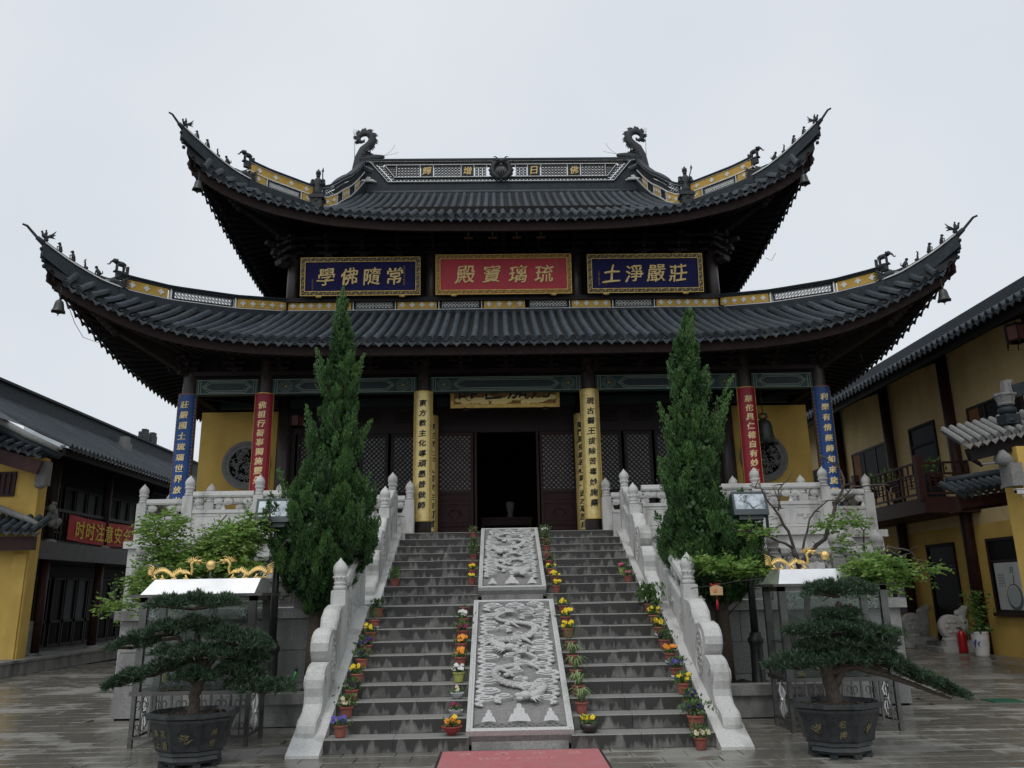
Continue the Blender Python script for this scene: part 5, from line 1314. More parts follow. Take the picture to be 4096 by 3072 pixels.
plaque('red gilt-framed name plaque with four large gold characters, centre of upper storey', -1.88, 1.86, 9.70, 10.83, 10.55, 'plaque_red', 'rich', '殿寶璃琉', ((1.45,.88,.075,4,'gilt_brown'),(-1.55,.72,.055,6,'gilt_brown')))
plaque('dark blue gilt-framed plaque with four gold characters, right of the red one', 2.30, 5.50, 9.70, 10.80, 10.55, 'plaque_blue', 'thin', '土淨嚴莊', ((2.62,.60,.05,7,'gilt_brown'),(2.80,.35,.06,2,'gilt_brown')))

def couplet(label, x, y, z0, z1, board, edge, chars, ink, r=.225, half=1.25, csize=.158, start=.315, pitch=None, tx=0.0, name='couplet_board', fancy=False):
    """Curved board wrapped round a column face."""
    t = thing(name, label, 'couplet board', (x, y, z0), 'couplet boards on the columns')
    def fn(u, v, d): a = u/r; return (x+(r+d)*math.sin(a), y-(r+d)*math.cos(a), v)
    hw = r*half
    def sheet(b, u0,u1,v0,v1,d0,d1,n=10,m=0):
        vs = []
        for i in range(n+1):
            u = u0+(u1-u0)*i/n; vs += [fn(u,v0,d0),fn(u,v0,d1),fn(u,v1,d1),fn(u,v1,d0)]
        b.add(vs, [(i*4+j,(i+1)*4+j,(i+1)*4+(j+1)%4,i*4+(j+1)%4) for i in range(n) for j in range(4)]+[(0,1,2,3),(n*4+3,n*4+2,n*4+1,n*4)], m, False)
    b = MB(); sheet(b, -hw, hw, z0, z1, -.012, .012); part('board', b, board, t)
    b = MB(); e = .022
    sheet(b, -hw, hw, z1-e, z1, .012, .022); sheet(b, -hw, hw, z0, z0+e, .012, .022); sheet(b, -hw, -hw+e, z0+e, z1-e, .012, .022, 2); sheet(b, hw-e, hw, z0+e, z1-e, .012, .022, 2)
    if fancy:
        n = int((z1-z0)/.09)
        for i in range(n):
            for u in (-hw+.045, hw-.045): b.box(fn(u, z0+.05+(z1-z0-.1)*i/n, .015), (.02,.02,.045))
    part('edging', b, edge, t)
    L = z1-z0; n = len(chars); pt = pitch or (L-start-.25)/(n-.5)
    for i, ch in enumerate(chars):
        zc = z1-start-pt*i
        if zc < z0+.05: break
        b = MB(); write(b, ch, lambda u, v, d: fn(u+tx, zc+v, .012+d), csize, .016, bold=.001, wob=.020, nib=.022); part('character', b, 'gilt_char' if ink == 'gilt' else ink, t)
    return t
ZG0 = 3.42
couplet('gilded couplet board with black characters on the column left of the doorway', -2.03, 8.97, ZG0, 6.57, 'gold_leaf', 'gilt_frame', '東方教主化導頑愚普做師', 'ink', pitch=.246)
couplet('gilded couplet board with black characters on the column right of the doorway', 2.03, 8.97, ZG0, 6.57, 'gold_leaf', 'gilt_frame', '現古醫王拔除苦毒妙施藥', 'ink', pitch=.246)
couplet('red couplet board with gold characters on the left column, beside the round window', -5.9, 8.97, ZG0, 6.57, 'red_board', 'gilt_frame', '佛祖行善事獨施靈丹', 'gilt', pitch=.227, csize=.168)
couplet('red couplet board with gold characters on the right column, beside the hanging bell', 5.9, 8.97, ZG0, 6.57, 'red_board', 'gilt_frame', '華佗具仁德自有妙方醫', 'gilt', pitch=.224, csize=.168)
couplet('blue couplet board with gold characters on the leftmost column', -7.76, 8.97, ZG0, 6.57, 'blue_board', 'gilt_brown', '莊嚴國土琉璃世界放光明', 'gilt', fancy=True, pitch=.257, csize=.165, start=.28)
couplet('blue couplet board with gold characters on the rightmost column', 7.76, 8.97, ZG0, 6.57, 'blue_board', 'gilt_brown', '利樂有情藥師如來施慧市', 'gilt', fancy=True, pitch=.257, csize=.165, start=.28)
couplet('narrow gilded board half hidden behind the gold couplet left of the doorway', -2.03, 10.72, 3.30, 6.35, 'gold_leaf', 'gilt_frame', '衆生世上下人苦求生方可道主', 'ink', csize=.17, tx=.07, pitch=.23)
couplet('narrow gilded board half hidden behind the gold couplet right of the doorway', 2.03, 10.72, 3.30, 6.35, 'gold_leaf', 'gilt_frame', '筆門風身病若心病一去才草然自事', 'ink', csize=.17, tx=-.07, pitch=.20)
# gilded plaque hung low behind the beam over the doorway
def door_plaque():
    t = thing('door_plaque', 'gilded cloud-painted plaque over the doorway, its top hidden by the beam', 'plaque', (0,9.75,6.33))
    x0, x1, z0, z1 = -1.42, 1.36, 6.34, 7.25
    def fn(u, v, d): return (u, 9.75-(v-z0)*.22-d, v)
    def bx(b,u0,u1,v0,v1,d0,d1): b.hexa([fn(u0,v0,d0),fn(u1,v0,d0),fn(u1,v0,d1),fn(u0,v0,d1),fn(u0,v1,d0),fn(u1,v1,d0),fn(u1,v1,d1),fn(u0,v1,d1)])
    b = MB(); bx(b,x0+.06,x1-.06,z0+.06,z1-.06,0,.03); part('panel', b, 'gilt_brown', t)
    b = MB()
    for (u0,u1,v0,v1) in ((x0,x1,z0,z0+.09),(x0,x1,z1-.09,z1),(x0,x0+.09,z0+.09,z1-.09),(x1-.09,x1,z0+.09,z1-.09)): bx(b,u0,u1,v0,v1,-.01,.05)
    part('frame', b, 'gilt_frame', t)
    b = MB(); rr = random.Random(3)
    for i in range(26):
        u = x0+.2+(x1-x0-.4)*i/25; r_ = rr.uniform(.06,.11); v = z0+.12+rr.uniform(0,.14)
        b.prism([(u+r_*1.3*math.cos(a), v+r_*.7*math.sin(a)) for a in np.linspace(0,2*PI,11)[:-1]], fn, .03, .035+.0008*i)
    part('painted_cloud', b, 'gold_leaf', t)
    for i, ch in enumerate('師世加乃'):
        cu = -.95+.62*i; b = MB(); write(b, ch, lambda u,v,d: fn(cu+u, 6.80+v, .055+d), .5, .02, bold=.008); part('character', b, 'ink', t)
    b = MB()
    for u in (-1.05, 1.0): b.ell(fn(u, z0-.03, .02), (.10,.06,.06), nu=7, nv=5)
    part('foot', b, 'wood_brown', t)
door_plaque()
# hanging bell, gallery lanterns
t = thing('hanging_bell', 'dark bronze temple bell hung before the right round window', 'bell', (6.47,9.5,5.28))
b = MB(); b.lathe((6.47,9.5,5.26), [(.30,0),(.27,.04),(.235,.12),(.21,.30),(.20,.46),(.175,.56),(.10,.62),(.02,.64)], 18, cap=False); 
for j in range(8): a = 2*PI*j/8; b.ell((6.47+.27*math.cos(a), 9.5+.27*math.sin(a), 5.27), (.08,.08,.035), nu=6, nv=4)
part('bell_body', b, 'bronze', t)
b = MB()
for z in (5.42,5.68): b.lathe((6.47,9.5,z), [(.236 if z < 5.5 else .207,0),(.242 if z < 5.5 else .212,.012),(.236 if z < 5.5 else .205,.024)], 18, cap=False)
for sg in (-1,1): b.tube([(6.47,9.5,5.88),(6.47+sg*.10,9.5,5.96),(6.47+sg*.09,9.5,6.02),(6.47,9.5,6.05)],[.03,.035,.03,.02],6)
part('crown_loop', b, 'bronze', t)
b = MB(); b.tube([(6.47,9.5,6.05),(6.47,9.5,7.3)],.012,5); part('chain', b, 'bronze', t)
def lantern(label, x, y, z, sc=1.0, up=1.0):
    t = thing('palace_lantern', label, 'lantern', (x,y,z), 'dark red lanterns')
    b = MB(); b.lathe((x,y,z), [(.13*sc,0),(.19*sc,.03*sc),(.19*sc,.30*sc),(.13*sc,.33*sc)], 6, smooth=False); part('lantern_body', b, 'lantern_red', t)
    b = MB()
    for zz in (0,.32*sc): b.lathe((x,y,z+zz), [(.21*sc,0),(.22*sc,.02*sc),(.15*sc,.04*sc)], 6, smooth=False)
    for j in range(6): a = 2*PI*j/6; b.tube([(x+.2*sc*math.cos(a),y+.2*sc*math.sin(a),z),(x+.2*sc*math.cos(a),y+.2*sc*math.sin(a),z+.34*sc)],.014*sc,4); b.tube([(x+.21*sc*math.cos(a),y+.21*sc*math.sin(a),z),(x+.21*sc*math.cos(a),y+.21*sc*math.sin(a),z-.12*sc)],.012*sc,4)
    b.tube([(x,y,z+.34*sc),(x,y,z+.34*sc+up)],.010,4); part('lantern_frame', b, 'wood_dark', t)
lantern('dark red hanging lantern in the gallery, right of the left red couplet', -5.28, 9.6, 5.88, .9, .8)
lantern('dark red hanging lantern in the gallery, left of the right red couplet', 5.30, 9.6, 5.88, .9, .8)
# ================================================================== side buildings
def mini_roof(par, P0, ux, uy, n, pitch, run, rise, r=.07, curve=.1, mname='roof_tile', drips=True, name='tile_row'):
    """Tile rows: P0 eave start, ux along the eave, uy up the slope (plan)."""
    P0, ux, uy = Vector(P0), Vector(ux).normalized(), Vector(uy).normalized()
    for i in range(n):
        e = P0+ux*(i*pitch); b = MB()
        pts = [e+uy*(run*t)+Vector((0,0,rise*(t*(1-curve)+curve*t*t))) for t in np.linspace(0,1,6)]
        barrel(b, pts, r); end_disc(b, pts[0], pts[1]-pts[0], r*1.1, .02)
        if drips: drip(b, e+ux*pitch/2, ux, -uy)
        part(name, b, mname, par)
    b = MB(); vs = []
    L = ux*(n*pitch)
    for t in np.linspace(0,1,6):
        o = P0-ux*pitch*.5+uy*(run*t)+Vector((0,0,rise*(t*(1-curve)+curve*t*t)-.01)); vs += [o, o+L]
    b.add(vs, [(2*i,2*i+1,2*i+3,2*i+2) for i in range(5)]); part('roof_bed', b, 'roof_bed', par)

# ---------------- right: two-storey yellow range facing the hall's flank
XR = 12.7
rb = thing('side_building', 'two-storey buff building with dark timber balcony on the right', 'building', (XR,12,0))
b = MB(); b.b2(XR, XR+.3, 2.0, 34, 3.35, 8.6); part('upper_wall', b, 'buff_wall', rb)
b = MB(); b.b2(XR, XR+.3, 2.0, 34, 0, 3.35); part('lower_wall', b, 'yellow_wall', rb)
b = MB(); b.b2(XR, XR+8, 33.7, 34, 0, 8.6); part('end_wall', b, 'buff_wall', rb)
EX, EZ = XR-1.35, 7.92
n = int(28/.27)
mini_roof(rb, (EX, 4.0, EZ), (0,1,0), (1,0,0), n, .27, 4.2, 2.3)
b = MB(); b.b2(EX+.12, EX+.22, 3.8, 33, EZ-.28, EZ-.04); part('eave_board', b, 'wood_dark', rb)
b = MB(); b.add([(EX+.2,3.8,EZ-.2),(XR+.05,3.8,8.42),(XR+.05,33,8.42),(EX+.2,33,EZ-.2)],[(0,1,2,3)]); part('soffit', b, 'wood_dark', rb)
b = MB()
for y in np.arange(4,33,.35): b.beam((EX+.2,y,EZ-.24),(XR,y,8.36),.07,.08)
part('rafters', b, 'wood_dark', rb, kind='stuff')
b = MB(); b.b2(EX+4.1,EX+4.4,3.8,33,EZ+2.2,EZ+2.7); part('ridge', b, 'ridge_dark', rb)
def rwin(y0, y1, z0, z1, split=2, dark='window_dark', up=False, curtain=False):
    b = MB(); w = .07
    for (a,c,e,f) in ((y0,y1,z0,z0+w),(y0,y1,z1-w,z1),(y0,y0+w,z0+w,z1-w),(y1-w,y1,z0+w,z1-w)): b.b2(XR-.04,XR+.06,a,c,e,f)
    for i in range(1,split): y = y0+(y1-y0)*i/split; b.b2(XR-.03,XR+.05,y-.03,y+.03,z0+w,z1-w)
    if not up: b.b2(XR-.03,XR+.05,y0+w,y1-w,z1-.62,z1-.56)
    o = part('window', b, 'wood_brown', rb)
    b = MB(); b.b2(XR-.012,XR-.004,y0+w,y1-w,z0+w,z1-w); part('pane', b, dark, o)
    if curtain: b = MB(); b.b2(XR-.016,XR-.013,y0+(y1-y0)*.78,y1-w,z0+w,z1-w); part('curtain', b, 'curtain', o)
    if not up: b = MB(); b.b2(XR-.09,XR+.05,y0-.05,y1+.05,z0-.09,z0); part('sill', b, 'wood_red', o)
    return o
k = (XR+.21)/(13+.21)
def Yk(y): return -10.05+(y+10.05)*k
def Zk(z): return 1.79+(z-1.79)*k
rwin(Yk(9.2), Yk(11.64), Zk(5.3), Zk(6.57), 3, up=True, curtain=True); rwin(Yk(16.4), Yk(19.2), Zk(5.2), Zk(6.54), 3, up=True, curtain=True); rwin(Yk(22.2), Yk(24.4), Zk(5.2), Zk(6.5), 2, up=True)
w1 = rwin(Yk(9.0), Yk(11.75), Zk(1.05), Zk(2.97), 2); w2 = rwin(Yk(16.3), Yk(17.6), Zk(1.0), Zk(2.9), 1)
def poster(y0, y1, z0, z1, w, label):
    t = thing('window_poster', label, 'poster', (XR-.02,(y0+y1)/2,z0), 'ink-circle posters')
    b = MB(); b.b2(XR-.024,XR-.018,y0,y1,z0,z1); part('sheet', b, 'poster', t)
    b = MB(); cy, cz, r = y0+(y1-y0)*.42, z0+(z1-z0)*.26, (y1-y0)*.27; vs = []; n = 24
    for j in range(n):
        a = 2*PI*j/n; th = .05*(1+.8*math.sin(a*1.0+2.5))+.01
        vs += [(XR-.026, cy-r*math.cos(a), cz+r*1.05*math.sin(a)), (XR-.026, cy-(r-th)*math.cos(a), cz+(r-th)*1.05*math.sin(a))]
    b.add(vs, [(2*j,2*j+1,(2*j+3)%(2*n),(2*j+2)%(2*n)) for j in range(n)]); part('ink_circle', b, 'poster_ink', t)
    b = MB(); b.add([(XR-.025, cy-(r-.05)*math.cos(2*PI*j/16), cz+(r-.05)*math.sin(2*PI*j/16)) for j in range(16)],[tuple(range(16))]); part('wash', b, 'poster_pale', t)
    b = MB(); write(b, '日', lambda u,v,d: (XR-.026-d, y0+(y1-y0)*.40-u, z0+(z1-z0)*.84+v), .15, .003, bold=.02); write(b, '一', lambda u,v,d: (XR-.026-d, y0+(y1-y0)*.38-v, z0+(z1-z0)*.64+u), .20, .003, bold=.03)
    for i in range(5):
        for j in range(5-i%2): b.b2(XR-.028,XR-.025,y1-.12-.055*i-.02,y1-.12-.055*i,z1-.28-.07*j-.045,z1-.28-.07*j)
    part('lettering', b, 'poster_ink', t)
poster(Yk(10.35), Yk(11.55), Zk(1.13), Zk(2.32), w1, 'pale poster with an ink circle in the nearer ground-floor window on the right')
poster(Yk(16.38), Yk(17.1), Zk(1.1), Zk(2.3), w2, 'dim poster with an ink circle in the window beyond the right doorway')
def rdoor(y0, y1, z0, z1):
    b = MB()
    for (a,c,e,f) in ((y0,y0+.09,z0,z1),(y1-.09,y1,z0,z1),(y0+.09,y1-.09,z1-.09,z1),(y0+.09,y1-.09,z1-.65,z1-.57)): b.b2(XR-.05,XR+.05,a,c,e,f)
    o = part('door', b, 'wood_dark', rb); b = MB(); b.b2(XR-.02,XR-.008,y0+.09,y1-.09,z0,z1-.09); part('door_leaf', b, 'window_dark', o)
rdoor(Yk(13.3), Yk(14.85), .22, Zk(2.98)); rdoor(Yk(13.35), Yk(14.9), Zk(4.3), Zk(6.63))
b = MB(); b.b2(XR-.75,XR,Yk(13.2),Yk(14.9),0,.10); b.b2(XR-.42,XR,Yk(13.25),Yk(14.85),.10,.21); part('door_step', b, 'granite_old', rb)
for y in (Yk(8.3), Yk(12.3), Yk(16.0), Yk(19.9), Yk(23.8)):
    b = MB(); b.lathe((XR-.14,y,0), [(.16,0),(.15,3.5),(.15,8.3)], 12); part('post', b, 'wood_red', rb)
    b = MB(); b.beam((XR-.1,y,8.15),(EX+.3,y,7.80),.12,.2); part('eave_bracket', b, 'wood_dark', rb)
# balcony
BX, BZ = XR-1.45, 4.08
b = MB(); b.b2(BX-.05,XR,Yk(11.75),26,BZ-.42,BZ-.10); b.b2(BX+.0,XR,Yk(11.75),26,BZ-.10,BZ); part('balcony_deck', b, 'wood_red', rb)
def railing(y0, y1):
    b = MB()
    for z in (.08,.62,.92): b.b2(BX-.03,BX+.03,y0,y1,BZ+z,BZ+z+.055)
    n = max(1, round((y1-y0)/.9))
    for i in range(n):
        a, c = y0+(y1-y0)*i/n, y0+(y1-y0)*(i+1)/n
        b.b2(BX-.03,BX+.03,a-.025,a+.025,BZ,BZ+.95)
        for f in (.25,.5,.75): b.b2(BX-.02,BX+.02,a+(c-a)*f-.014,a+(c-a)*f+.014,BZ+.1+(.2 if f == .5 else 0),BZ+.62)
        for f, g_ in ((.28,.28),(.46,.46)): b.b2(BX-.02,BX+.02,a+(c-a)*.12,a+(c-a)*.62,BZ+f,BZ+f+.026); b.b2(BX-.02,BX+.02,a+(c-a)*.40,a+(c-a)*.92,BZ+f+.09,BZ+f+.116)
        for f in (.3,.6,.9): b.b2(BX-.02,BX+.02,a+(c-a)*f-.014,a+(c-a)*f+.014,BZ+.67,BZ+.92)
    part('railing', b, 'wood_red', rb)
yy = [Yk(11.9), Yk(15.9), Yk(19.8), Yk(23.7)]
for a, c in zip(yy[:-1], yy[1:]): railing(a, c)
for y in yy:
    b = MB(); b.b2(BX-.09,BX+.09,y-.09,y+.09,BZ-.1,BZ+1.15); part('rail_post', b, 'wood_red', rb)
b = MB(); ye = yy[0]
for z in (.08,.62,.92): b.b2(BX,XR-.1,ye-.03,ye+.03,BZ+z,BZ+z+.055)
for q in range(2):
    a_, c_ = BX+.1+.66*q, BX+.1+.66*(q+1)
    for f in (.25,.5,.75): b.b2(a_+(c_-a_)*f-.014,a_+(c_-a_)*f+.014,ye-.02,ye+.02,BZ+.1+(.2 if f == .5 else 0),BZ+.62)
    for f in (.28,.46): b.b2(a_+.08,a_+.42,ye-.02,ye+.02,BZ+f,BZ+f+.026); b.b2(a_+.26,a_+.62,ye-.02,ye+.02,BZ+f+.09,BZ+f+.116)
    for f in (.3,.6,.9): b.b2(a_+(c_-a_)*f-.014,a_+(c_-a_)*f+.014,ye-.02,ye+.02,BZ+.67,BZ+.92)
b.b2(XR-.16,XR-.08,ye-.05,ye+.05,BZ-.1,BZ+1.0)
part('railing', b, 'wood_red', rb)
lantern('dark red lantern under the eave of the right building', 11.75, 7.2, 7.15, 1.2, .5)
# small canopy roof below the balcony end
rl = thing('canopy_roof', 'small dark tiled canopy roof below the balcony on the right', 'roof', (9.9,6.4,3.6))
mini_roof(rl, (9.36,6.4,3.62), (1,0,.12), (.15,1,0), 10, .165, .9, .30, .055)
b = MB(); b.beam((9.38,6.55,3.42),(11.0,6.55,3.62),.12,.22); b.beam((9.5,6.9,3.30),(11.2,6.9,3.5),.5,.06); part('canopy_beam', b, 'wood_red', rl)
b = MB(); b.tube([(9.6,7.2,3.98),(11.2,7.2,4.2)],.09,8); part('canopy_ridge', b, 'ridge_dark', rl)
# objects at the right doorway
def drum_stone(y, label):
    t = thing('drum_stone', label, 'drum stone', (XR-.5,y,0), 'drum stones at the right doorway')
    b = MB(); b.b2(XR-.95,XR-.02,y-.16,y+.16,0,.14); b.b2(XR-.85,XR-.02,y-.13,y+.13,.14,.30); b.ell((XR-.62,y,.34),(.28,.14,.10)); part('base', b, 'granite', t)
    b = MB(); b.lathe((0,0,0),[(.27,-.11),(.33,-.09),(.33,.09),(.27,.11)],20); M = Matrix.Rotation(PI/2,4,'X'); b.v = [tuple(M@Vector(v)+Vector((XR-.60,y,.66))) for v in b.v]
    for a in range(6): b.ell((XR-.60+.15*math.cos(a*PI/3),y-.11,.66+.15*math.sin(a*PI/3)),(.07,.02,.05),nu=6,nv=4)
    part('drum', b, 'granite', t)
    b = MB(); b.tube([(XR-.30,y,.28),(XR-.28,y,.7),(XR-.25,y,1.05),(XR-.16,y,1.14),(XR-.05,y,1.12)],[.16,.19,.14,.10,.08],8,flat=.7,up=(0,1,0)); b.ell((XR-.33,y,1.02),(.13,.10,.10)); part('back_scroll', b, 'granite', t)
drum_stone(Yk(13.05), 'pale carved drum stone at the near side of the right doorway')
drum_stone(Yk(15.15), 'pale carved drum stone at the far side of the right doorway')
t = thing('fire_extinguisher', 'red fire extinguisher standing beside the near drum stone', 'extinguisher', (12.2,Yk(12.75),0))
b = MB(); b.lathe((12.2,Yk(12.75),0),[(.10,0),(.11,.03),(.11,.46),(.09,.53),(.04,.57),(.03,.60)],14); part('cylinder', b, 'extinguisher', t)
b = MB(); b.tube([(12.2,Yk(12.75),.6),(12.2,Yk(12.75),.64),(12.08,Yk(12.75),.66)],[.025,.02,.012],6); b.tube([(12.2,Yk(12.75),.62),(12.33,Yk(12.75)-.02,.58),(12.34,Yk(12.75)-.02,.3)],.012,5); part('valve_and_hose', b, 'lamp_black', t)
t = thing('porcelain_planter', 'white porcelain vase with blue painting and a climbing plant', 'vase', (12.05,Yk(11.6),0))
vx, vy = 12.05, Yk(11.6)
b = MB(); b.lathe((vx,vy,0),[(.15,0),(.17,.03),(.16,.10),(.19,.30),(.205,.52),(.20,.57),(.215,.60),(.19,.61),(.17,.57)],18,cap=False); b.lathe((vx,vy,.0),[(.15,0),(.15,.55)],12); part('vase', b, 'porcelain', t)
b = MB(); b.tube([(vx-.19,vy-.05,.22),(vx-.195,vy-.07,.34),(vx-.185,vy-.10,.42),(vx-.18,vy-.12,.36)],[.006,.03,.02,.004],5,flat=.4)
b.tube([(vx-.13,vy-.14,.25),(vx-.15,vy-.135,.33),(vx-.10,vy-.17,.40)],[.004,.02,.004],5); part('painted_fish', b, 'porcelain_blue', t)
b = MB(); b.tube([(vx,vy,.5),(vx+.03,vy,1.0),(vx+.1,vy+.05,1.5)],[.03,.025,.015],5); part('stem', b, 'twig', t)
N = 240; hgt = RNG.uniform(.6,1.65,N); C = np.stack([vx+RNG.normal(0,.13,N), vy+RNG.normal(0,.13,N), hgt],1)
put('leaves', leaf_mesh('leaves', C-np.array(t.location), rand_dirs(N)*[1,1,.5]+[0,0,-.3], rand_dirs(N), RNG.uniform(.08,.15,N), RNG.uniform(.05,.09,N), 'wisteria_dark'), t)
# plants and a framed board on the balcony
def balcony_plant(x, y, z, label, h=.7):
    t = thing('balcony_plant', label, 'potted plant', (x,y,z), 'plants on the balcony')
    b = MB(); b.lathe((x,y,z),[(.12,0),(.16,.26),(.17,.28)],10); part('pot', b, 'pot_black', t)
    N = 70; h *= .7; C = np.stack([x+RNG.normal(0,.11,N), y+RNG.normal(0,.13,N), z+.3+RNG.uniform(0,h,N)],1); put('leaves', leaf_mesh('leaves', C-np.array(t.location), rand_dirs(N,-.2), rand_dirs(N), RNG.uniform(.10,.2,N), RNG.uniform(.06,.1,N), 'wisteria_dark'), t)
balcony_plant(11.9, Yk(12.35), BZ+.35, 'broad-leaved plant on the near end of the right balcony', .65); balcony_plant(11.7, Yk(14.6), BZ+.45, 'leafy pot plant by the upper door of the right building', .5); balcony_plant(11.8, Yk(16.0), BZ+.4, 'flowering pot plant on the right balcony by the far window', .6)
b = MB(); b.box((12.2,Yk(15.7),BZ+.75),(.03,.6,.8)); solo('leaning_board', b, 'wood_tag', 'small framed board leaning on the right balcony beside the flowering plant', 'board', (12.2,Yk(15.7),BZ+.35))

# ---------------- right: near gate roof corner entering the frame
def near_gate():
    t = thing('gate_roof', 'pale grey tiled corner of a small gate roof at the far right edge', 'roof', (9.6,5.0,4.2))
    Pa = Vector((8.80,5.0,4.42)); ux, uy = Vector((1,0,.20)), Vector((.25,1,0)).normalized(); n = 12; pt = .172
    for i in range(n):
        e = Pa+ux*(i*pt); pts = [e+uy*(1.2*q)+Vector((0,0,.50*q)) for q in np.linspace(0,1,6)]
        b = MB(); barrel(b, pts, .052); end_disc(b, pts[0], pts[1]-pts[0], .062, .02); drip(b, e+ux*pt*.5, ux, -uy); part('tile_row', b, 'carving_grey', t)
    b = MB(); L = ux*(n*pt); o = Pa-ux*.09; b.add([o, o+L, o+L+uy*1.2+Vector((0,0,.49)), o+uy*1.2+Vector((0,0,.49))],[(0,1,2,3)]); part('roof_bed', b, 'roof_bed', t)
    b = MB(); b.beam(Pa+Vector((.12,.14,-.20)), Pa+ux*2.1+Vector((.12,.14,-.20)), .12, .24); b.tube([Pa+Vector((.1,.1,-.1)),Pa+Vector((.2,.12,-.3)),Pa+Vector((.35,.12,-.42))],[.04,.05,.03],6); part('eave_beam', b, 'wood_dark', t)
    b = MB(); b.tube([Pa+Vector((.3,.05,-.40)),Pa+Vector((.9,.05,-.34)),Pa+Vector((1.5,.05,-.20)),Pa+Vector((2.1,.05,-.02))],.018,5); part('conduit', b, 'carving_grey', t)
    p = Vector((9.98,5.35,4.90))
    b = MB(); b.box(p+Vector((0,0,.05)),(.30,.30,.20)); b.ell(p+Vector((-.03,-.14,.02)),(.07,.04,.05)); part('ridge_base', b, 'ridge_dark', t)
    b = MB(); b.lathe(p+Vector((0,0,.15)),[(.11,0),(.17,.04),(.17,.12),(.11,.17)],14); part('ridge_drum', b, 'ridge_dark', t)
    b = MB(); b.lathe(p+Vector((0,0,.34)),[(.14,0),(.16,.03),(.15,.05),(.19,.18),(.215,.20),(.215,.24),(.18,.25)],8,smooth=False); part('ridge_urn', b, 'carving_grey', t)
    b = MB(); b.box(p+Vector((.06,0,.66)),(.16,.14,.16)); b.box(p+Vector((.04,0,.78)),(.10,.12,.14)); b.box(p+Vector((.12,0,.84)),(.12,.1,.06)); b.box(p+Vector((.10,0,.72)),(.05,.16,.18)); part('ridge_finial', b, 'carving_grey', t)
    b = MB(); b.beam(p+Vector((.14,0,.62)), p+Vector((1.4,.1,.95)), .2, .26); part('ridge', b, 'ridge_dark', t)
    b = MB(); b.b2(9.76,10.9,4.95,5.5,0,4.35); part("gate_pier", b, "yellow_wall", t)
    b = MB(); b.b2(10.9,12.68,5.05,5.4,0,3.9); part("gate_wall", b, "yellow_wall", t)
    b = MB(); b.b2(10.85,12.68,4.9,5.55,3.9,4.02); b.tube([(10.85,5.22,4.08),(12.68,5.22,4.08)],.11,8); part("wall_coping", b, "carving_grey", t)
    b = MB(); b.b2(9.52,9.755,4.85,5.2,3.62,4.02); b.b2(9.50,9.77,4.83,5.22,3.58,3.62); b.tube([(9.42,5.0,4.16),(9.56,5.0,4.08),(9.66,5.0,3.95)],[.16,.13,.10],6); part('grey_corbel', b, 'carving_grey', t)
    c = thing('security_camera', 'white security camera on the yellow gate pier at far right', 'camera', (9.65,4.85,3.4))
    b = MB(); b.box((9.56,4.75,3.45),(.16,.08,.08)); b.box((9.56,4.75,3.50),(.19,.10,.015)); part('housing', b, 'pot_white', c)
    b = MB(); b.tube([(9.60,4.77,3.41),(9.64,4.8,3.35),(9.78,4.95,3.34)],.016,6); part('arm', b, 'porcelain', c)
    b = MB(); b.lathe((0,0,0),[(.028,0),(.028,.015)],10); M = Matrix.Rotation(-PI/2,4,'Y'); b.v = [tuple(M@Vector(v)+Vector((9.475,4.75,3.45))) for v in b.v]; part('lens', b, 'window_dark', c)
near_gate()

# ---------------- left: long two-storey range, big tiled roof, open dark gallery
XL = -12.9
lb = thing('gallery_building', 'long dark-roofed two-storey building with open galleries on the left', 'building', (XL,14,0))
EXL, EZL, NL = -12.0, 5.86, 70
mini_roof(lb, (EXL, 11.8, EZL), (0,1,0), (-1,0,0), NL, .24, 3.9, 2.15, .06, .25)
b = MB(); RX, RZ = EXL-3.75, EZL+1.98
b.b2(RX-.16,RX+.16,4.5,40,RZ-.1,RZ+.22); b.b2(RX-.10,RX+.10,4.5,40,RZ+.22,RZ+.55); b.b2(RX-.2,RX+.2,4.5,40,RZ+.55,RZ+.63); part('ridge', b, 'ridge_dark', lb)
b = MB()
for y in (24.5,25.3): b.box((RX,y,RZ+.80),(.25,.55,.38)); b.box((RX,y+.1,RZ+1.05),(.2,.3,.2))
part('ridge_ornament', b, 'ornament', lb)
b = MB(); b.b2(RX+.3,RX+.7,21.5,22.0,RZ-.35,RZ+.0); b.b2(RX+.35,RX+.65,21.6,21.9,RZ,RZ+.25); part('ridge_ornament', b, 'carving_grey', lb)
b = MB(); b.add([(EXL-1.2,4.0,EZL+.55),(EXL-1.2,11.7,EZL+.55),(RX,11.7,RZ),(RX,4.0,RZ)],[(0,1,2,3)]); part('roof_slope', b, 'roof_tile', lb)
b = MB(); b.b2(EXL-.18,EXL-.08,11.7,27,EZL-.26,EZL-.03); b.add([(EXL-.1,11.7,EZL-.1),(XL-1.6,11.7,EZL+.2),(XL-1.6,27,EZL+.2),(EXL-.1,27,EZL-.1)],[(3,2,1,0)]); part('eave_board', b, 'wood_dark', lb)
b = MB(); b.b2(XL-1.9,XL-1.7,11.6,27,0,6.2); part('back_wall', b, 'window_dark', lb)
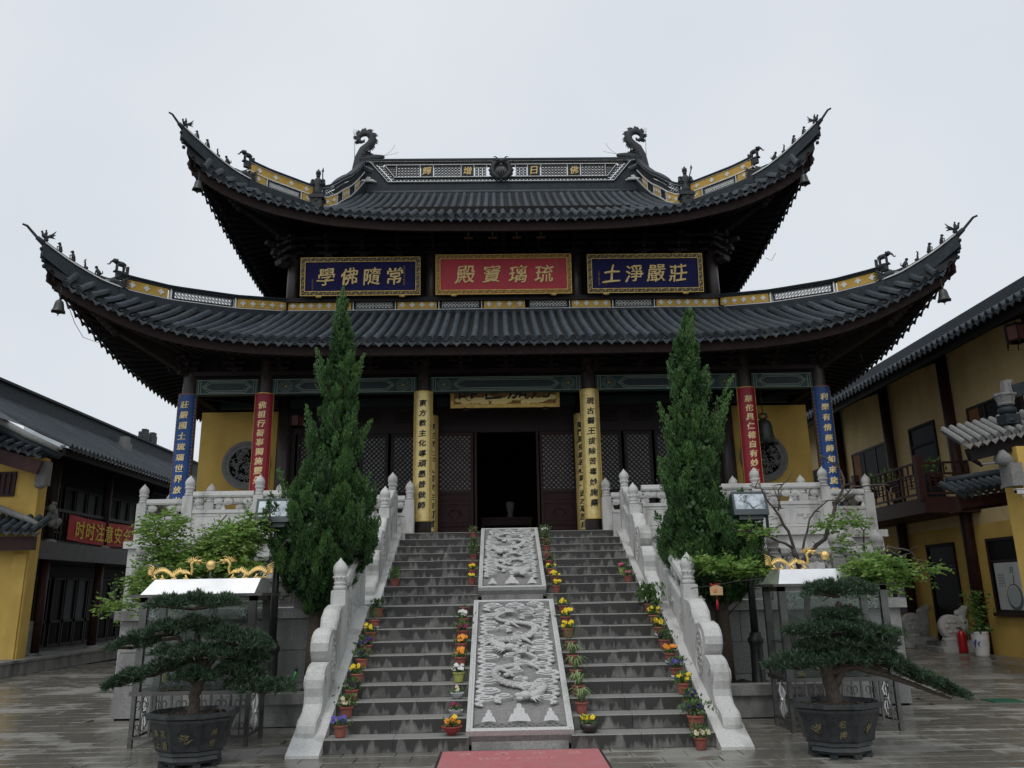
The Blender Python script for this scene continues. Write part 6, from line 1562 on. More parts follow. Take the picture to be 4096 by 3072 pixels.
for z0, z1, nm in ((.35,2.85,'l'),(3.35,5.7,'u')):
    for y in np.arange(12.6,26,3.1):
        b = MB(); b.lathe((XL+.15,y,z0),[(.13,0),(.13,z1-z0)],10); part('post', b, 'wood_red' if nm == 'l' else 'wood_brown', lb)
        b = MB(); b.lathe((XL+.15,y,z0-.03),[(.2,0),(.22,.05),(.15,.10)],10); part('post_base', b, 'granite_old', lb)
    for y in np.arange(12.75,26,3.1):
        for q in range(4):
            b = MB(); ya, yb_ = y+q*.74, y+q*.74+.68
            for (a,c,e,f) in ((ya,yb_,z0+.05,z0+.12),(ya,yb_,z1-.45,z1-.38),(ya,ya+.06,z0+.12,z1-.45),(yb_-.06,yb_,z0+.12,z1-.45),(ya,yb_,z0+.75,z0+.82)): b.b2(XL-1.35,XL-1.28,a,c,e,f)
            o = part('screen_leaf', b, 'wood_brown', lb)
            b = MB(); b.b2(XL-1.34,XL-1.33,ya+.06,yb_-.06,z0+.82,z1-.45); part('pane', b, 'green_dark' if (q+int(y))%3 else 'window_dark', o)
b = MB(); b.b2(XL-1.7,XL+.42,11.6,27,2.86,3.12); b.b2(XL-1.7,XL+.36,11.6,27,3.12,3.34); part('floor_beam', b, 'beam_grey', lb)
b = MB()
for y in np.arange(11.7,26,.55):
    for q in range(3): b.b2(XL+.10,XL+.16,y+.17*q,y+.17*q+.035,3.36,4.25)
    b.b2(XL+.10,XL+.16,y,y+.5,3.62,3.66); b.b2(XL+.10,XL+.16,y,y+.3,3.95,3.99)
b.b2(XL+.08,XL+.18,11.6,26.5,4.22,4.30); b.b2(XL+.08,XL+.18,11.6,26.5,3.36,3.42); part('railing', b, 'wood_brown', lb)
b = MB(); b.b2(XL-1.9,XL+.75,9.0,27,.0,.30); b.b2(XL-1.9,XL+.80,8.9,27,.30,.36); part('plinth', b, 'granite_old', lb)
b = MB(); b.b2(XL-.02,XL+.12,11.75,12.9,.38,1.25); part('dado_wall', b, 'paper_pane', lb)
t = thing('safety_banner', 'red banner with yellow characters on the left gallery railing', 'banner', (XL+.25,14,3.5))
b = MB(); n = 14; vs = []
y0, y1 = 13.4, 17.6
for i in range(n+1):
    y = y0+(y1-y0)*i/n; sag = -.05*math.sin(PI*i/n); w = .02*math.sin(i*1.3); vs += [(XL+.24+w,y,3.46+sag),(XL+.24+w,y,4.18+sag),(XL+.23+w,y,4.18+sag),(XL+.23+w,y,3.46+sag)]
b.add(vs, [(i*4+j,(i+1)*4+j,(i+1)*4+(j+1)%4,i*4+(j+1)%4) for i in range(n) for j in range(4)]+[(0,1,2,3)]); part('cloth', b, 'banner_red', t)
for i, ch in enumerate('时时注意安全'):
    yc = y0+.62+.60*i; b = MB(); write(b, ch, lambda u,v,d: (XL+.275+d, yc+u, 3.78+v), .56, .006, bold=.012, wob=0); part('character', b, 'banner_yellow', t)
# yellow gable wall with little roofs at the near end
gw = thing('gable_wall', 'yellow gable wall with small tiled canopy roofs at far left', 'wall', (-13.5,11.2,0))
b = MB(); b.b2(-18,-12.40,11.2,11.6,.0,5.5); part('wall', b, 'yellow_wall', gw)
b = MB(); b.b2(-12.80,-12.44,11.14,11.19,.36,2.95); part('pier', b, 'yellow_wall', gw)
mini_roof(gw, (-14.6,10.55,6.18), (1,0,-.30), (0,1,0), 10, .27, .75, .30, .075)
mini_roof(gw, (-14.4,10.45,3.58), (1,0,-.05), (0,1,0), 11, .24, .75, .42, .07)
b = MB(); b.beam((-14.6,10.7,5.85),(-12.15,10.7,5.12),.12,.36); b.b2(-14.6,-12.0,10.62,10.74,3.02,3.36); part('canopy_beam', b, 'wood_red', gw)
b = MB(); b.b2(-13.6,-13.0,11.14,11.19,4.45,5.1); part('window', b, 'wood_red', gw)
for i in range(4): b = MB(); b.b2(-13.55+.14*i,-13.53+.14*i,11.12,11.14,4.5,5.05); part('window_bar', b, 'wood_dark', gw)
b = MB(); pv = [(-14.6,10.9,7.0),(-13.6,10.9,6.5),(-12.7,10.85,6.02),(-11.8,10.8,5.62)]
b.tube(pv, [.10,.10,.09,.07], 8); part('roof_verge', b, 'carving_grey', gw)
b = MB(); b.tube([(x,y+.1,z-.16) for x,y,z in pv], [.16,.16,.14,.10], 8); b.add([(-14.6,11.0,6.9),(-11.8,10.9,5.5),(-12.4,11.19,5.45),(-14.6,11.19,6.0)],[(0,1,2,3)]); part('verge_roll', b, 'ridge_dark', gw)
b = MB(); b.b2(-12.42,-12.16,11.0,11.3,4.72,5.35); b.ell((-12.28,11.05,4.72),(.16,.14,.10)); part('corbel', b, 'carving_grey', gw)
b = MB(); b.tube([(-14.2,10.9,4.4),(-13.2,10.88,4.12),(-12.4,10.85,3.82),(-11.95,10.75,3.62)],[.09,.09,.08,.06],7); part('roof_verge', b, 'carving_grey', gw)
# stone lion-ish carving on the left balcony corner, far tower
b = MB(); rr = random.Random(8)
for q in range(26):
    a = rr.uniform(0,6.28); b.ell((-12.52+.14*math.cos(a)*rr.random(), 12.3+.2*math.sin(a)*rr.random(), 3.75+rr.uniform(0,.62)), (rr.uniform(.05,.12),)*3, nu=6, nv=5)
solo('stone_figure', b, 'carving_grey', 'rough grey stone figure on the left gallery beside the yellow wall', 'statue', (-12.52,12.3,3.4))
t = thing('far_tower', 'pale grey high-rise far behind the left roof', 'building', (-95,150,0))
b = MB(); b.b2(-97,-86,148,160,0,34.5); part('tower_body', b, 'far_tower', t)
b = MB(); b.b2(-96,-92.5,149,152,34.5,36.6); b.b2(-89,-86.5,149,152,34.5,36); part('roof_house', b, 'far_tower', t)
for i in range(5):
    for j in range(8): b = MB(); b.b2(-96+2.1*i,-95+2.1*i,147.9,148,6+3.4*j,7.8+3.4*j); part('window', b, 'lamp_grey', t)
# ================================================================== yard furniture and planting
# red mat
t = thing('door_mat', 'faded red floor mat with pale lettering at the foot of the stairs', 'mat', (0,-.5,0))
b = MB(); b.b2(-.90,.90,-1.15,-.06,.006,.018); part('mat_sheet', b, 'mat_red', t)
b = MB()
for i, ch in enumerate('欢迎光临'): write(b, ch, lambda u,v,d: (-.62+.41*i+u, -.26+v, .0185+d*.2), .17, .004, bold=.01)
for i, ch in enumerate('Welcome'): write(b, ch, lambda u,v,d: (-.40+.125*i+u+.25*v, -.52+v, .0185+d*.2), .17, .004, bold=.01, wob=0)
part('lettering', b, 'mat_print', t)
b = MB(); b.b2(-.93,.93,-1.18,-1.15,.004,.014); b.b2(-.93,-.90,-1.15,-.03,.004,.014); b.b2(.90,.93,-1.15,-.03,.004,.014); part('mat_edge', b, 'pot_black', t)

# ------------------------------------------------------------------ incense cabinets
def gold_dragon(t, x, y, z, s):
    b = MB(); n = 26
    pts = []; rad = []
    for i in range(n):
        q = i/(n-1); pts.append((x+s*(.33-.62*q), y, z+.055+.10*abs(math.sin(q*PI*1.9))*(.9 if q < .75 else .55)+(.10 if q > .93 else 0)*0)); rad.append(.010+.016*math.sin(PI*min(1,q*1.05))**.6)
    b.tube(pts, rad, 7)
    for i in range(2,n-2):
        p = Vector(pts[i]); b.add([p+Vector((-.018,-.008,rad[i]*.6)),p+Vector((.018,-.008,rad[i]*.6)),p+Vector((0,.012,rad[i]*.6)),p+Vector((s*.03,0,rad[i]+.045))],[(0,1,3),(1,2,3),(2,0,3)])
    nk = [(x-s*.27,y,z+.09),(x-s*.29,y-.01,z+.17),(x-s*.27,y-.02,z+.25),(x-s*.31,y-.02,z+.29)]
    b.tube(nk,[.024,.024,.022,.026],7); b.ell((x-s*.33,y-.02,z+.295),(.045,.028,.028)); b.tube([(x-s*.36,y-.02,z+.29),(x-s*.41,y-.02,z+.30),(x-s*.43,y-.02,z+.315)],[.028,.018,.010],6); b.tube([(x-s*.35,y-.02,z+.265),(x-s*.40,y-.02,z+.245)],[.018,.008],5)
    for a in range(7): th = .3+.33*a; b.tube([(x-s*.29,y-.02,z+.28),(x-s*(.29-.13*math.cos(th)),y-.02,z+.28+.11*math.sin(th)-.02)],[.018,.003],4)
    b.tube([(x-s*.41,y-.03,z+.29),(x-s*.47,y-.03,z+.26),(x-s*.53,y-.03,z+.27),(x-s*.57,y-.03,z+.28)],[.007,.006,.005,.003],4)
    b.tube([(x-s*.30,y-.02,z+.32),(x-s*.34,y-.02,z+.36),(x-s*.40,y-.02,z+.36)],[.010,.008,.003],4)
    for a in range(7): th = 2.2-.45*a; b.tube([(x+s*.30,y,z+.07),(x+s*(.34+.05*math.sin(th)),y,z+.09+.05*a*.4),(x+s*(.40+.02*a%3*.02),y,z+.05+.035*a)],[.016,.014,.003],4)
    for dx in (-.2,-.02,.16,.28): b.tube([(x+s*dx,y-.03,z+.07),(x+s*dx-s*.02,y-.04,z+.03),(x+s*dx-s*.05,y-.04,z+.006)],[.018,.014,.010],5); b.ell((x+s*dx,y-.02,z+.015),(.05,.03,.015),nu=6,nv=4)
    b.v = [(x+(a-x)*.86, y+(c-y)*.9, z+(e-z)*.80) for a, c, e in b.v]; part('gold_dragon', b, 'gold_shiny', t)
def cabinet(x0, x1, y0, y1, nm, other):
    t = thing('incense_cabinet', f'steel and glass candle cabinet with {other} on its roof, {nm} of stairs', 'cabinet', ((x0+x1)/2,(y0+y1)/2,0), 'steel candle cabinets')
    zt, zb = .64, 1.80
    for x in (x0+.03,x1-.03):
        for y in (y0+.03,y1-.03): b = MB(); b.b2(x-.025,x+.025,y-.025,y+.025,0,zt-.03); part('leg', b, 'steel', t)
    b = MB(); b.b2(x0-.02,x1+.02,y0-.03,y1+.03,zt-.03,zt+.02); b.b2(x0,x1,y0+.01,y0+.05,.10,.13); b.b2(x0,x1,y1-.05,y1-.01,.10,.13)
    for x in (x0+.03,x1-.03): b.b2(x-.015,x+.015,y0,y1,.10,.13)
    part('table_frame', b, 'steel', t)
    for i in range(1,6):
        x = x0+(x1-x0)*i/6; b = MB(); b.b2(x-.014,x+.014,y0+.02,y0+.04,.13,zt-.03); part('bar', b, 'steel', t)
    for i in range(6):                                        # scrolled ironwork in the front and sides
        x = x0+(x1-x0)*(i+.5)/6; b = MB()
        for sg in (-1,1):
            for zc, r in ((.50,.055),(.24,.04)): b.tube([(x+sg*(.012+r*.5)-sg*r*.5*math.cos(a), y0+.03, zc+r*math.sin(a)*(1-a/9)) for a in np.linspace(-1.2,4.3,10)], .007, 4)
        b.b2(x-.008,x+.008,y0+.024,y0+.036,.13,zt-.03); part('scrollwork', b, 'steel', t)
    for x in (x0+.03,x1-.03):
        yy_ = (y0+y1)/2; b = MB()
        b.b2(x-.006,x+.006,yy_-.006,yy_+.006,.13,.60)
        for q in (-1,1): b.tube([(x,yy_+q*.02,.14),(x,yy_+q*.10,.24),(x,yy_+q*.03,.36),(x,yy_+q*.10,.46),(x,yy_+q*.02,.58)],[.008,.02,.014,.02,.008],5)
        b.ell((x,yy_,.36),(.04,.05,.04),nu=6,nv=5)
        part('side_scroll', b, 'steel_bright', t)
    # glazed box
    b = MB(); w = .035
    for x in (x0,x1-w*2.6):
        for y in (y0,y1-w*2): b.b2(x,x+w*2.6,y,y+w*2,zt+.02,zb)
    b.b2(x0,x1,y0,y0+w*2,zb-.06,zb); b.b2(x0,x1,y1-w*2,y1,zb-.06,zb); b.b2(x0,x0+w,y0,y1,zb-.06,zb); b.b2(x1-w,x1,y0,y1,zb-.06,zb); b.b2(x0+.05,x1-.05,y0+.03,y1-.03,zt+.44,zt+.46); b.b2(x0,x1,y1-.02,y1,zt+.02,zt+.16)
    part('box_frame', b, 'steel', t)
    b = MB(); b.b2(x0+w*2.6,x1-w*2.6,y0+.015,y0+.022,zt+.03,zb-.07); part('pane', b, 'glass', t)
    b = MB(); b.b2(x0+w*2.6,x1-w*2.6,y1-.022,y1-.015,zt+.03,zb-.07); part('pane', b, 'glass', t)
    b = MB()
    for sx in (x0+.16,x1-.16):                                # corner fretwork behind the glass
        for q in range(7):
            a0 = q*.9; b.tube([(sx+.06*math.cos(a0+a)*(1-a/8)+.04*math.sin(q),y0+.04,zb-.16-.03*q*.6+.05*math.sin(a0+a)*(1-a/8)) for a in np.linspace(0,4.2,8)],.010,4)
    part('corner_fret', b, 'steel_bright', t)
    b = MB(); ov = .10; b.b2(x0-ov,x1+ov,y0-ov,y1+ov,zb,zb+.035); part('roof_plate', b, 'steel', t)
    b = MB(); zr = zb+.035; zz = zr+.19; i_ = .12
    A = [(x0+.0,y0-.03,zr),(x1-.02,y0-.03,zr),(x1-.02,y1+.03,zr),(x0+.0,y1+.03,zr)]; B = [(x0+.10,y0+.15,zz),(x1-.0,y0+.15,zz),(x1-.0,y1-.15,zz),(x0+.10,y1-.15,zz)]
    b.add(A+B,[(0,1,5,4),(1,2,6,5),(2,3,7,6),(3,0,4,7),(4,5,6,7)]); part('hipped_roof', b, 'steel_bright', t)
    cx, yy_ = (x0+x1)/2, (y0+y1)/2-.06
    return t, cx, yy_, zz
def pearl(t, x, y, z):
    b = MB(); b.tube([(x,y,z-.01),(x,y,z+.12)],.012,5); b.lathe((x,y,z-.01),[(.07,0),(.05,.02)],8); part('pearl_stand', b, 'steel', t)
    b = MB(); b.ell((x,y,z+.18),(.066,.066,.066),nu=14,nv=10); part('gold_pearl', b, 'gold_shiny', t)
t, cx, yy_, zz = cabinet(-4.84,-3.36,.62,1.30,'left','two gold dragons'); gold_dragon(t, cx-.46, yy_, zz, -1); gold_dragon(t, cx+.52, yy_, zz, 1); pearl(t, cx+.03, yy_, zz)
cabL = (-4.84,-3.36,.62,1.30)
t, cx, yy_, zz = cabinet(3.46,4.90,.75,1.43,'right','one gold dragon'); gold_dragon(t, cx-.43, yy_, zz, -1); pearl(t, cx+.06, yy_, zz)
def candle(x, y, z, lab, full=True):
    t = thing('candle_cup', lab, 'candle', (x,y,z), 'candle cups in the left cabinet')
    b = MB(); b.lathe((x,y,z),[(.035,0),(.04,.01),(.038,.075),(.04,.08)],12,cap=False); part('cup', b, 'glass', t)
    b = MB(); b.lathe((x,y,z+.004),[(.034,0),(.034,.035 if full else .02)],12); part('wax', b, 'wax', t)
names = ['leftmost','second','third','fourth','fifth','rightmost']
for i, x in enumerate((-4.50,-4.40,-4.30,-4.12,-4.02,-3.92)): candle(x, .74, .665, f'small glass candle cup on the shelf of the left cabinet, {names[i]} of the row', i % 2 == 0)
b = MB(); b.lathe((-4.50,.80,.75),[(.042,0),(.046,.01),(.046,.08),(.036,.1),(.036,.105)],12); solo('candle_jar', b, 'wax', 'tall yellow candle jar at the left end of the left cabinet shelf', 'candle', (-4.5,.8,.75))
b = MB(); b.lathe((3.70,.86,.66),[(.03,0),(.05,.015),(.05,.05),(.03,.07)],10); solo('candle_stub', b, 'wax', 'yellow candle stub at the left end of the right cabinet shelf', 'candle', (3.7,.86,.66))

# ------------------------------------------------------------------ lamp posts and floodlights
for s, nm in ((-1,'left'),(1,'right')):
    x, y = s*3.62, 2.45
    t = thing('lamp_post', f'slim black iron lamp post in the {nm} planting bed', 'lamp post', (x,y,.38), 'black lamp posts')
    b = MB(); b.lathe((x,y,.38),[(.11,0),(.12,.05),(.10,.08),(.095,.55),(.10,.60),(.12,.63),(.12,.67),(.085,.71),(.085,.76)],12); part('post_base', b, 'lamp_black', t)
    b = MB(); b.lathe((x,y,1.14),[(.06,0),(.052,.8),(.045,1.7)],10); part('shaft', b, 'lamp_black', t)
    fx = x+s*.05; fz = 2.98
    f = thing('floodlight', f'grey square floodlight on the {nm} lamp post beside the cypress', 'floodlight', (fx,y-.1,fz-.2), 'floodlights')
    M = Matrix.Rotation(-.25,4,'X')
    def P(u,v,d): return tuple(M@Vector((u,-d,v))+Vector((fx,y-.05,fz)))
    b = MB()
    def hb(b,u0,u1,v0,v1,d0,d1,m=0): b.hexa([P(u0,v0,d0),P(u1,v0,d0),P(u1,v0,d1),P(u0,v0,d1),P(u0,v1,d0),P(u1,v1,d0),P(u1,v1,d1),P(u0,v1,d1)],m)
    hb(b,-.27,.27,-.14,.22,0,.12); hb(b,-.27,.27,.20,.235,.12,.15); hb(b,-.27,-.235,-.05,.20,.12,.15); hb(b,.235,.27,-.05,.20,.12,.15); hb(b,-.27,.27,-.14,-.05,.12,.15); hb(b,-.19,.19,-.20,-.14,.02,.10); part('housing', b, 'lamp_grey', f)
    b = MB(); b.add([P(-.235,-.05,.142),P(.235,-.05,.142),P(.235,.20,.142),P(-.235,.20,.142)],[(0,1,2,3)]); part('front_glass', b, 'mirror', f)
    b = MB(); b.b2(fx-.30,fx+.30,y-.07,y+.03,fz-.40,fz-.34); b.b2(fx-.30,fx-.275,y-.07,y+.0,fz-.34,fz-.0); b.b2(fx+.275,fx+.30,y-.07,y+.0,fz-.34,fz-.0); b.tube([(fx+.1,y,fz-.18),(fx+.08,y,fz-.28),(fx-.1,y,fz-.33)],.008,4); part('bracket', b, 'lamp_black', f)
b = MB(); b.tube([(-3.26,2.32,.40),(-3.235,2.32,.63),(-3.215,2.32,.72)],.022,8); b.tube([(-3.215,2.32,.72),(-3.208,2.32,.755),(-3.205,2.32,.80)],[.022,.020,.004],8,m=1)
solo('green_stake', b, ['green_stick','lamp_black'], 'bright green stake with black tip stuck in the left planting bed', 'stake', (-3.26,2.32,.4))
t = thing('wish_tag', 'small wooden wish tag with red tassel on a string right of the stairs', 'tag', (2.86,1.62,1.7))
b = MB(); b.prism([(-.09,-.06),(.09,-.06),(.09,.05),(.0,.085),(-.09,.05)], lambda u,v,d: (2.86+u,1.6-d,1.76+v), 0, .012); part('tag_board', b, 'wood_tag', t)
b = MB(); b.ell((2.84,1.587,1.765),(.032,.004,.036),nu=10,nv=6); part('tag_print', b, 'tag_print', t)
b = MB(); b.tube([(2.86,1.6,1.70),(2.86,1.6,1.64)],.004,4); b.lathe((2.86,1.6,1.50),[(.022,0),(.018,.1),(.006,.14)],7); b.tube([(2.78,1.6,1.86),(2.82,1.6,1.83),(2.86,1.6,1.845),(2.92,1.6,1.85)],.012,5); part('tassel', b, 'red_cord', t)
b = MB(); b.tube([(2.53,1.72,1.80),(2.8,1.6,1.83),(3.1,1.55,1.88),(3.5,1.4,1.92)],.006,4); part('string', b, 'pot_black', t)

# ------------------------------------------------------------------ cypresses
def cypress(label, prof, base, seed, sprigs):
    """prof: (z, axis x, radius) from the top down; foliage in upward flame-shaped plumes."""
    rg = np.random.default_rng(seed); rr = random.Random(seed)
    t = thing('cypress_tree', label, 'tree', base, 'cypresses by the stairs')
    zs = [p[0] for p in prof][::-1]; xs = [p[1] for p in prof][::-1]; rs = [p[2] for p in prof][::-1]
    ax = lambda z: float(np.interp(z, zs, xs)); ra = lambda z: float(np.interp(z, zs, rs))
    y0 = base[1]
    b = MB(); b.tube([(base[0],y0,base[2]-.1)]+[(base[0]+(ax(z)-base[0])*(.3+.7*i/7),y0+.03*math.sin(i*2),z) for i, z in enumerate(np.linspace(1.0,prof[0][0]-.8,8))],[.13,.115,.10,.09,.08,.065,.05,.035,.015],8); part('trunk', b, 'bark', t)
    C, D, N_, LN, WD = [], [], [], [], []; lb_ = MB()
    plumes = []
    TN = []
    z = zs[0]+.05
    while z < prof[0][0]-.10:                                  # boughs, each a bundle of upright flames
        R = ra(z); k = max(3, int(4+R*9)); a0 = rr.uniform(0, 6.28)
        for i in range(k):
            a = a0+2*PI*(i+rr.uniform(-.3,.3))/k; size = rr.uniform(.65,1.2)*(.30+.68*min(1,R/.7)); r_ = R*rr.uniform(.36,.80); btone = rr.uniform(.0,.62)
            for j in range(int(5+6*size)):
                pa, pr = rr.uniform(0,2*PI), rr.random()**.6*.135*size; first = j == 0
                plumes.append((ax(z)+r_*math.cos(a)+(0 if first else pr*math.cos(pa)), r_*math.sin(a)+(0 if first else pr*math.sin(pa)), z+rr.uniform(-.14,.12)*size+(.10*size if first else 0), a, (.46 if first else rr.uniform(.20,.36))*size, btone+rr.uniform(-.15,.2), (.30 if first else .2)))
        z += .13+.10*min(1,R/.7)
    for px_, py_, pz_, a, ln, tn_, lean in plumes:
        out2 = Vector((math.cos(a), math.sin(a), 0)); axis_ = (out2*rr.uniform(.4,1.3)*lean+Vector((rr.uniform(-.18,.18),rr.uniform(-.18,.18),1))).normalized()*ln; root = Vector((px_, y0+py_, pz_-ln*.4))
        if rr.random() < .2: lb_.tube([Vector((ax(pz_-.2),y0,pz_-.3)), root+axis_*.2],[.016,.006],4)
        n = int(60+ln*420); q = rg.random(n)**.8; w = (.085*np.sin(np.pi*np.clip(q*.90+.13,0,1))**.8+.004)*(ln/.36)
        axis = np.array(axis_); off = rg.normal(size=(n,3)); off /= np.linalg.norm(off,axis=1,keepdims=True); off *= (w*rg.random(n)**.35)[:,None]; off[:,2] *= .6
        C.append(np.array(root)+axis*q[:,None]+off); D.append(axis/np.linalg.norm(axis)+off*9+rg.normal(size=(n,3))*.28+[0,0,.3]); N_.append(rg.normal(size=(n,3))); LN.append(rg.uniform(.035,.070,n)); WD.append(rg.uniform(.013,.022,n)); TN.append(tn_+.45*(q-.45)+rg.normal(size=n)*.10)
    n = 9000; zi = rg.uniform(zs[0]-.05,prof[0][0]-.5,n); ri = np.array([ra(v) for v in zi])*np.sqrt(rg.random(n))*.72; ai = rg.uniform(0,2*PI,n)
    C.append(np.stack([np.array([ax(v) for v in zi])+ri*np.cos(ai), y0+ri*np.sin(ai), zi],1)); D.append(rg.normal(size=(n,3))+[0,0,.8]); N_.append(rg.normal(size=(n,3))); LN.append(rg.uniform(.08,.14,n)); WD.append(rg.uniform(.05,.08,n)); TN.append(rg.uniform(0,.15,n))  # inner fill leaves toned darker, standing in for shade inside the crown
    for (x, z, x2, z2) in sprigs:                              # stray leaders that break the outline
        for k in range(3):
            root = np.array([x+rr.uniform(-.05,.05),y0+rr.uniform(-.15,.05),z-.1*k]); axis = np.array([x2-x,rr.uniform(-.05,.05),z2-z])*(1-.22*k); n = 330; q = rg.random(n); w = .055*(1-q)**.8+.006
            C.append(root+axis*q[:,None]+rg.normal(size=(n,3))*w[:,None]); D.append(axis/np.linalg.norm(axis)+rg.normal(size=(n,3))*.4+[0,0,.4]); N_.append(rg.normal(size=(n,3))); LN.append(rg.uniform(.035,.065,n)); WD.append(rg.uniform(.012,.020,n)); TN.append(.3+.5*q)
    C, D, N_ = np.concatenate(C), np.concatenate(D), np.concatenate(N_)
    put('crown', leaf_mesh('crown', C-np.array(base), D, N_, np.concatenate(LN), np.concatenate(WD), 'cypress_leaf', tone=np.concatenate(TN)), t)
    part('limbs', lb_, 'bark', t)
cypress('tall dark green cypress standing left of the stairs', [(6.72,-2.86,.01),(6.31,-2.84,.07),(6.06,-2.82,.13),(5.57,-2.83,.22),(5.41,-2.82,.27),(5.02,-2.80,.31),(4.63,-2.81,.33),(4.39,-2.80,.37),(3.86,-2.88,.44),(3.49,-2.92,.66),(3.27,-2.98,.90),(2.76,-3.0,1.0),(2.4,-2.99,.96),(2.05,-3.0,.80),(1.75,-3.0,.42),(1.6,-3.0,.15)], (-3.08,2.72,.38), 5,
        [(-3.0,5.1,-3.22,5.72),(-2.68,5.1,-2.42,5.62),(-2.6,4.1,-2.30,4.55),(-2.5,3.0,-2.25,3.65),(-3.5,3.1,-3.72,3.75),(-3.2,4.2,-3.30,4.75),(-2.86,6.3,-2.85,6.80)])
cypress('tall green cypress with ragged side leaders, standing right of the stairs', [(6.36,3.12,.02),(5.99,2.99,.08),(5.66,2.95,.16),(5.26,2.93,.28),(4.86,2.96,.31),(4.55,2.97,.35),(4.08,2.96,.44),(3.78,2.93,.47),(3.4,2.90,.48),(3.18,2.95,.64),(2.81,3.06,.78),(2.45,3.18,.90),(2.09,3.24,.88),(1.8,3.26,.55),(1.62,3.22,.18)], (3.22,2.72,.38), 9,
        [(3.2,4.3,3.72,5.22),(3.25,4.1,3.55,4.70),(2.75,5.0,2.62,5.45),(3.15,5.0,3.35,5.4),(2.6,4.2,2.45,4.75),(2.55,3.4,2.38,3.85),(2.98,5.9,3.14,6.42),(3.4,2.6,3.75,3.2)])

# ------------------------------------------------------------------ wisteria bushes behind the cabinets
def wisteria(label, base, limbs, clumps, dark, bare):
    t = thing('wisteria_bush', label, 'shrub', base, 'wisteria bushes'); rg = np.random.default_rng(len(label)); rr = random.Random(3)
    b = MB()
    for pts, r0, r1 in limbs:
        P = [Vector(p) for p in pts]; Q = []
        for i in range(len(P)-1):
            for f in (0,.33,.66): Q.append(P[i].lerp(P[i+1],f)+Vector((rr.uniform(-.02,.02),rr.uniform(-.02,.02),rr.uniform(-.02,.02))))
        Q.append(P[-1]); b.tube(Q,list(np.linspace(r0,r1,len(Q))),6)
        for q in Q[2::2]:
            if rr.random() < bare:
                d = Vector((rr.uniform(-1,1),rr.uniform(-.5,.5),rr.uniform(-.1,1))).normalized()*rr.uniform(.08,.22); b.tube([q,q+d*.6,q+d+Vector((0,0,-.02))],[r1*.9+.006,.008,.004],4)
    part('branches', b, 'twig', t)
    C, D, N_, LN, WD = [], [], [], [], []
    for (x,y,z,rx,rz,k) in clumps:
        for i in range(int(k*2.3)):                                     # compound leaves: leaflets paired along a drooping stalk
            u = rg.normal(size=3); u /= np.linalg.norm(u); rad = rg.random()**.4
            p = np.array([x+u[0]*rx*rad, y+u[1]*rx*.8*rad, z+u[2]*rz*rad]); d = np.array([u[0]+rg.normal()*.5,u[1]+rg.normal()*.5,.25+rg.normal()*.3]); d /= np.linalg.norm(d); L = rg.uniform(.14,.26); sd = np.cross(d,[0,0,1.]); sd /= np.linalg.norm(sd)+1e-6
            for j in range(5):
                f = (j+1)/5; c = p+d*L*f+np.array([0,0,-.05*f*f])
                for sg in (-1,1): C.append(c); D.append(sd*sg+d*.5+[0,0,-.15]+rg.normal(size=3)*.15); N_.append(np.array([0,0,.8])+rg.normal(size=3)*.75); LN.append(rg.uniform(.055,.085)); WD.append(rg.uniform(.028,.042))
            C.append(p+d*L); D.append(d); N_.append(np.array([0,0,1.])); LN.append(.06); WD.append(.03)
    me = leaf_mesh('foliage', np.array(C)-np.array(base), np.array(D), np.array(N_), np.array(LN), np.array(WD), ['wisteria_leaf','wisteria_dark'], (np.random.default_rng(1).random(len(C)) < dark)); put('foliage', me, t)
wisteria('bright green leafy wisteria behind the left cabinet', (-4.6,2.5,.4),
    [([(-4.6,2.5,.4),(-4.55,2.5,1.3),(-4.5,2.45,2.0),(-4.7,2.4,2.5)],.07,.03),([(-4.5,2.45,1.9),(-4.9,2.4,2.3),(-5.3,2.3,2.45),(-5.6,2.2,2.2)],.035,.012),([(-4.5,2.45,2.0),(-4.2,2.4,2.5),(-4.0,2.3,3.0),(-3.75,2.25,3.05),(-3.65,2.2,2.7)],.03,.01),([(-4.6,2.4,2.1),(-4.6,2.3,2.7),(-4.35,2.2,3.0)],.025,.008),([(-4.5,2.4,1.9),(-4.1,2.3,2.2),(-3.7,2.3,2.3),(-3.3,2.3,2.75)],.03,.012),([(-5.2,2.3,2.3),(-5.45,2.2,2.7),(-5.2,2.2,2.9)],.02,.006)],
    [(-5.25,2.1,2.75,.26,.30,62),(-5.15,2.15,2.40,.30,.20,60),(-5.45,2.1,2.0,.26,.24,50),(-5.3,2.0,1.70,.22,.16,22),(-4.25,2.1,2.55,.42,.26,130),(-4.45,2.0,2.30,.36,.22,70),(-4.1,2.0,2.2,.32,.22,70),(-4.8,2.0,2.15,.30,.20,40),(-3.95,2.1,2.78,.24,.18,36),(-5.0,2.1,2.0,.3,.2,40),(-5.8,2.1,1.66,.16,.10,16)], .22, .3)
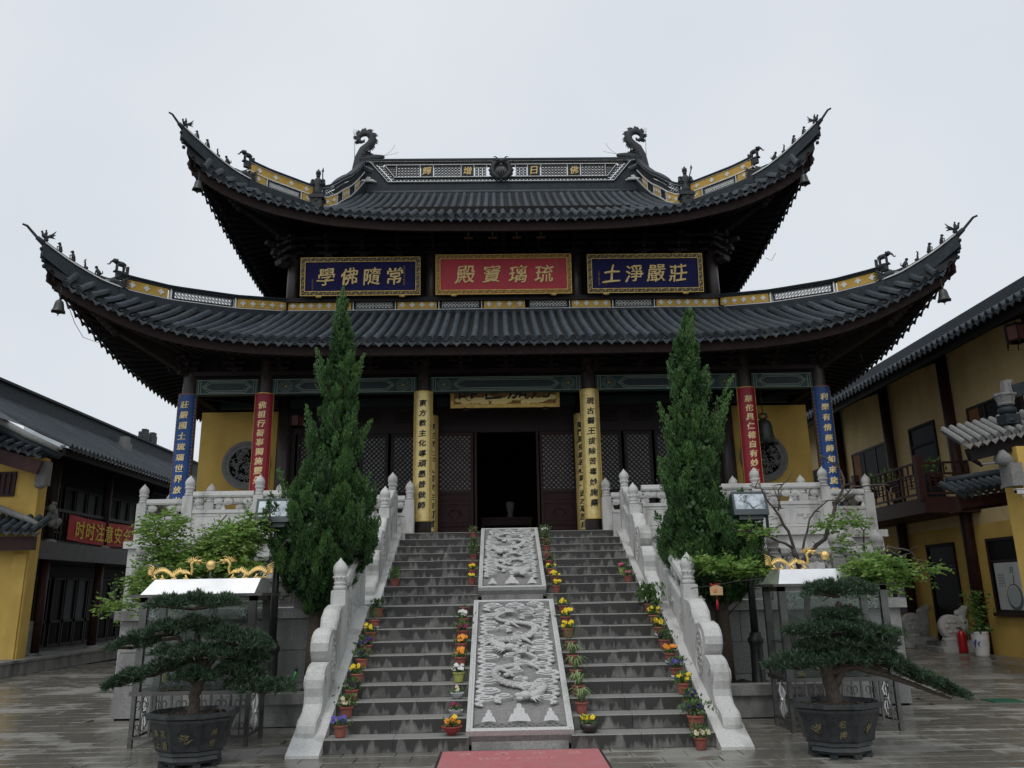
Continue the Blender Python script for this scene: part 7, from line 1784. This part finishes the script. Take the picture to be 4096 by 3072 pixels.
wisteria('bare-branched wisteria with low green leaves behind the right cabinet', (4.4,2.4,.4),
    [([(4.35,2.4,.4),(4.4,2.3,1.4),(4.35,2.2,2.0),(4.2,2.1,2.35)],0.062,0.035),([(4.3,2.2,2.1),(4.15,2.1,2.6),(3.95,2.0,2.95),(3.75,2.0,3.25),(3.6,2.0,3.3)],0.0279,0.007),([(4.2,2.1,2.35),(3.85,2.05,2.55),(3.5,2.0,2.6),(3.25,2.0,2.62)],0.0217,0.0084),([(4.35,2.2,2.15),(4.7,2.1,2.5),(4.9,2.05,3.0),(5.05,2.0,3.3),(5.0,2.0,3.55),(4.75,2.0,3.75)],0.0372,0.0084),([(4.9,2.05,3.0),(5.2,2.0,3.25),(5.6,2.0,3.3),(5.8,2.0,3.1)],0.0155,0.0049),([(4.35,2.15,2.3),(4.5,2.1,2.8),(4.75,2.0,3.05),(4.95,2.0,3.05)],0.0186,0.0056),([(4.0,2.0,2.9),(4.05,2.0,3.2),(4.25,1.95,3.5)],0.0155,0.0056),([(4.05,2.0,2.95),(3.95,2.0,3.3)],0.0124,0.0049),([(5.1,2.2,1.6),(5.3,2.1,2.1),(5.25,2.0,2.6),(5.0,2.0,2.95)],0.0186,0.007),([(5.3,2.1,2.05),(5.6,2.0,2.35),(5.9,2.0,2.3),(6.05,2.0,2.1)],0.0217,0.007),([(5.6,2.0,2.3),(5.85,2.0,2.15),(6.0,2.0,1.95)],0.01116,0.0042),([(4.6,2.2,1.6),(5.2,2.0,1.9),(5.8,1.9,1.95),(6.1,1.9,2.0)],0.0124,0.0042),([(4.3,2.1,2.0),(3.9,2.0,2.2),(3.6,2.0,2.35)],0.0186,0.007)],
    [(5.10,1.6,1.96,.28,.17,46),(5.2,1.5,1.80,.22,.13,24),(4.72,.62,2.02,.28,.15,70),(4.95,.70,1.92,.22,.14,40),(4.85,1.9,1.8,.25,.15,25),(5.0,2.0,2.72,.24,.12,20),(4.75,2.0,2.62,.18,.10,10),(3.15,1.8,2.1,.28,.12,22),(3.45,1.8,2.0,.24,.10,18),(2.85,1.8,2.15,.16,.12,18),(6.05,1.9,2.0,.18,.10,10),(3.6,2.0,2.6,.2,.1,16),(5.0,2.0,2.4,.2,.15,8)], .45, .75)

# ------------------------------------------------------------------ bonsai pines in glazed pots
def bonsai(label, cx, cy, rz, trunk, pads, limbs, marks, seed):
    t = thing('potted_bonsai', label, 'bonsai', (cx,cy,0), 'large bonsai in glazed pots'); rg = np.random.default_rng(seed); rr = random.Random(seed)
    n = 8; prof = [(r__*.80,z__) for r__,z__ in [(.38,.0),(.40,.03),(.38,.07),(.415,.085),(.41,.12),(.445,.135),(.46,.20),(.52,.38),(.545,.43),(.545,.455),(.60,.475),(.60,.52),(.555,.525),(.52,.44)]]
    b = MB(); vs = []
    for r_, z in prof:
        for j in range(n): a = 2*PI*(j+.5)/n+rz; vs.append((cx+r_*1.0*math.cos(a)/math.cos(PI/8), cy+r_*.80*math.sin(a)/math.cos(PI/8), z+.04))
    k = len(prof); b.add(vs, [(i*n+j,i*n+(j+1)%n,(i+1)*n+(j+1)%n,(i+1)*n+j) for i in range(k-1) for j in range(n)]+[tuple(range(n-1,-1,-1))])
    for j in range(n): a = 2*PI*(j+.5)/n+rz; b.box((cx+.29*math.cos(a),cy+.23*math.sin(a),.022),(.10,.08,.044),rz=a)
    part('pot', b, 'glazed_pot', t)
    b = MB(); vs = [(cx,cy,.545)]+[(cx+.43*math.cos(2*PI*j/16),cy+.34*math.sin(2*PI*j/16),.50+.02*math.sin(j*2.3)) for j in range(16)]; b.add(vs,[(0,1+j,1+(j+1)%16) for j in range(16)],0,True)
    for q in range(40): a, r_ = rr.uniform(0,6.28), rr.uniform(.1,.4); b.ell((cx+r_*math.cos(a),cy+r_*.7*math.sin(a),.53),(.03,.03,.018),nu=5,nv=4)
    part('soil', b, 'soil', t)
    b = MB()
    for pts, r0, r1 in [trunk]+limbs:
        P = [Vector(p) for p in pts]; Q = []
        for i in range(len(P)-1):
            for f in (0,.25,.5,.75): Q.append(P[i].lerp(P[i+1],f)+Vector((rr.uniform(-.012,.012),rr.uniform(-.012,.012),0)))
        Q.append(P[-1]); b.tube(Q,list(np.linspace(r0,r1,len(Q))),8)
    part('trunk', b, 'bark', t)
    for (x,y,z,hw,hh,tilt) in pads:                            # flat clipped foliage pads of narrow leaves
        k = int(430*hw*(.5+hh*4)/.6)+160; u = rg.normal(size=(k,3)); u /= np.linalg.norm(u,axis=1,keepdims=True); u[:,2] = np.where(u[:,2] < -.12, -u[:,2]*.8, u[:,2]); rad = rg.random(k)[:,None]**.33
        P = np.array([x,y,z])+u*rad*np.array([hw,hw*.62,hh]); P[:,2] += (P[:,0]-x)*tilt+.022*np.sin(P[:,0]*17+P[:,1]*9)
        m = 13; C = np.repeat(P,m,0); up = np.repeat(u*[.8,.8,.5]+[0,0,.75],m,0); D = up+rg.normal(size=(k*m,3))*.75
        me = leaf_mesh('foliage_pad', C-np.array([cx,cy,0]), D, rg.normal(size=(k*m,3)), rg.uniform(.045,.085,k*m), rg.uniform(.008,.013,k*m), 'pine_leaf', tone=np.repeat(rg.beta(1.2,3.5,k),m)+rg.normal(size=k*m)*.1); put('foliage_pad', me, t)
        b = MB(); 
        for q in range(7): a = rr.uniform(0,6.28); b.tube([(x,y,z-hh*.3),(x+hw*.5*math.cos(a),y+hw*.3*math.sin(a),z-hh*.1+hw*.5*math.cos(a)*tilt),(x+hw*.85*math.cos(a),y+hw*.5*math.sin(a),z+hw*.85*math.cos(a)*tilt)],[.018,.012,.005],4)
        part('pad_twigs', b, 'bark', t)
    for kind, j, uo, z, s_ in marks:                           # yellow painting and characters on the pot faces
        a = 2*PI*j/8+rz; nx, ny = math.cos(a), math.sin(a)*1.0; b = MB()
        def fn(u,v,d):
            r_ = (.46+(.52-.46)*((z+v)-.24)/.18)*.80; c = Vector((cx+r_*math.cos(a), cy+r_*.80*math.sin(a), z+v)); tx_ = Vector((-math.sin(a), .80*math.cos(a), 0)).normalized(); nn = Vector((.80*math.cos(a), math.sin(a), 0)).normalized()
            return c+tx_*(u+uo)+nn*(.006+d)
        if kind == 'sprig':
            q0 = random.Random(seed)
            for q in range(13): aa = q0.uniform(-.4,3.5); l_ = q0.uniform(.04,.09); b.tube([fn(q0.uniform(-.05,.05),q0.uniform(-.06,.05),0),fn(q0.uniform(-.05,.05)+l_*.6*math.cos(aa),l_*.7*math.sin(aa),0)],[.006,.004],4)
        else: write(b, kind, fn, s_, .004, bold=.02)
        part('pot_painting', b, 'pot_yellow', t)
bonsai('large clipped bonsai with level foliage pads in a dark glazed pot, left foreground', -3.68, -.40, 0.10, ([(-3.68,-.4,.5),(-3.69,-.42,.72),(-3.60,-.45,.90),(-3.64,-.45,1.15),(-3.72,-.45,1.5)],.072,.03),
    [(-3.76,-.45,1.70,.56,.13,0),(-3.95,-.45,1.42,.52,.12,.16),(-4.42,-.45,1.27,.30,.08,.10),(-3.25,-.45,1.30,.46,.15,-.22),(-3.62,-.55,1.16,.50,.12,-.05),(-3.15,-.40,1.10,.30,.10,-.1),(-4.12,-.5,.98,.42,.10,.22),(-4.48,-.5,.87,.22,.07,.2),(-3.60,-.6,.92,.28,.10,0),(-3.15,-.5,.95,.28,.10,-.1),(-2.92,-.5,.78,.40,.13,-.05)],
    [([(-3.66,-.42,.85),(-3.9,-.45,1.02),(-4.2,-.48,.98),(-4.5,-.5,.86)],.045,.012),([(-3.6,-.45,.95),(-3.3,-.48,.98),(-3.0,-.5,.80)],.04,.015),([(-3.64,-.45,1.0),(-3.4,-.45,1.25),(-3.1,-.45,1.3)],.035,.012),([(-3.66,-.45,1.05),(-3.9,-.45,1.35),(-4.3,-.45,1.30)],.035,.012),([(-3.6,-.5,.95),(-3.55,-.5,1.15)],.04,.02),([(-3.62,-.45,.92),(-3.45,-.5,1.1),(-3.42,-.45,1.3)],.03,.012)],
    [('為',5.0,-.06,.36,.075),('花',5.0,.06,.36,.08),('上',5.0,-.06,.24,.07),('香',5.0,.06,.24,.08),('sprig',6.0,0,.30,.1),('林',7.0,0,.36,.07),('吉',7.0,0,.25,.07)], 21)
bonsai('large bonsai with a long drooping right-hand branch in a dark glazed pot, right foreground', 3.50, -.62, -.12, ([(3.52,-.6,.5),(3.47,-.62,.74),(3.44,-.65,.92),(3.60,-.68,1.12),(3.58,-.7,1.45),(3.66,-.7,1.62)],.088,.03),
    [(3.66,-.7,1.72,.44,.14,0),(3.60,-.7,1.46,.27,.08,0),(3.42,-.7,1.30,.46,.11,.06),(3.85,-.72,1.28,.50,.10,-.12),(3.80,-.7,1.14,.46,.10,-.05),(3.40,-.7,1.13,.3,.09,0),(3.12,-.7,.95,.42,.12,.05),(3.55,-.75,.98,.40,.13,0),(4.00,-.75,.97,.36,.14,-.3),(4.40,-.78,.79,.34,.10,-.38),(4.72,-.8,.65,.22,.07,-.38)],
    [([(3.45,-.62,.86),(3.75,-.7,.92),(4.1,-.75,.82),(4.5,-.78,.66),(4.72,-.8,.58)],.05,.012),([(3.52,-.62,.70),(3.62,-.66,.88),(3.85,-.7,.95),(4.1,-.75,.86)],.045,.02),([(3.45,-.65,.9),(3.2,-.68,.95),(2.85,-.7,.93)],.045,.012),([(3.6,-.68,1.1),(3.9,-.7,1.2),(4.2,-.72,1.18)],.03,.01),([(3.58,-.7,1.2),(3.3,-.7,1.28),(3.05,-.7,1.24)],.03,.01),([(3.62,-.7,1.45),(3.75,-.7,1.5),(3.78,-.7,1.6)],.03,.015)],
    [('sprig',5.0,.02,.30,.1),('名',6.0,-.02,.36,.08),('神',6.0,-.02,.25,.08),('sprig',7.0,0,.3,.1)], 33)

# ------------------------------------------------------------------ flower pots along the steps
def pot_prof(kind, s):
    if kind == 'tall': return [(.085*s,0),(.088*s,.01),(.108*s,.15*s),(.108*s,.152*s),(.122*s,.155*s),(.124*s,.185*s),(.112*s,.188*s),(.106*s,.165*s)]
    if kind == 'bowl': return [(.07*s,0),(.075*s,.02*s),(.10*s,.03*s),(.155*s,.085*s),(.165*s,.115*s),(.18*s,.118*s),(.18*s,.135*s),(.165*s,.135*s),(.15*s,.11*s)]
    return [(.10*s,0),(.14*s,.03*s),(.165*s,.08*s),(.165*s,.11*s),(.15*s,.14*s),(.14*s,.145*s),(.13*s,.12*s)]
ORD = ['','first','second','third','fourth','fifth','sixth','seventh','eighth','ninth','tenth','eleventh','twelfth','thirteenth','fourteenth','fifteenth','sixteenth','seventeenth','eighteenth','nineteenth']
def flower_pot(x, y, z, where, pot, mname, plant, colour, s=1.0, saucer=False, seed=0):
    rg = np.random.default_rng(seed+100); rr = random.Random(seed)
    words = {'pansy': f'{colour} pansies', 'spider': 'striped spider plant', 'bush': 'bushy green leaves', 'grass': 'thin green grass leaves', 'bare': 'a few short stems', 'shrub': 'a broad-leaved green shrub', 'mixed': f'green leaves and {colour} flowers'}[plant]
    pw = {'terracotta':'terracotta pot','terracotta_red':'red bowl','pot_black':'black bowl','pot_lime':'lime green pot','pot_white':'grey-white bowl'}[mname]
    t = thing('flower_pot', f'{pw} of {words} {where}', 'flower pot', (x,y,z), 'flower pots on the steps')
    s *= .70; pr = pot_prof(pot, s); h = pr[-1][1]; R0 = pr[-1][0]; top = max(p[1] for p in pr)
    b = MB(); b.lathe((x,y,z+.002),pr,16,cap=False); b.lathe((x,y,z+.002),[(pr[0][0],0),(pr[0][0]*.5,.001)],12); part('pot', b, mname, t)
    b = MB(); b.lathe((x,y,z+h-.02*s),[(R0,0),(.004,.008)],14); part('soil', b, 'soil', t)
    if saucer: b = MB(); b.lathe((x,y,z+.002),[(pr[0][0]*1.12,0),(pr[0][0]*1.25,.035),(pr[0][0]*1.05,.035)],14); part('saucer', b, 'pot_white', t)
    z1 = z+h
    if plant == 'spider':
        b = MB()
        for i in range(34):
            a = rr.uniform(0,2*PI); l_ = rr.uniform(.20,.36)*s; up = rr.uniform(.14,.28)*s; px, py = math.cos(a), math.sin(a); w = .012*s
            pts = [(x+px*l_*q, y+py*l_*q, z1+up*math.sin(min(1,q*1.3)*PI*.62)*1.1-.10*s*q**3) for q in (0,.25,.5,.75,1)]; vs = []
            for q, p in enumerate(pts): ww = w*(1,1.1,1,.7,.1)[q]; vs += [(p[0]-py*ww,p[1]+px*ww,p[2]),(p[0]+py*ww,p[1]-px*ww,p[2])]
            b.add(vs,[(2*q,2*q+1,2*q+3,2*q+2) for q in range(4)])
        part('leaves', b, 'spider_leaf', t); return
    s *= 1.30
    k, hh, spread = {'pansy':(85,.11,.10),'bush':(220,.30,.10),'grass':(70,.16,.10),'bare':(10,.05,.07),'shrub':(170,.42,.20),'mixed':(150,.20,.11)}[plant]
    C = np.stack([x+rg.normal(0,spread*.55,k)*s, y+rg.normal(0,spread*.55,k)*s, z1+rg.random(k)*hh*.75*s],1)
    D = rand_dirs(k,-.1)+[0,0,.45 if plant != 'grass' else 1.0]
    ln = {'grass':.13,'shrub':.11}.get(plant,.055); wd = {'grass':.008,'shrub':.055}.get(plant,.028)
    put('leaves', leaf_mesh('leaves', C-np.array([x,y,z]), D, rand_dirs(k), rg.uniform(.7,1.3,k)*ln*s, rg.uniform(.7,1.3,k)*wd*s, 'pot_leaf'), t)
    if plant in ('bush','shrub'):
        b = MB(); 
        for q in range(4): b.tube([(x,y,z1-.02),(x+rr.uniform(-.06,.06),y+rr.uniform(-.06,.06),z1+hh*.7)],[.008,.004],4)
        part('stems', b, 'twig', t)
    if plant in ('pansy','mixed') and colour:
        nb = rr.randint(5,8) if plant == 'pansy' else 5
        cols = colour.split(' and ')
        for ci, c in enumerate(cols):
            b = MB()
            for i in range(nb if len(cols) == 1 else max(2,nb//2+1)):
                a = rr.uniform(0,2*PI); r_ = rr.uniform(.02,.10)*s; c0 = Vector((x+r_*math.cos(a), y+r_*math.sin(a)-.02, z1+rr.uniform(.06,.14)*s)); nrm = Vector((rr.uniform(-.5,.5),-1,rr.uniform(.1,.9))).normalized(); u = nrm.cross(Vector((0,0,1))).normalized(); v = u.cross(nrm)
                R = rr.uniform(.020,.030)*s
                for q in range(5):
                    th = 2*PI*q/5+.3; cc = c0+(u*math.cos(th)+v*math.sin(th))*R*.75; n = 6
                    b.add([cc+(u*math.cos(2*PI*j/n)+v*math.sin(2*PI*j/n))*R*.72+nrm*(.004*q) for j in range(n)]+[cc+nrm*(.004*q+.006)],[(j,(j+1)%n,n) for j in range(n)])
            part('blossom', b, 'petal_'+{'yellow':'yellow','orange':'orange','deep purple':'purple','violet':'blue','magenta':'magenta','white':'white','cream':'cream','pink':'pink','near-black':'dark','dark red':'brown'}[c], t)
XO, XI = 2.13, .78
def on_step(side, edge, k, *a, dx=0.0, **kw):
    sgn = -1 if side == 'left' else 1; x = sgn*(XO+dx if edge == 'outer' else XI+dx)
    where = f'on {ORD[k]} step, {side} flight, ' + ('by balustrade' if edge == 'outer' else 'slab side')
    flower_pot(x, step_y(k)+.15, k*R_+.004, where, *a, seed=k*7+(3 if side == 'left' else 0)+(1 if edge == 'outer' else 50), **kw)
TC = 'terracotta'
for k, pl, c, kw in ((1,'pansy','violet',{}),(2,'mixed','cream',{}),(3,'mixed','near-black',{}),(4,'pansy','yellow',{}),(5,'mixed','deep purple',{}),(6,'mixed','deep purple',{}),(7,'pansy','yellow',{}),(8,'grass','',{'saucer':True}),(9,'mixed','near-black',{}),(12,'bush','',{})):
    on_step('left','outer',k,'tall',TC,pl,c,**kw)
for a in ((1,'bowl','terracotta_red','pansy','orange and yellow',dict(s=1.0,dx=.03)),(2,'bowl','pot_white','pansy','magenta',dict(s=.72)),(3,'bowl','pot_white','pansy','cream',dict(s=.72)),(4,'tall','pot_lime','pansy','white',dict(s=.95)),(5,'tall',TC,'pansy','orange',{}),(6,'tall',TC,'pansy','orange',{}),(7,'tall',TC,'mixed','magenta',{}),(8,'tall',TC,'pansy','white',dict(saucer=True)),(9,'tall',TC,'bare','',{}),
          (12,'tall',TC,'pansy','yellow',dict(s=.9,dx=-.05)),(13,'tall',TC,'pansy','yellow',dict(s=.9,dx=-.05)),(14,'tall',TC,'bare','',dict(s=.9,dx=-.05)),(15,'tall',TC,'bush','',dict(s=.9,dx=-.05)),(16,'tall',TC,'bush','',dict(s=.9,dx=-.05)),(18,'tall',TC,'mixed','dark red',dict(s=.95,dx=-.02))):
    on_step('left','inner',*a[:5],**a[5])
for a in ((1,'round','pot_black','pansy','yellow',dict(s=1.0,dx=.05)),(2,'tall',TC,'spider','',{}),(3,'tall',TC,'spider','',{}),(4,'tall',TC,'spider','',{}),(5,'tall',TC,'spider','',{}),(6,'tall',TC,'grass','',{}),(7,'tall',TC,'pansy','yellow',{}),(8,'tall',TC,'pansy','yellow',{}),(9,'tall',TC,'pansy','yellow',{}),
          (11,'tall',TC,'pansy','yellow',dict(s=.92)),(12,'tall',TC,'pansy','yellow',dict(s=.92)),(13,'tall',TC,'pansy','yellow',dict(s=.92,dx=-.05)),(14,'tall',TC,'mixed','magenta',dict(s=.92,dx=-.05)),(15,'tall',TC,'bare','',dict(s=.92,dx=-.05)),(16,'tall',TC,'mixed','dark red',dict(s=.92,dx=-.05)),(17,'tall',TC,'bush','',dict(s=.9,dx=-.05)),(18,'tall',TC,'mixed','white',dict(s=.95,dx=-.05))):
    on_step('right','inner',*a[:5],**a[5])
for a in ((1,'tall',TC,'mixed','deep purple',dict(s=1.25,dx=-.02)),(2,'tall',TC,'mixed','deep purple',{}),(3,'tall',TC,'mixed','yellow',{}),(4,'tall',TC,'mixed','violet',dict(saucer=True)),(5,'tall',TC,'pansy','orange',dict(saucer=True)),(6,'tall',TC,'mixed','near-black',{}),(7,'tall',TC,'mixed','yellow',dict(saucer=True)),(8,'tall',TC,'mixed','yellow',{}),(9,'tall',TC,'shrub','',{}),(12,'tall',TC,'mixed','pink',dict(s=.9)),(13,'tall','pot_lime','mixed','pink',dict(s=.85,dx=-.05))):
    on_step('right','outer',*a[:5],**a[5])
flower_pot(2.08, -.16, .004, 'on the ground before the right flight', 'tall', TC, 'mixed', 'cream', s=1.0, seed=77)
